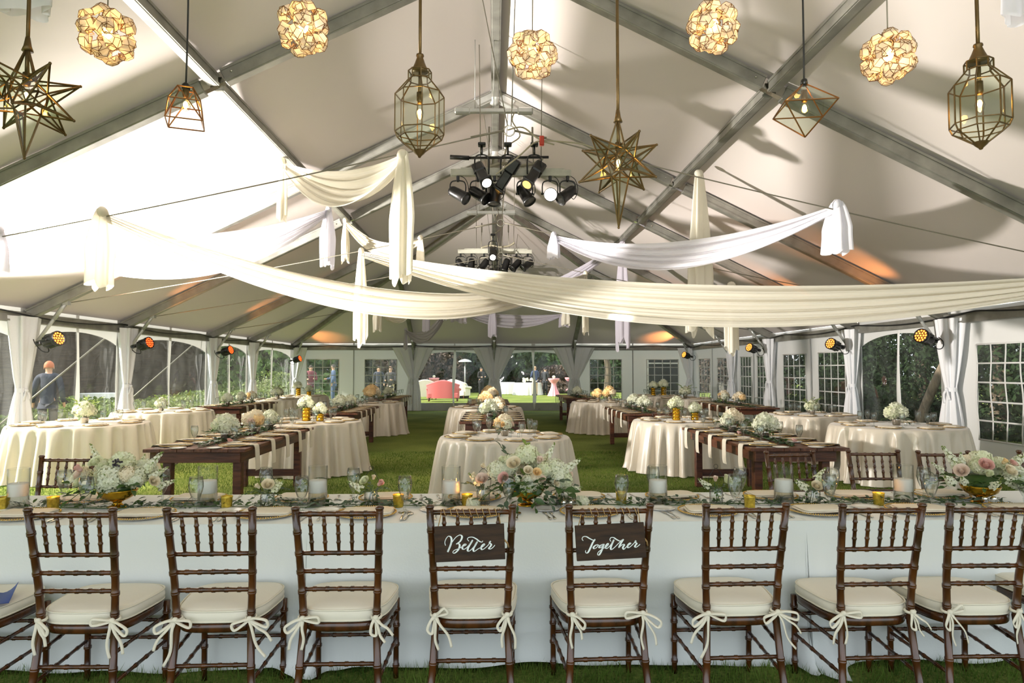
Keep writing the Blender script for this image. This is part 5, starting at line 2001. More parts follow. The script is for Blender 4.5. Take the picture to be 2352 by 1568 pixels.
# bud vases with a wire loop handle
def bud_vase(px, D, label, blooms, seed):
    x = X_at(px, D, TZ + 0.05)
    o = thing('bud_vase', (x, D, TZ), 0, label, 'flower arrangement', 'small bud vases on the head table')
    mb = MB()
    mb.lathe([(0.0, 0.003), (0.036, 0.0), (0.039, 0.006), (0.039, 0.075), (0.033, 0.085), (0.034, 0.094), (0.032, 0.094), (0.031, 0.086), (0.036, 0.074), (0.036, 0.008), (0, 0.006)], 20)
    mb.build('glass_jar', MAT['glass'], o)
    r = random.Random(seed)
    mb = MB()
    for i in range(6):
        a = r.uniform(0, 6)
        mb.tube([(0.022 * math.cos(a), 0.022 * math.sin(a), 0.01), (-0.012 * math.cos(a), 0.012 * math.sin(a), 0.12)], 0.002, 5)
    mb.build('stems', MAT['stem'], o)
    mb = MB()
    mb.tube(catmull([(-0.035, 0, 0.088), (-0.045, 0, 0.14), (-0.02, 0, 0.19), (0, 0, 0.205), (0.02, 0, 0.19), (0.045, 0, 0.14), (0.035, 0, 0.088)], 5), 0.0013, 5)
    mb.tube([(0.012 * math.cos(a), 0, 0.217 + 0.012 * math.sin(a)) for a in np.linspace(0, 2 * PI, 13)[:-1]], 0.0013, 5, closed=True)
    mb.build('wire_handle', MAT['blackmetal'], o)
    for i, (kind, mat, x_, y_, z_, sc) in enumerate(blooms):
        bloom(o, kind, mat, (x_, y_, z_), V((x_ * 2, y_ - 0.05, 0.08)), sc, seed + i, 60)
    for i in range(7):
        a = 2 * PI * i / 7
        spray(o, r.choice(['leaf_grey', 'leaf']), (0.02 * math.cos(a), 0.02 * math.sin(a), 0.085), (math.cos(a), math.sin(a), r.uniform(-0.6, 0.5)), r.uniform(0.45, 0.75), 7, 0.16, 0.05, 0.016, i % 3)
    return o
bud_vase(614, 3.92, 'bud vase with two cream roses, first right of the left flower bowl', [('rose', 'petal_cream', 0.012, -0.03, 0.13, 1.05), ('rose', 'petal_cream', -0.035, -0.02, 0.12, 0.9), ('stock', 'petal_green', 0.045, -0.01, 0.11, 0.7), ('hyd', 'petal_green', 0.03, 0.02, 0.13, 0.5)], 11)
bud_vase(852, 3.98, 'bud vase with a pink rose on its right side', [('rose', 'petal_pink', 0.045, -0.03, 0.125, 1.15), ('rose', 'petal_green', -0.025, -0.02, 0.14, 0.9), ('stock', 'petal_white', -0.055, -0.01, 0.10, 0.75), ('rose', 'petal_cream', 0.01, 0.01, 0.15, 0.8)], 12)
bud_vase(1110, 4.02, 'bud vase half hidden at the left side of the big flower bowl', [('rose', 'petal_blush', -0.005, -0.03, 0.14, 1.15), ('stock', 'petal_white', -0.03, -0.01, 0.12, 0.8), ('rose', 'petal_cream', -0.04, 0.0, 0.16, 0.9)], 13)
bud_vase(1292, 4.05, 'bud vase half hidden at the right side of the big flower bowl', [('rose', 'petal_blush', 0.02, -0.02, 0.16, 1.0), ('stock', 'petal_green', 0.0, -0.03, 0.12, 0.9), ('rose', 'petal_blush', -0.02, 0.0, 0.15, 0.8)], 14)
bud_vase(1645, 4.0, 'bud vase with two pale upright roses, right of the sign chairs', [('rose', 'petal_blush', -0.01, -0.02, 0.135, 0.95), ('rose', 'petal_green', 0.045, -0.02, 0.13, 1.1), ('stock', 'petal_white', -0.05, 0.0, 0.10, 0.7)], 15)
bud_vase(1868, 3.95, 'bud vase with a yellow-green rosebud and white sprigs', [('rose', 'petal_cream', 0.0, -0.035, 0.105, 1.0), ('stock', 'petal_white', -0.055, -0.01, 0.10, 0.8), ('stock', 'petal_green', 0.02, 0.0, 0.15, 0.7), ('rose', 'petal_green', 0.04, 0.0, 0.12, 0.8)], 16)
# loose white blossoms lying on the runner
for px, D, lb in ((1086, 3.86, 'white blossom sprig lying beside the gold votive'), (1338, 3.9, 'white blossom sprig lying right of the big flower bowl')):
    x = X_at(px, D, TZ + 0.03)
    me = hydrangea_mesh('petal_white', 60)
    tag(link('blossom_sprig', me, None, (x, D, TZ + 0.035), (0.3, 0.2, 1), 0.55), lb, 'flower')

# leaf runner down the middle of the head table
def garland(name, x0, x1, y0, y1, z, wid, dens, label, seed, mats=('leaf_grey', 'leaf'), lsz=0.045, group=None):
    r = random.Random(seed)
    mb = MB()
    Ln = math.hypot(x1 - x0, y1 - y0)
    d = V((x1 - x0, y1 - y0, 0)).normalized()
    nrm = V((-d.y, d.x, 0))
    base = V((x0, y0, 0))
    for k in range(max(2, int(wid / 0.04))):
        o_ = (k - 1) * 0.03
        pts = [base + d * (t * Ln) + nrm * (o_ + 0.02 * math.sin(t * Ln * 6 + k * 2)) + V((0, 0, 0.008)) for t in np.linspace(0, 1, int(Ln * 14) + 4)]
        mb.tube(pts, 0.0025, 4, 2)
    for i in range(int(Ln * dens)):
        t = r.random() * Ln
        w = r.gauss(0, 1) * wid * 0.4
        w = max(-wid, min(wid, w))
        c = base + d * t + nrm * w + V((0, 0, 0.008 + abs(r.gauss(0, 0.014))))
        M = Matrix.Translation(c) @ Euler((r.uniform(-0.15, 0.75), r.uniform(-0.6, 0.6), r.uniform(0, 2 * PI))).to_matrix().to_4x4()
        k = r.uniform(0.55, 1.2)
        leaf_pts(mb, M, lsz * k, lsz * 0.24 * k, r.uniform(0.1, 0.4), 0 if r.random() < 0.6 else 1)
    return tag(mb.build(name, [MAT[mats[0]], MAT[mats[1]], MAT['stem']]), label, 'garland', group)
for xa, xb, lb, sd in ((-2.9, -0.15, 'eucalyptus leaf runner along the left half of the head table', 1), (0.2, 3.0, 'eucalyptus leaf runner along the right half of the head table', 2)):
    garland('leaf_garland', xa, xb, 3.97, 3.97, TZ, 0.075, 170, lb, sd)
for o in bpy.data.objects:
    if o.name.startswith('leaf_garland') and o.location.z == 0:
        o.location.z = TZ

# glassware and settings of the head table
HGOB = [(148, 4.08, 'back'), (198, 3.80, 'front'), (374, 4.08, 'back'), (450, 3.80, 'front'), (693, 3.80, 'front'), (812, 4.12, 'back'), (930, 3.80, 'front'), (1168, 3.80, 'front'), (1428, 3.80, 'front'), (1500, 4.12, 'back'), (1700, 4.08, 'back'), (1688, 3.80, 'front'), (1913, 4.05, 'back'), (1905, 3.80, 'front'), (2122, 4.05, 'back'), (2138, 3.80, 'front'), (2352, 3.85, 'front'), (611, 4.15, 'back')]
ORD = ['first', 'second', 'third', 'fourth', 'fifth', 'sixth', 'seventh', 'eighth', 'ninth', 'tenth', 'eleventh', 'twelfth']
kf = {'front': 0, 'back': 0}
for px, D, row in sorted(HGOB):
    x = X_at(px, D, TZ + 0.12)
    G1.put((x, D, TZ), 0, 'clear stemmed goblet, %s from the left in the %s row of the head table' % (ORD[kf[row]], row), 'glass', 'goblets on the head table', 1.04)
    kf[row] += 1
for i, (px, D, wh) in enumerate([(42, 3.95, 'at the left end of the head table'), (477, 4.02, 'behind the second chair from the left'), (730, 4.02, 'between the third and fourth goblets'), (1036, 3.98, 'left of the big flower bowl'), (1511, 3.97, 'right of the Together chair'), (1800, 3.97, 'before the far dark chair on the right'), (2075, 3.97, 'left of the right flower bowl')]):
    HC.put((X_at(px, D, TZ + 0.1), D, TZ), 0, 'white candle in a clear glass cylinder ' + wh, 'candle', 'cylinder candles on the head table')
for i, (px, D, wh) in enumerate([(8, 3.93, 'at the left frame edge'), (122, 3.93, 'left of the left flower bowl'), (521, 3.93, 'left of the cream rose bud vase'), (915, 3.95, 'right of the pink rose bud vase'), (1073, 3.95, 'beside the white blossom sprig'), (1427, 4.0, 'seen through a goblet'), (1722, 3.86, 'right of the pale rose bud vase'), (2018, 3.93, 'among leaves on the right')]):
    VO.put((X_at(px, D, TZ + 0.04), D, TZ), 0, 'gold mercury votive candle ' + wh, 'candle holder', 'gold votives on the head table')
    if i in (1, 3, 4, 7):
        point_light('votive_glow', (X_at(px, D, TZ + 0.04), D, TZ + 0.09), (255, 170, 80), 0.25, 0.01)
PLN = [60, 330, 612, 842, 1090, 1353, 1625, 1878, 2105, 2335]
for i, px in enumerate(PLN):
    x, y = X_at(px, 3.75, TZ), 3.745
    CH1.put((x, y, TZ + 0.0005), 0.3 * i, 'gold beaded charger plate, %s from the left on the near side' % ORD[i], 'plate', 'chargers on the head table')
    NP1.put((x + 0.01, y - 0.01, TZ + 0.0165), 0.08 * math.sin(i * 3), 'folded ivory napkin on the %s near charger from the left' % ORD[i], 'napkin', 'napkins on the head table')
    FK.put((x - 0.235, y - 0.05, TZ), 0.12, 'dinner fork left of the %s near charger' % ORD[i], 'cutlery', 'forks on the head table')
    FK.put((x - 0.205, y - 0.045, TZ), 0.06, 'inner fork left of the %s near charger' % ORD[i], 'cutlery', 'forks on the head table')
    KN.put((x + 0.20, y - 0.05, TZ), 0.05, 'knife right of the %s near charger' % ORD[i], 'cutlery', 'knives on the head table')
    SPN.put((x + 0.232, y - 0.05, TZ), -0.1, 'spoon right of the %s near charger' % ORD[i], 'cutlery', 'spoons on the head table')
    if i not in (1, 7):
        BP.put((x - 0.23, y + 0.10, TZ), 0, 'small white bread plate left of the %s near charger' % ORD[i], 'plate', 'bread plates on the head table')
PLF = [180, 455, 690, 885, 1090, 1330, 1545, 1772, 1962, 2165]
for i, px in enumerate(PLF):
    x, y = X_at(px, 4.17, TZ), 4.185
    CH1.put((x, y, TZ + 0.0005), 0.3 * i, 'gold beaded charger plate, %s from the left on the far side' % ORD[i], 'plate', 'chargers on the head table')
    NP1.put((x, y, TZ + 0.0165), 0.1 * math.cos(i * 2), 'folded ivory napkin on the %s far charger from the left' % ORD[i], 'napkin', 'napkins on the head table')
    FK.put((x + 0.21, y + 0.03, TZ), PI + 0.1, 'fork beside the %s far charger from the left' % ORD[i], 'cutlery', 'forks on the head table')
    SPN.put((x - 0.215, y + 0.03, TZ), PI + 0.2, 'spoon beside the %s far charger from the left' % ORD[i], 'cutlery', 'spoons on the head table')
for px, D, wh in ((2262, 3.9, 'right pair, left one'), (2283, 3.9, 'right pair, right one'), (1295, 3.86, 'left pair, left one'), (1312, 3.86, 'left pair, right one')):
    SH.put((X_at(px, D, TZ), D, TZ), 0, 'small glass shaker with steel cap on the head table, ' + wh, 'shaker', 'shakers on the head table')

# ================================================================ GUEST TABLES
def satin_cloth(name, x, y, R, h, mat, label, seed, group):
    r = random.Random(seed)
    ks = [(r.choice([9, 11]), r.uniform(0, 6), 0.30), (r.choice([17, 19]), r.uniform(0, 6), 0.5), (r.choice([27, 29, 31]), r.uniform(0, 6), 0.5), (41, r.uniform(0, 6), 0.2)]
    mb = MB()
    n = 240
    prof = [(0.0, h), (R * 0.5, h), (R * 0.96, h), (R * 0.992, h - 0.003), (R + 0.004, h - 0.014)]
    rows = 18
    vs, fs = [], []
    def ring(j):
        out_ = []
        if j < len(prof):
            for i in range(n):
                a = 2 * PI * i / n
                out_.append((prof[j][0] * math.cos(a), prof[j][0] * math.sin(a), prof[j][1]))
        else:
            t = (j - len(prof) + 1) / rows
            for i in range(n):
                a = 2 * PI * i / n
                w = sum(am * math.sin(k * a + p + 0.5 * math.sin(2 * t)) for k, p, am in ks)
                w = math.tanh(w * 2.2)
                rr = R + 0.004 + t * 0.075 + 0.078 * w * t ** 0.5
                z = lerp(h - 0.014, 0.012, t)
                if t > 0.9:
                    rr += (t - 0.9) * 0.25 * (0.5 + 0.5 * math.sin(5 * a + ks[0][1]))
                out_.append((rr * math.cos(a), rr * math.sin(a), z))
        return out_
    for j in range(len(prof) + rows):
        vs += ring(j)
    for j in range(len(prof) + rows - 1):
        for i in range(n):
            i2 = (i + 1) % n
            fs.append((j * n + i, (j + 1) * n + i, (j + 1) * n + i2, j * n + i2))
    mb.add(vs, fs)
    o = mb.build(name, MAT[mat], None, (x, y, 0))
    return tag(o, label, 'table', group)

POS8 = ['front', 'front right', 'right', 'back right', 'back', 'back left', 'left', 'front left']
def round_table(px, y, R, desc, look, seed, mat='satin', seats=8, x=None, rot=0.2, detail=False):
    h = 0.762
    if x is None:
        x = X_at(px, y, h)
    satin_cloth('round_tablecloth', x, y, R, h, mat, '%s, %s' % (look, desc), seed, 'round tables in champagne satin')
    r = random.Random(seed)
    for k in range(seats):
        a = -PI / 2 + 2 * PI * k / seats + rot
        pos = POS8[k] if seats == 8 else ORD[k] + ' clockwise'
        q = R - 0.20
        cx, cy = x + q * math.cos(a), y + q * math.sin(a)
        CH2.put((cx, cy, h + 0.0005), a, 'charger at the %s seat of %s' % (pos, desc), 'plate', 'chargers on the round tables')
        NP2.put((cx, cy, h + 0.016), a + PI / 2 + r.uniform(-0.1, 0.1), 'folded napkin at the %s seat of %s' % (pos, desc), 'napkin', 'napkins on the round tables')
        g = a + 0.30
        gq = R - 0.40
        G2.put((x + gq * math.cos(g), y + gq * math.sin(g), h), 0, 'goblet at the %s seat of %s' % (pos, desc), 'glass', 'goblets on the round tables')
        if detail:
            for s, pr, nm in ((-1, FK, 'fork'), (1, KN, 'knife')):
                b_ = a + s * -0.33
                qq = R - 0.17
                pr.put((x + qq * math.cos(b_), y + qq * math.sin(b_), h), a + PI / 2, '%s at the %s seat of %s' % (nm, pos, desc), 'cutlery', 'cutlery on the round tables')
    return V((x, y, h))

def arrangement(p, kind, label, seed, sc=1.0):
    """centrepieces of the guest tables"""
    r = random.Random(seed)
    o = thing('flower_arrangement', p, r.uniform(0, 6), label, 'flower arrangement', 'flower arrangements on the guest tables')
    if kind in ('goldtall', 'goldlow'):
        H = 0.20 if kind == 'goldtall' else 0.13
        mb = MB()
        pr = [(0.0, 0.0), (0.05, 0.0)]
        k = 4 if kind == 'goldtall' else 3
        for i in range(k):
            z = H * i / k
            pr += [(0.058, z + 0.1 * H / k), (0.066, z + 0.45 * H / k), (0.058, z + 0.85 * H / k), (0.05, z + H / k)]
        pr += [(0.046, H), (0.0, H - 0.01)]
        mb.lathe(pr, 20)
        mb.build('gold_vase', MAT['gold'], o)
    else:
        H = 0.085
        mb = MB()
        mb.lathe([(0.0, 0.0), (0.034, 0.0), (0.04, 0.01), (0.046, 0.06), (0.05, H), (0.047, H), (0.0, H - 0.012)], 18)
        mb.build('silver_cup', MAT['silver'], o)
    nf = 40
    if kind in ('white', 'goldtall', 'goldlow', 'peach', 'mixed', 'big'):
        if kind == 'peach':
            mats = ['petal_peach', 'petal_peach', 'petal_cream']
        elif kind == 'mixed':
            mats = ['petal_cream', 'petal_peach', 'petal_white']
        else:
            mats = ['petal_white', 'petal_green', 'petal_white']
        n = 5 if kind == 'big' else 3
        for i in range(n):
            a = 2 * PI * i / n + r.uniform(-0.3, 0.3)
            q = V((0.06 * math.cos(a), 0.06 * math.sin(a), H + 0.055 + r.uniform(0, 0.02))) * 1.0
            bloom(o, 'hyd', mats[i % 3], q, V((math.cos(a), math.sin(a), 1.0)), 1.0 + r.uniform(-0.1, 0.15), seed + i, nf)
        bloom(o, 'hyd', mats[0], (0, 0, H + 0.105), (0.1, 0, 1), 1.1, seed + 9, nf)
        if kind == 'mixed':
            for i in range(3):
                a = r.uniform(0, 6)
                bloom(o, 'rose', r.choice(['petal_peach', 'petal_blush', 'petal_pink']), (0.08 * math.cos(a), 0.08 * math.sin(a), H + 0.05), (math.cos(a), math.sin(a), 0.5), 1.0, seed + i)
        if kind == 'big':
            for i in range(7):
                a = 2 * PI * i / 7
                spray(o, 'leaf_lime', (0.03 * math.cos(a), 0.03 * math.sin(a), H + 0.08), (math.cos(a), math.sin(a), r.uniform(0.2, 1.2)), 1.2, 8, 0.16, 0.05, 0.011, i % 3)
    for i in range(6):
        a = 2 * PI * i / 6 + r.uniform(0, 0.5)
        spray(o, r.choice(['leaf', 'leaf', 'leaf_grey']), (0.035 * math.cos(a), 0.035 * math.sin(a), H), (math.cos(a), math.sin(a), r.uniform(-0.35, 0.3)), r.uniform(0.65, 0.9), 6, 0.16, 0.075, 0.02, i % 3)
    o.scale = (sc,) * 3
    return o

LOOK = 'round table in floor-length champagne satin'
T = {}
T['R1'] = round_table(1159, 8.1, 0.76, 'front centre round table', LOOK, 21, detail=True, rot=0.25)
T['R2'] = round_table(714, 10.6, 0.76, 'left aisle round table', LOOK, 22, rot=0.1)
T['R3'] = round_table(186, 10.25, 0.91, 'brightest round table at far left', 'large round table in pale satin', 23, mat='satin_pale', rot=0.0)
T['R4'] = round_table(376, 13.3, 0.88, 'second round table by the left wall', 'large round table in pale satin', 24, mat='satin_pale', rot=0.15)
T['R5'] = round_table(1568, 10.6, 0.76, 'right aisle round table', LOOK, 25, rot=0.3)
T['R6'] = round_table(2059, 9.55, 0.86, 'large round table at far right', LOOK, 26, rot=0.1)
T['R7'] = round_table(1866, 11.9, 0.76, 'round table behind the far right one', LOOK, 27, rot=0.2)
T['R8'] = round_table(1115, 14.4, 0.76, 'centre round table behind the first farm table', LOOK, 28)
T['R9'] = round_table(853, 16.7, 0.76, 'second left aisle round table', LOOK, 29)
T['R10'] = round_table(1384, 17.0, 0.76, 'second right aisle round table', LOOK, 30)
T['R11'] = round_table(628, 18.6, 0.76, 'round table in the back left part', LOOK, 31)
T['R12'] = round_table(694, 20.8, 0.76, 'round table nearest the back left corner', LOOK, 32)
T['R13'] = round_table(1508, 20.9, 0.76, 'round table under the dark back window', LOOK, 33)
T['R14'] = round_table(1574, 18.9, 0.76, 'round table before the back right corner', LOOK, 34)

def up(k, dx=0.0, dy=0.0):
    return T[k] + V((dx, dy, 0))
arrangement(up('R1', 0.0, 0.02), 'mixed', 'peach and cream hydrangea in a silver cup on the front centre round table', 1, 1.02)
arrangement(up('R2', -0.07, 0.0), 'goldtall', 'white hydrangea in the taller gold vase on the left aisle round table', 2, 1.05)
arrangement(up('R2', 0.15, -0.05), 'goldlow', 'white hydrangea in the lower gold vase on the left aisle round table', 3, 0.95)
arrangement(up('R5', -0.1, 0.0), 'goldtall', 'cream peach hydrangea in the taller gold vase on the right aisle round table', 4, 1.0)
arrangement(up('R5', 0.19, 0.0), 'goldlow', 'white hydrangea in the lower gold vase on the right aisle round table', 5, 0.95)
arrangement(up('R3', 0.05, 0.0), 'big', 'overexposed white flowers with green sprigs on the far left round table', 6, 1.25)
arrangement(up('R4', -0.05, 0.0), 'big', 'white flowers on the second round table by the left wall', 7, 1.0)
arrangement(up('R6', 0.0, 0.0), 'white', 'white hydrangea in a silver cup on the large far right round table', 8, 1.25)
arrangement(up('R7', 0.0, 0.0), 'big', 'white and cream flowers on the round table behind the far right one', 9, 1.0)
arrangement(up('R8', 0.0, 0.0), 'peach', 'peach flowers on the centre round table behind the farm table', 10, 1.3)
arrangement(up('R9', 0.0, 0.0), 'peach', 'peach flowers in silver on the second left aisle round table', 11, 1.7)
arrangement(up('R10', -0.12, 0.0), 'peach', 'left of two peach flower clusters on the second right aisle round table', 12, 1.25)
arrangement(up('R10', 0.17, 0.0), 'peach', 'larger right peach flower cluster on the second right aisle round table', 13, 1.5)
arrangement(up('R11', 0.1, 0.0), 'big', 'white flowers with dark sprigs in the back left part', 14, 1.3)
arrangement(up('R12', -0.12, 0.0), 'goldtall', 'greenish hydrangea in a gold vase nearest the back left corner', 15, 1.2)
arrangement(up('R12', 0.2, 0.0), 'goldlow', 'lower greenish hydrangea nearest the back left corner', 16, 1.1)
arrangement(up('R13', -0.1, 0.0), 'goldtall', 'white hydrangea in a tall gold vase under the dark back window', 17, 1.2)
arrangement(up('R13', 0.22, 0.0), 'goldtall', 'second white hydrangea in a gold vase under the dark back window', 18, 1.35)
arrangement(up('R14', 0.0, 0.0), 'big', 'white sprigs on the round table before the back right corner', 19, 1.3)

# --- wooden farm tables
def farm_proto(Lt, Wt):
    o = thing('farm_table')
    h = 0.762
    mb = MB()
    nb = 6
    for k in range(nb):
        w = Wt / nb
        mb.box((-Wt / 2 + w * (k + 0.5), 0, h - 0.016), (w - 0.003, Lt - (0.0 if k % 2 else 0.004), 0.032), bev=0.003)
    mb.build('plank_top', MAT['farm_y'], o)
    for s in (-1, 1):
        mb = MB()
        mb.box((s * (Wt / 2 - 0.10), 0, h - 0.09), (0.03, Lt - 0.24, 0.115), bev=0.003)
        mb.build('long_apron', MAT['farm_y'], o)
        mb = MB()
        mb.box((0, s * (Lt / 2 - 0.12), h - 0.09), (Wt - 0.17, 0.03, 0.115), bev=0.003)
        mb.build('end_apron', MAT['farm'], o)
        mb = MB()
        mb.box((0, s * (Lt / 2 - 0.24), 0.185), (Wt - 0.30, 0.035, 0.09), bev=0.003)
        mb.build('stretcher', MAT['farm'], o)
        for t in (-1, 1):
            mb = MB()
            mb.box((t * (Wt / 2 - 0.15), s * (Lt / 2 - 0.24), (h - 0.035) / 2), (0.085, 0.085, h - 0.035), bev=0.006)
            mb.build('leg', MAT['farm'], o)
    return o
FP = {}
def napkin_proto(edge):
    return Proto(make_over_edge(int(edge * 1000), edge))
NPE = napkin_proto(0.20)
def farm(xl, xr, y0, y1, desc, n, detail=False, aisle=1, goblets=True, g2=True, cross=False):
    Lt, Wt = y1 - y0, xr - xl
    key = (round(Lt, 1), round(Wt, 1))
    cx, cy = (xl + xr) / 2, (y0 + y1) / 2
    if key not in FP:
        FP[key] = Proto(farm_proto(*key))
    o = FP[key].put((cx, cy, 0), 0, 'dark stained plank farm table, %s' % desc, 'table', 'wooden farm tables')
    h = 0.762
    Wt, Lt = key[1], key[0]
    for side in (-1, 1):
        sn = 'aisle' if side == aisle else 'wall'
        for k in range(n):
            y = cy - Lt / 2 + Lt * (k + 0.5) / n + 0.02
            x = cx + side * (Wt / 2 - 0.20)
            CH2.put((x, y, h + 0.0005), 0.2 * k, 'charger %s from near end, %s side of %s' % (ORD[k], sn, desc), 'plate', 'chargers on the farm tables')
            NPE.put((x, y, h), -PI / 2 if side > 0 else PI / 2, 'napkin hanging %s from near end, %s side of %s' % (ORD[k], sn, desc), 'napkin', 'napkins hanging off the farm tables')
            G2.put((x - side * 0.09, y + 0.22, h), 0, 'goblet %s from near end, %s side of %s' % (ORD[k], sn, desc), 'glass', 'goblets on the farm tables')
            if detail:
                FK.put((x + side * 0.02, y - side * 0.215, h), side * -PI / 2 + PI, 'fork by %s charger from near, %s side of %s' % (ORD[k], sn, desc), 'cutlery', 'cutlery on the farm tables')
                KN.put((x + side * 0.02, y + side * 0.205, h), side * -PI / 2 + PI, 'knife by %s charger from near, %s side of %s' % (ORD[k], sn, desc), 'cutlery', 'cutlery on the farm tables')
                BP.put((x - side * 0.12, y - 0.22, h), 0, 'bread plate by %s charger, %s side of %s' % (ORD[k], sn, desc), 'plate', 'bread plates on the farm tables')
    g = garland('leaf_garland', 0, 0, -Lt / 2 + 0.15, Lt / 2 - 0.15, 0, 0.06, 110, 'leaf runner down the middle of %s' % desc, int(cx * 100), lsz=0.06, group='leaf runners on the farm tables')
    g.location = (cx, cy, h)
    return V((cx, cy, h))
T['F1'] = farm(-3.45, -2.45, 6.85, 9.45, 'the near left farm table', 5, True, 1)
T['F2'] = farm(2.58, 3.56, 6.80, 9.25, 'the near right farm table', 5, True, -1)
T['F3'] = farm(-3.46, -2.46, 12.5, 15.0, 'the second left aisle farm table', 5, False, 1)
T['F4'] = farm(-6.3, -5.3, 14.6, 17.0, 'the farm table by the left wall', 5, False, 1)
T['F5'] = farm(2.33, 3.33, 12.1, 14.5, 'the second right aisle farm table', 5, False, -1)
T['F6'] = farm(4.93, 5.93, 14.0, 16.9, 'the farm table by the right wall', 5, False, -1)
T['F7'] = farm(-0.52, 0.50, 10.3, 12.8, 'the first centre farm table', 5, False, 1)
T['F8'] = farm(-0.62, 0.38, 15.7, 18.2, 'the second centre farm table', 5, False, 1)
T['F9'] = farm(-3.5, -2.5, 18.7, 21.1, 'the farthest left farm table', 5, False, 1)
T['F10'] = farm(1.95, 2.95, 18.9, 21.4, 'the farthest right farm table', 5, False, -1)
fa = [('F1', -0.02, -0.45, 'white', 'first hydrangea cup on the near left farm table', 1.15), ('F1', 0.03, 0.35, 'mixed', 'cream and pink hydrangea cup, second on the near left farm table', 1.15), ('F1', 0.0, 1.0, 'white', 'third hydrangea cup on the near left farm table', 1.0),
      ('F2', 0.02, -0.3, 'white', 'white hydrangea in silver on the near right farm table', 1.15), ('F2', -0.05, 0.55, 'mixed', 'cream hydrangea with peach roses on the near right farm table', 1.15),
      ('F3', 0.0, -0.4, 'white', 'white flowers at the near end of the second left aisle farm table', 1.2), ('F3', 0.0, 0.5, 'white', 'white flowers at the far end of the second left aisle farm table', 1.1),
      ('F4', 0.0, -0.7, 'white', 'first white cluster on the farm table by the left wall', 1.1), ('F4', 0.0, 0.1, 'white', 'middle white cluster on the farm table by the left wall', 1.1), ('F4', 0.0, 0.8, 'mixed', 'last cream cluster on the farm table by the left wall', 1.1),
      ('F5', 0.0, -0.5, 'white', 'near white cluster on the second right aisle farm table', 1.2), ('F5', 0.0, 0.4, 'white', 'far white cluster on the second right aisle farm table', 1.2),
      ('F6', 0.0, -0.5, 'mixed', 'near cluster on the farm table by the right wall', 1.2), ('F6', 0.0, 0.5, 'mixed', 'far cluster on the farm table by the right wall', 1.2),
      ('F7', -0.05, -0.6, 'white', 'near white cluster on the first centre farm table', 1.25), ('F7', 0.1, 0.3, 'mixed', 'far cream cluster on the first centre farm table', 1.25),
      ('F8', 0.1, -0.3, 'mixed', 'cream cluster on the second centre farm table', 1.4), ('F8', 0.0, 0.8, 'peach', 'orange cluster on the second centre farm table', 1.5),
      ('F9', 0.0, -0.3, 'white', 'white sprigs on the farthest left farm table', 1.2), ('F10', 0.0, -0.3, 'white', 'white sprigs on the farthest right farm table', 1.2)]
for i, (k, dx, dy, kd, lb, sc) in enumerate(fa):
    arrangement(T[k] + V((dx, dy, 0.0)), kd, lb, 100 + i, sc)
for k, dx, dy in (('F1', 0.12, -0.72), ('F2', 0.15, -0.75), ('F2', -0.12, 0.15)):
    me = rose_mesh('petal_pink', 1.0, 0)
    tag(link('loose_rose', me, None, T[k] + V((dx, dy, 0.012)), (0.4, 0.2, 1)), 'loose pink rose lying in the leaf runner %s' % ('on the near left farm table' if k == 'F1' else ('near end of the near right farm table' if dx > 0 else 'middle of the near right farm table')), 'flower')
for k in ('R1', 'R2', 'R5', 'R6'):
    for s in (-1, 1):
        SH.put(T[k] + V((0.11 + 0.05 * s, -0.12, 0)), 0, 'small shaker beside the flowers, %s of a pair, on the %s' % ('left' if s < 0 else 'right', {'R1': 'front centre round table', 'R2': 'left aisle round table', 'R5': 'right aisle round table', 'R6': 'far right round table'}[k]), 'shaker', 'shakers on the round tables')
# ================================================================ OUTSIDE
def tree(x, y, h, cr, label, seed, mat='leaf_dark', trunk=True, n=2600, cz=None, leafs=0.16, group='trees beyond the tent', name='tree', cat='tree', low=0.0):
    r = np.random.default_rng(seed)
    o = thing(name, (x, y, 0), 0, label, cat, group)
    cz = cz if cz is not None else h * 0.6
    ch = h - cz
    # lumpy crown: leaves on the shells of several blobs
    nb = 12
    bc = r.normal(0, 0.42, (nb, 3)) * np.array([cr, cr, ch * 0.85])
    bc[0] = 0
    br = r.uniform(0.38, 0.62, nb)
    idx = r.integers(0, nb, n)
    d = r.normal(0, 1, (n, 3))
    d /= np.linalg.norm(d, axis=1)[:, None]
    c = bc[idx] + d * (br[idx] * r.uniform(0.75, 1.05, n))[:, None] * np.array([cr, cr, ch * 0.9])
    c[:, 2] += cz
    c[:, 2] = np.maximum(c[:, 2], low + 0.05)
    a = r.normal(0, 1, (n, 3))
    a /= np.linalg.norm(a, axis=1)[:, None]
    b_ = np.cross(a, r.normal(0, 1, (n, 3)))
    b_ /= np.linalg.norm(b_, axis=1)[:, None]
    s = leafs * r.uniform(0.6, 1.3, n)[:, None]
    q = np.stack([c - a * s, c + b_ * s * 0.55, c + a * s, c - b_ * s * 0.55], 1).reshape(-1, 3)
    me = rough_mesh_arrays('foliage', q, 4, MAT[mat])
    f = link('foliage', me, o)
    if trunk:
        mb = MB()
        mb.tube(catmull([(0, 0, -0.05), (0.06 * cr, 0, h * 0.25), (-0.04 * cr, 0.05, h * 0.5), (0.02, 0, h * 0.8)], 4), [0.035 * h * (1 - 0.055 * i) for i in range(13)], 8)
        for k in range(5):
            a_ = r.uniform(0, 6.28)
            z = h * r.uniform(0.3, 0.55)
            mb.tube([(0, 0, z), (cr * 0.35 * math.cos(a_), cr * 0.35 * math.sin(a_), z + h * 0.15), (cr * 0.6 * math.cos(a_), cr * 0.6 * math.sin(a_), z + h * 0.28)], [0.014 * h, 0.01 * h, 0.004 * h], 6)
        mb.build('trunk', MAT['bark'], o)
    return o
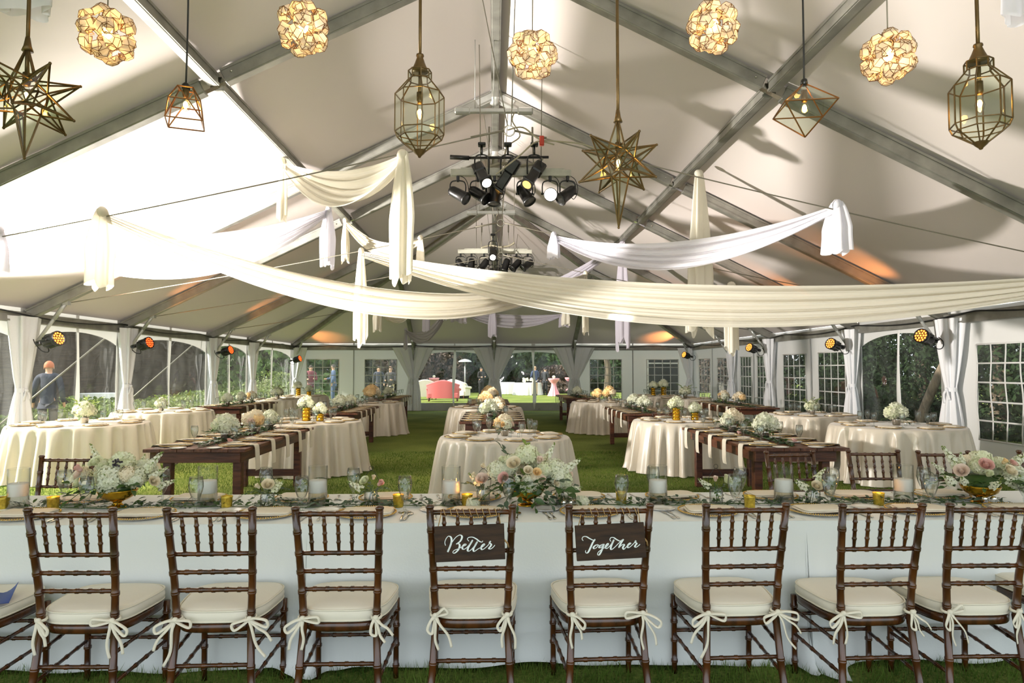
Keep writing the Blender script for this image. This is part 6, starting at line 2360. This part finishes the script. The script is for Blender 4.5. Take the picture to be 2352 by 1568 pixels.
MAT['leaf_dark'] = pbr('dark_tree_leaf', (22, 34, 20), 0.9, col2=(44, 60, 34), vscale=1.5, transl=0.15, spec=0.1)
MAT['leaf_mid'] = pbr('mid_tree_leaf', (62, 92, 40), 0.6, col2=(104, 132, 62), vscale=1.2, transl=0.25)
MAT['leaf_brown'] = pbr('reddish_hedge_leaf', (62, 46, 40), 0.7, col2=(88, 72, 56), vscale=1.2, transl=0.15)
MAT['leaf_shrub'] = pbr('lawn_shrub_leaf', (84, 106, 44), 0.6, col2=(130, 146, 70), vscale=1.5, transl=0.25)
MAT['bark'] = pbr('tree_bark', (110, 96, 78), 0.9, col2=(72, 62, 50), vscale=4, stretch=(4, 4, 0.8), bump=0.3, bscale=12)

# behind the back wall
bk = [(-22, 52, 9, 4.5, 'leaf_dark', 'dark leafy tree at the far left of the back row'), (-15, 56, 10, 5, 'leaf_mid', 'mid green tree behind the left back windows'), (-9, 54, 9, 4.5, 'leaf_dark', 'dark tree behind the standing guests on the left'),
      (-4.5, 52, 8.5, 4.2, 'leaf_dark', 'dark tree behind the pink settee'), (-0.5, 55, 9, 4.2, 'leaf_dark', 'dark tree behind the middle back post'), (3.6, 57, 11, 4.6, 'leaf_mid', 'bright green tree behind the white table'),
      (8.6, 56, 10, 4.6, 'leaf_mid', 'green tree behind the pink cocktail table'), (14, 54, 9, 4.5, 'leaf_dark', 'dark tree behind the right back windows'), (20, 52, 10, 5, 'leaf_dark', 'dark tree at the right of the back row')]
for i, (x, y, h, cr, mt, lb) in enumerate(bk):
    tree(x, y, h, cr, lb, 200 + i, mt, n=16000, cz=h * 0.42, leafs=0.19)
for i, (x, lb) in enumerate([(-20, 'far left'), (-14.5, 'left'), (-9.5, 'behind the maroon shirted man'), (-5, 'behind the pink settee'), (-0.3, 'behind the middle back post'), (4.3, 'behind the white round table'), (9, 'behind the pink cocktail tables'), (14, 'right'), (19, 'far right')]):
    tree(x, 49, 1.7 if x in (4.3, 9) else 4.6, 3.1, 'low reddish brown hedge bush along the back boundary, ' + lb, 300 + i, 'leaf_brown' if i % 2 else 'leaf_dark', False, 14000, 0.8 if x in (4.3, 9) else 1.6, 0.14, 'hedge bushes along the back boundary', 'hedge_bush', 'bush')
# right side: dark evergreens right against the tent
for i, (x, y, h, cr, lb) in enumerate([(11.5, 8.5, 7, 2.6, 'dark evergreen tree nearest outside the right wall'), (12.0, 12.2, 7.5, 2.8, 'dark evergreen tree outside the clear right bay'), (12.0, 16, 7, 2.8, 'dark evergreen tree outside the second right window pair'),
                                       (12.6, 20, 7, 2.8, 'dark evergreen tree outside the third right window pair'), (12.8, 24.5, 6.5, 2.8, 'dark evergreen tree outside the back right corner'), (15, 10.5, 9, 3.2, 'tall dark tree in the second row on the right'), (15.5, 18, 9, 3.4, 'tall dark tree in the second row farther right')]):
    tree(x, y, h, cr, lb, 400 + i, 'leaf_dark', True, 20000, h * 0.34, 0.07, 'evergreens outside the right wall')
for i, (x, y, lb) in enumerate([(9.6, 8.6, 'nearest the head table'), (9.9, 11.0, 'second'), (10.0, 15.6, 'third'), (9.8, 18.0, 'fourth'), (10.0, 20.6, 'fifth'), (10.0, 23.4, 'sixth'), (9.9, 26.0, 'farthest')]):
    tree(x, y, 1.1, 1.2, 'dark low bush outside the right wall, %s in the row' % lb, 450 + i, 'leaf_dark', False, 4200, 0.45, 0.06, 'bushes outside the right wall', 'bush', 'bush')
# leaning trunk and guy rope in the clear right bay
mb = MB()
mb.tube(catmull([(9.2, 14.9, -0.1), (9.3, 14.2, 1.2), (9.5, 13.4, 2.6), (9.7, 12.6, 4.2)], 5), [0.11, 0.11, 0.105, 0.1, 0.1, 0.1, 0.095, 0.095, 0.09, 0.09, 0.09, 0.085, 0.085, 0.08, 0.08, 0.08], 8)
tag(mb.build('leaning_tree', MAT['bark']), 'slanting bare tree trunk outside the clear right bay', 'tree')
for i, (y, lb) in enumerate(((12.7, 'the clear right bay'), )):
    pass
for sx, y, lb in ((-1, 13.6, 'first clear left bay'), (-1, 17.6, 'second clear left bay')):
    mb = MB()
    mb.tube([(X0 + sx * (HW + 0.12), y + 0.5, EAVE - 0.1), (X0 + sx * (HW + 2.2), y - 0.6, 0.0)], 0.018, 6)
    mb.tube([(X0 + sx * (HW + 2.2), y - 0.6, -0.05), (X0 + sx * (HW + 2.2), y - 0.6, 0.25)], 0.02, 6)
    tag(mb.build('hanging_strap', MAT['rope']), 'slanting guy strap staked outside the %s' % lb, 'strap')

# left: house with dark shingled wall, shrubs before it
MAT['shingle'] = pbr('weathered_shingle', (50, 40, 33), 0.85, col2=(86, 72, 60), vscale=3.0, stretch=(1, 0.35, 9), bump=0.3, bscale=5)
o = thing('house', (-15.0, 24.6, 0), 0, 'dark brown shingled house beyond the left wall', 'house')
mb = MB()
for k in range(22):
    z = 0.1 + k * 0.22
    mb.box((0.02 * 0, 0, z + 0.11), (0.34, 22.0, 0.225), Matrix.Rotation(rad(4), 3, 'Y'))
mb.box((-3.2, 0, 2.4), (6.0, 21.8, 4.8))
mb.build('shingle_wall', MAT['shingle'], o)
mb = MB()
def rf(u, v):
    return (lerp(0.7, -3.4, v), (u - 0.5) * 23, lerp(4.75, 7.4, v) + 0.02 * (int(v * 40) % 2))
mb.grid(rf, 2, 40)
mb.add([(-3.4, -11.5, 7.4), (-3.4, 11.5, 7.4), (-7.2, 11.5, 4.75), (-7.2, -11.5, 4.75)], [(0, 1, 2, 3)])
mb.build('roof', MAT['shingle'], o)
o.scale = (1, 1, 0.64)
for i, (x, y, h, cr, lb) in enumerate([(-10.6, 16.5, 1.25, 1.3, 'nearest the tent'), (-10.6, 19.0, 1.5, 1.5, 'second'), (-10.6, 21.7, 1.5, 1.6, 'third'), (-10.6, 24.6, 1.6, 1.6, 'fourth'), (-10.6, 27.6, 1.7, 1.7, 'fifth'), (-10.6, 31, 1.9, 1.9, 'sixth'), (-10.8, 34.5, 2.2, 2.0, 'farthest')]):
    tree(x, y, h * 0.55, cr, 'rounded green shrub before the shingled house, %s in the row' % lb, 500 + i, 'leaf_shrub', False, 4500, h * 0.22, 0.07, 'shrubs before the shingled house', 'shrub', 'bush')
for i, (x, y, h, lb) in enumerate([(-14.5, 39, 8, 'tree at the end of the shingled house'), (-19, 44, 10, 'tall tree behind the end of the shingled house'), (-13, 46, 7, 'green tree seen through the back left bay')]):
    tree(x, y, h, h * 0.45, lb, 550 + i, 'leaf_mid', True, 3600, h * 0.5, 0.24)

# lounge on the lawn behind the tent
MAT['pink'] = pbr('pink_upholstery', (196, 92, 92), 0.7, sheen=0.3)
MAT['pinkcloth'] = pbr('pink_satin_cloth', (232, 150, 158), 0.45, sheen=0.3)
MAT['whitecloth'] = pbr('white_outdoor_cloth', (238, 236, 228), 0.7)
MAT['beige'] = pbr('beige_upholstery', (226, 216, 196), 0.7)
def settee(p, rz, mat, label, wdt=1.7):
    o = thing('settee', p, rz, label, 'sofa')
    M = MAT[mat]
    mb = MB()      # curved back, seen from behind (faces +y)
    def bk_(u, v):
        x = (u - 0.5) * wdt
        t = abs(2 * u - 1)
        top = 0.92 + 0.08 * math.cos(PI * t) - 0.06 * t ** 6
        y = -0.30 + 0.16 * t ** 3
        return (x, y, lerp(0.16, top, v))
    mb.grid(bk_, 24, 8)
    mb.grid(lambda u, v: (bk_(u, v)[0] * 0.97, bk_(u, v)[1] + 0.12, bk_(u, v)[2] - 0.01 * v), 24, 8, flip=True)
    mb.tube([(bk_(u, 1)[0], bk_(u, 1)[1] + 0.06, bk_(u, 1)[2]) for u in np.linspace(0, 1, 25)], 0.062, 8)
    mb.build('backrest', M, o)
    mb = MB()
    mb.box((0, 0.06, 0.29), (wdt - 0.1, 0.62, 0.26), bev=0.03)
    mb.build('seat', M, o)
    for s in (-1, 1):
        mb = MB()
        mb.tube(catmull([(s * (wdt / 2 - 0.04), -0.16, 0.62), (s * (wdt / 2 - 0.02), 0.1, 0.60), (s * (wdt / 2 + 0.02), 0.36, 0.58)], 4), 0.07, 10)
        mb.box((s * (wdt / 2 - 0.05), 0.1, 0.37), (0.1, 0.52, 0.44), bev=0.02)
        mb.build('armrest', M, o)
        for y in (-0.2, 0.32):
            mb = MB()
            mb.lathe([(0.025, 0), (0.03, 0.1), (0.04, 0.17), (0, 0.17)], 8, (s * (wdt / 2 - 0.1), y, 0))
            mb.build('leg', MAT['farm'], o)
    return o
def gpt(px, D):
    p = P(px, 850, D)
    return (p.x, D, 0)
settee(gpt(1018, 34.0), 0, 'pink', 'pink upholstered settee with curved back on the lawn behind the tent', 1.6)
settee(gpt(972, 36.0), 0.5, 'beige', 'beige settee left of the pink settee on the lawn', 1.5)
settee(gpt(1046, 37.5), -0.5, 'beige', 'beige settee behind the right end of the pink settee', 1.5)
def cocktail(p, mat, label, Rt=0.34, h=1.05, name='cocktail_table'):
    o = thing(name, p, 0, label, 'table', 'cloth covered tables on the back lawn')
    mb = MB()
    n = 40
    mb.grid(lambda u, v: (lambda r_: (r_ * math.cos(2 * PI * u), r_ * math.sin(2 * PI * u), lerp(0.0, h - 0.02, v)))((0.30 * (1 - v) ** 1.6 + 0.075 + 0.22 * max(0, v - 0.62) ** 1.0 * 1.5) * (1 + 0.10 * math.sin(12 * 2 * PI * u))), n, 14, 0, closed_u=True)
    mb.lathe([(0.0, h), (Rt, h), (Rt + 0.01, h - 0.02), (Rt - 0.03, h - 0.12), (0.14, h - 0.3)], n)
    mb.build('cloth', MAT[mat], o)
    mb = MB()
    mb.ball((0, 0, h + 0.09), (0.1, 0.1, 0.09), 10)
    mb.lathe([(0.05, h), (0.06, h + 0.05), (0, h + 0.05)], 10)
    mb.build('flowers', MAT['petal_white'], o)
    return o
cocktail(gpt(1272, 41.0), 'pinkcloth', 'pink cloth cocktail table cinched at the middle, right of two men')
cocktail(gpt(1309, 46.0), 'pinkcloth', 'pink cocktail table half hidden behind the right back drape')
cocktail(gpt(997, 44.0), 'pinkcloth', 'pink cocktail table behind the pink settee')
def skirted(p, R, label, flowers=True):
    o = thing('buffet_table', p, 0, label, 'table', 'cloth covered tables on the back lawn')
    mb = MB()
    mb.grid(lambda u, v: (lambda r_: (r_ * math.cos(2 * PI * u), r_ * math.sin(2 * PI * u), lerp(0.0, 0.75, v)))(R * (1 + 0.12 * (1 - v)) * (1 + 0.04 * (1 - v) * math.sin(22 * 2 * PI * u))), 88, 6, 0, closed_u=True)
    mb.lathe([(0.0, 0.755), (R, 0.75)], 44)
    mb.build('cloth', MAT['whitecloth'], o)
    if flowers:
        mb = MB()
        r = random.Random(4)
        for k in range(14):
            mb.ball((r.uniform(-0.3, 0.3), r.uniform(-0.2, 0.2), 0.8 + r.uniform(0, 0.22)), r.uniform(0.05, 0.09), 8)
        mb.build('flowers', MAT['petal_green'], o)
    return o
skirted(gpt(1212, 43.0), 0.85, 'white skirted round table with flowers beside two men on the lawn')
skirted(gpt(235, 24.0), 0.7, 'white table before the shrubs outside the left wall', False)
skirted(gpt(1162, 45.0), 0.6, 'white draped table behind the streaky back bay', False)
# black speaker box by the settee; patio heater
mb = MB()
mb.box((0, 0, 0.3), (0.5, 0.4, 0.6), bev=0.02)
mb.box((0, 0, 0.63), (0.54, 0.44, 0.06), bev=0.01)
tag(mb.build('litter_bin', MAT['blackmetal'], None, gpt(1066, 38)), 'black bin on the lawn right of the settees', 'bin')
o = thing('patio_heater', gpt(1068, 42), 0, 'patio heater with a pale mushroom hood on the lawn', 'heater')
mb = MB()
mb.lathe([(0.42, 2.05), (0.38, 2.12), (0.2, 2.2), (0.0, 2.24)], 20)
mb.build('hood', MAT['alu_light'], o)
mb = MB()
mb.tube([(0, 0, 0), (0, 0, 2.1)], 0.035, 8)
mb.lathe([(0.24, 0), (0.24, 0.5), (0.1, 0.75), (0.0, 0.76)], 16)
mb.build('post', MAT['alu_light'], o)
# dark marquee box seen in the right back window
o = thing('storage_trailer', gpt(1530, 31), 0, 'dark boxy trailer outside the right back window', 'trailer')
mb = MB()
mb.box((0, 0, 1.12), (2.2, 1.6, 2.0), bev=0.04)
mb.build('box_body', MAT['blackmetal'], o)
mb = MB()
for s in (-1, 1):
    mb.box((s * 1.02, -0.81, 1.12), (0.06, 0.04, 1.9))
mb.box((0, -0.81, 1.85), (2.0, 0.04, 0.06))
mb.build('edge_trim', MAT['alu'], o)
for s in (-1, 1):
    mb = MB()
    mb.lathe([(0, -0.07), (0.22, -0.07), (0.26, -0.03), (0.26, 0.03), (0.22, 0.07), (0, 0.07)], 16, (s * 1.1, -0.3, 0.26), M=Matrix.Rotation(PI / 2, 3, 'Y'))
    mb.build('wheel', MAT['blackcable'], o)
tree(gpt(1392, 36)[0], 36, 6, 1.8, 'slim tree with pale trunk outside the back right windows', 601, 'leaf_mid', True, 2400, 4.2, 0.2)

# ---------------------------------------------------------------- people
def skin_mesh(name, verts, edges, radii, mat, parent, root=0, sub=1):
    me = bpy.data.meshes.new(name)
    me.from_pydata([tuple(v) for v in verts], edges, [])
    me.materials.append(mat)
    o = link(name, me, parent)
    md = o.modifiers.new('skin', 'SKIN')
    md.use_smooth_shade = True
    lay = me.skin_vertices[0].data
    for i, r in enumerate(radii):
        lay[i].radius = r if hasattr(r, '__len__') else (r, r)
        lay[i].use_root = (i == root)
    s = o.modifiers.new('sub', 'SUBSURF')
    s.levels = s.render_levels = sub
    return o
def person(px, D, rz, label, top, legs, hair, height=1.76, arm='down', x=None, stride=0.0, bend=0.0, tie=None):
    p = gpt(px, D)
    o = thing('person', p, rz, label, 'person')
    k = height / 1.76
    mt = pbr('jacket_%d' % px, top, 0.8)
    ml = pbr('trousers_%d' % px, legs, 0.8)
    mh = pbr('hair_%d' % px, hair, 0.7)
    def S(v):
        return V((v[0], v[1], v[2])) * k
    # arms: front is +y
    if arm == 'front':
        el = [(0.25, 0.04, 1.10), (-0.25, 0.04, 1.10)]
        wr = [(0.14, 0.26, 1.12), (-0.14, 0.26, 1.14)]
    elif arm == 'reach':
        el = [(0.27, 0.06, 1.13), (-0.25, 0.0, 1.12)]
        wr = [(0.22, 0.30, 1.10), (-0.24, 0.08, 0.88)]
    else:
        el = [(0.25, -0.03, 1.13), (-0.25, -0.03, 1.13)]
        wr = [(0.27, 0.05, 0.88), (-0.27, 0.05, 0.88)]
    hands = [V(w) + (V(w) - V(e)).normalized() * 0.09 for w, e in zip(wr, el)]
    # body: one surface, pelvis to head, hands and ankles
    vs = [(0, 0, 0.95), (0, 0, 1.10), (0, 0.01, 1.30), (0, 0.0, 1.44), (0, 0.01, 1.49), (0, 0.015, 1.545), (0, 0.02, 1.62), (0, 0.015, 1.69),
          (0.17, 0, 1.41), el[0], wr[0], hands[0], (-0.17, 0, 1.41), el[1], wr[1], hands[1],
          (0.095, 0, 0.88), (0.10, stride * 0.5 + 0.02, 0.49), (0.10, stride, 0.09), (-0.095, 0, 0.88), (-0.10, -stride * 0.4 + 0.02, 0.49), (-0.10, -stride, 0.09)]
    ed = [(0, 1), (1, 2), (2, 3), (3, 4), (4, 5), (5, 6), (6, 7), (3, 8), (8, 9), (9, 10), (10, 11), (3, 12), (12, 13), (13, 14), (14, 15), (0, 16), (16, 17), (17, 18), (0, 19), (19, 20), (20, 21)]
    rd = [(0.13, 0.1), (0.12, 0.09), (0.14, 0.1), (0.09, 0.08), 0.055, 0.062, (0.082, 0.098), (0.06, 0.07), 0.055, 0.042, 0.032, (0.045, 0.022), 0.055, 0.042, 0.032, (0.045, 0.022), 0.085, 0.06, 0.042, 0.085, 0.06, 0.042]
    skin_mesh('body', [S(v) for v in vs], ed, [tuple(q * k for q in r) if hasattr(r, '__len__') else r * k for r in rd], MAT['skin'], o)
    # face
    mb = MB()
    mb.ball(S((0, 0.113, 1.60)), (0.014 * k, 0.02 * k, 0.024 * k), 6)
    for s in (-1, 1):
        mb.ball(S((s * 0.085, 0.015, 1.61)), (0.012 * k, 0.022 * k, 0.034 * k), 6)
    mb.build('nose_and_ears', MAT['skin'], o)
    mb = MB()
    for s in (-1, 1):
        mb.ball(S((s * 0.032, 0.10, 1.625)), (0.011 * k, 0.008 * k, 0.007 * k), 6)
    mb.box(S((0, 0.105, 1.556)), (0.05 * k, 0.01 * k, 0.008 * k))
    mb.build('eyes_and_mouth', MAT['berry'], o)
    jv = [(0, 0, 0.93), (0, 0, 1.10), (0, 0.01, 1.30), (0, 0.0, 1.45), (0.18, 0, 1.42), el[0], V(el[0]).lerp(V(wr[0]), 0.95), (-0.18, 0, 1.41), el[1], V(el[1]).lerp(V(wr[1]), 0.95), (0, 0, 0.80)]
    je = [(0, 1), (1, 2), (2, 3), (3, 4), (4, 5), (5, 6), (3, 7), (7, 8), (8, 9), (0, 10)]
    jr = [(0.165, 0.125), (0.15, 0.115), (0.17, 0.125), (0.105, 0.085), 0.075, 0.06, 0.05, 0.075, 0.06, 0.05, (0.165, 0.125)]
    skin_mesh('jacket', [S(v) for v in jv], je, [tuple(q * k for q in r) if hasattr(r, '__len__') else r * k for r in jr], mt, o)
    tv = [(0, 0, 0.98), (0.095, 0, 0.86), (0.10, stride * 0.5 + 0.02, 0.49), (0.10, stride, 0.07), (-0.095, 0, 0.86), (-0.10, -stride * 0.4 + 0.02, 0.49), (-0.10, -stride, 0.07)]
    te = [(0, 1), (1, 2), (2, 3), (0, 4), (4, 5), (5, 6)]
    tr = [(0.145, 0.11), 0.1, 0.078, 0.062, 0.1, 0.078, 0.062]
    skin_mesh('trousers', [S(v) for v in tv], te, [tuple(q * k for q in r) if hasattr(r, '__len__') else r * k for r in tr], ml, o)
    for s, yy in ((1, stride), (-1, -stride)):
        mb = MB()
        mb.ball(S((s * 0.10, yy + 0.06, 0.045)), (0.048 * k, 0.135 * k, 0.045 * k), 10)
        mb.build('shoe', MAT['blackcable'], o)
    mb = MB()
    def hf(u, v):
        a = 2 * PI * u
        t = lerp(0.35 if True else 0, PI / 2, v)
        front = max(0, math.sin(a))
        zz = math.sin(lerp(-0.25 + 0.75 * front, PI / 2, v))
        cc = math.cos(lerp(-0.25 + 0.75 * front, PI / 2, v))
        return tuple(S((0.09 * cc * math.cos(a), 0.01 + 0.106 * cc * math.sin(a), 1.64 + 0.112 * zz)))
    mb.grid(hf, 20, 6, 0, closed_u=True)
    mb.build('hair', mh, o)
    if tie:
        mb = MB()
        mb.box(S((0, 0.135, 1.28)), (0.05 * k, 0.012, 0.3 * k), Matrix.Rotation(rad(6), 3, 'X'))
        mb.build('shirt_front', pbr('shirt_%d' % px, tie, 0.8), o)
    return o
person(714, 31.0, PI + 0.3, 'man in a maroon shirt and dark trousers outside the left back window', (112, 40, 54), (40, 38, 44), (60, 44, 34), 1.78, 'front')
person(766, 31.5, PI / 2 + 0.3, 'man in a blue suit turned sideways outside the left back window', (72, 92, 124), (70, 88, 118), (54, 42, 34), 1.82, 'reach', tie=(230, 232, 236))
person(870, 33.0, PI, 'person in dark navy seen through the streaky second back window', (40, 46, 62), (36, 38, 46), (44, 36, 32), 1.74, 'down')
person(897, 30.0, PI - 0.2, 'bald man with beard in dark clothes behind the streaky second back window', (46, 44, 46), (196, 176, 150), (150, 110, 86), 1.72, 'front')
person(1105, 43.0, PI + 0.6, 'person in black standing left of the middle back post', (30, 28, 30), (26, 26, 28), (40, 32, 28), 1.74, 'front')
person(1229, 41.7, 0.4, 'man in a navy blazer and khaki trousers beside the white table', (46, 62, 96), (196, 178, 150), (150, 122, 92), 1.80, 'front')
person(1252, 42.6, -0.7, 'man in a black suit standing right of the navy blazer', (34, 36, 42), (28, 30, 34), (40, 34, 30), 1.72, 'front')
person(112, 14.0, 0.3, 'red haired person in dark clothes outside the nearest left bay', (44, 50, 66), (34, 36, 44), (190, 110, 72), 1.74, 'down')

# ---------------------------------------------------------------- grass blades
def blades(name, n, x0, x1, y0, y1, hgt, wid, mat, label, seed, keep=None):
    r = np.random.default_rng(seed)
    x = r.uniform(x0, x1, n)
    y = r.uniform(y0, y1, n)
    h = hgt * r.uniform(0.45, 1.25, n)
    a = r.uniform(0, 2 * PI, n)
    b_ = r.uniform(0, 2 * PI, n)
    ln = r.uniform(0.1, 0.75, n) * h
    w = wid * r.uniform(0.6, 1.2, n)
    base = np.stack([x, y, np.zeros(n)], 1)
    side = np.stack([np.cos(a), np.sin(a), np.zeros(n)], 1) * w[:, None]
    tip = base + np.stack([np.cos(b_) * ln, np.sin(b_) * ln, h], 1)
    q = np.stack([base - side, base + side, tip], 1).reshape(-1, 3)
    me = rough_mesh_arrays(name, q, 3, MAT[mat])
    o = link(name, me)
    tag(o, label, 'grass', kind='stuff')
    return o
MAT['blade'] = pbr('grass_blade', (58, 88, 28), 0.7, col2=(116, 140, 58), vscale=2.0, transl=0.3, spec=0.2)
blades('lawn_grass', 26000, -3.4, 3.6, 2.45, 3.75, 0.06, 0.0028, 'blade', 'longer grass around the near chair legs', 1)
blades('lawn_grass', 150000, -7.4, 7.4, 4.4, 13.0, 0.032, 0.0042, 'blade', 'short lawn grass between the guest tables', 2)
# ================================================================ LIGHT AND CAMERA
w = bpy.data.worlds.new('sky')
SC.world = w
w.use_nodes = True
nt = w.node_tree
for n in list(nt.nodes):
    nt.nodes.remove(n)
out = nt.nodes.new('ShaderNodeOutputWorld')
bg = nt.nodes.new('ShaderNodeBackground')
bg.inputs['Color'].default_value = (0.86, 0.94, 1.0, 1)
bg.inputs['Strength'].default_value = 1.55
L(nt, bg.outputs[0], out.inputs['Surface'])

s = bpy.data.lights.new('sun', 'SUN')
s.energy = 8.0
s.color = (1.0, 0.93, 0.82)
s.angle = rad(3)
so = bpy.data.objects.new('sun', s)
COL.objects.link(so)
so.rotation_euler = V((0.80, 0.16, -0.56)).to_track_quat('-Z', 'Y').to_euler()

# photographer's flash on a stand low outside the frame at the left, bounced off the roof
def flash(name, loc, tgt, watts, size, col=(1.0, 0.97, 0.93), spot=None):
    l = bpy.data.lights.new(name, 'SPOT')
    l.spot_size = rad(spot or 150)
    l.spot_blend = 0.75
    l.energy = watts
    l.color = col
    l.shadow_soft_size = size
    o = bpy.data.objects.new(name, l)
    COL.objects.link(o)
    o.location = loc
    o.rotation_euler = (V(tgt) - V(loc)).to_track_quat('-Z', 'Y').to_euler()
    return o
flash('flash_left', (-6.9, 8.9, 2.2), (-5.9, 9.15, 3.05), 7000, 0.14, (1.0, 0.95, 0.89), spot=122)
flash('flash_front', (0.9, 1.2, 1.9), (1.5, 5.5, 6.0), 240, 0.25, (1.0, 0.95, 0.9), 120)  # added fill light, no real lamp: lifts the roof of the near bay

# pin spots of the lighting bars, aimed at the centrepieces
def pin(src, dst, watts, deg=9, col=(1.0, 0.86, 0.66)):
    l = bpy.data.lights.new('pin_spot', 'SPOT')
    l.energy = watts
    l.color = col
    l.spot_size = rad(deg)
    l.spot_blend = 0.6
    l.shadow_soft_size = 0.05
    o = bpy.data.objects.new('pin_spot', l)
    COL.objects.link(o)
    o.location = src
    o.rotation_euler = (V(dst) - V(src)).to_track_quat('-Z', 'Y').to_euler()
B1, B2, B3 = P(1160, 398, 8.9), P(1137, 578, 14.6), P(1160, 626, 20.0)
for k, bar, dx, wt in (('R1', B1, -0.1, 260), ('R2', B1, -0.5, 420), ('R5', B1, 0.5, 420), ('F7', B1, 0.2, 300), ('R8', B2, 0.0, 380), ('F8', B2, 0.1, 380), ('R9', B2, -0.5, 480), ('R10', B2, 0.5, 520)):
    pin(bar + V((dx, 0, -0.34)), T[k] + V((0, 0, 0.15)), wt * 2.0)
pin(B1 + V((-0.3, -0.1, -0.34)), (0.1, 3.75, 0.78), 150, 6, (1.0, 0.66, 0.36))

cam = bpy.data.cameras.new('camera')
cam.sensor_width = 36.0
cam.lens = F_PX / 2352.0 * 36.0
cam.clip_start = 0.05
cam.clip_end = 300
co = bpy.data.objects.new('camera', cam)
COL.objects.link(co)
co.matrix_world = Matrix.Translation((0, 0, CAM_Z)) @ CAM_M.to_4x4()
SC.camera = co

vs = SC.view_settings
vs.view_transform = 'Standard'
vs.look = 'None'
vs.exposure = 0.62
vs.gamma = 1.0
vs.use_curve_mapping = False
cy = SC.cycles
cy.max_bounces = 7
cy.diffuse_bounces = 4
cy.glossy_bounces = 3
cy.transmission_bounces = 4
cy.transparent_max_bounces = 24
cy.sample_clamp_indirect = 4.0
cy.caustics_reflective = False
cy.caustics_refractive = False
cy.use_denoising = True
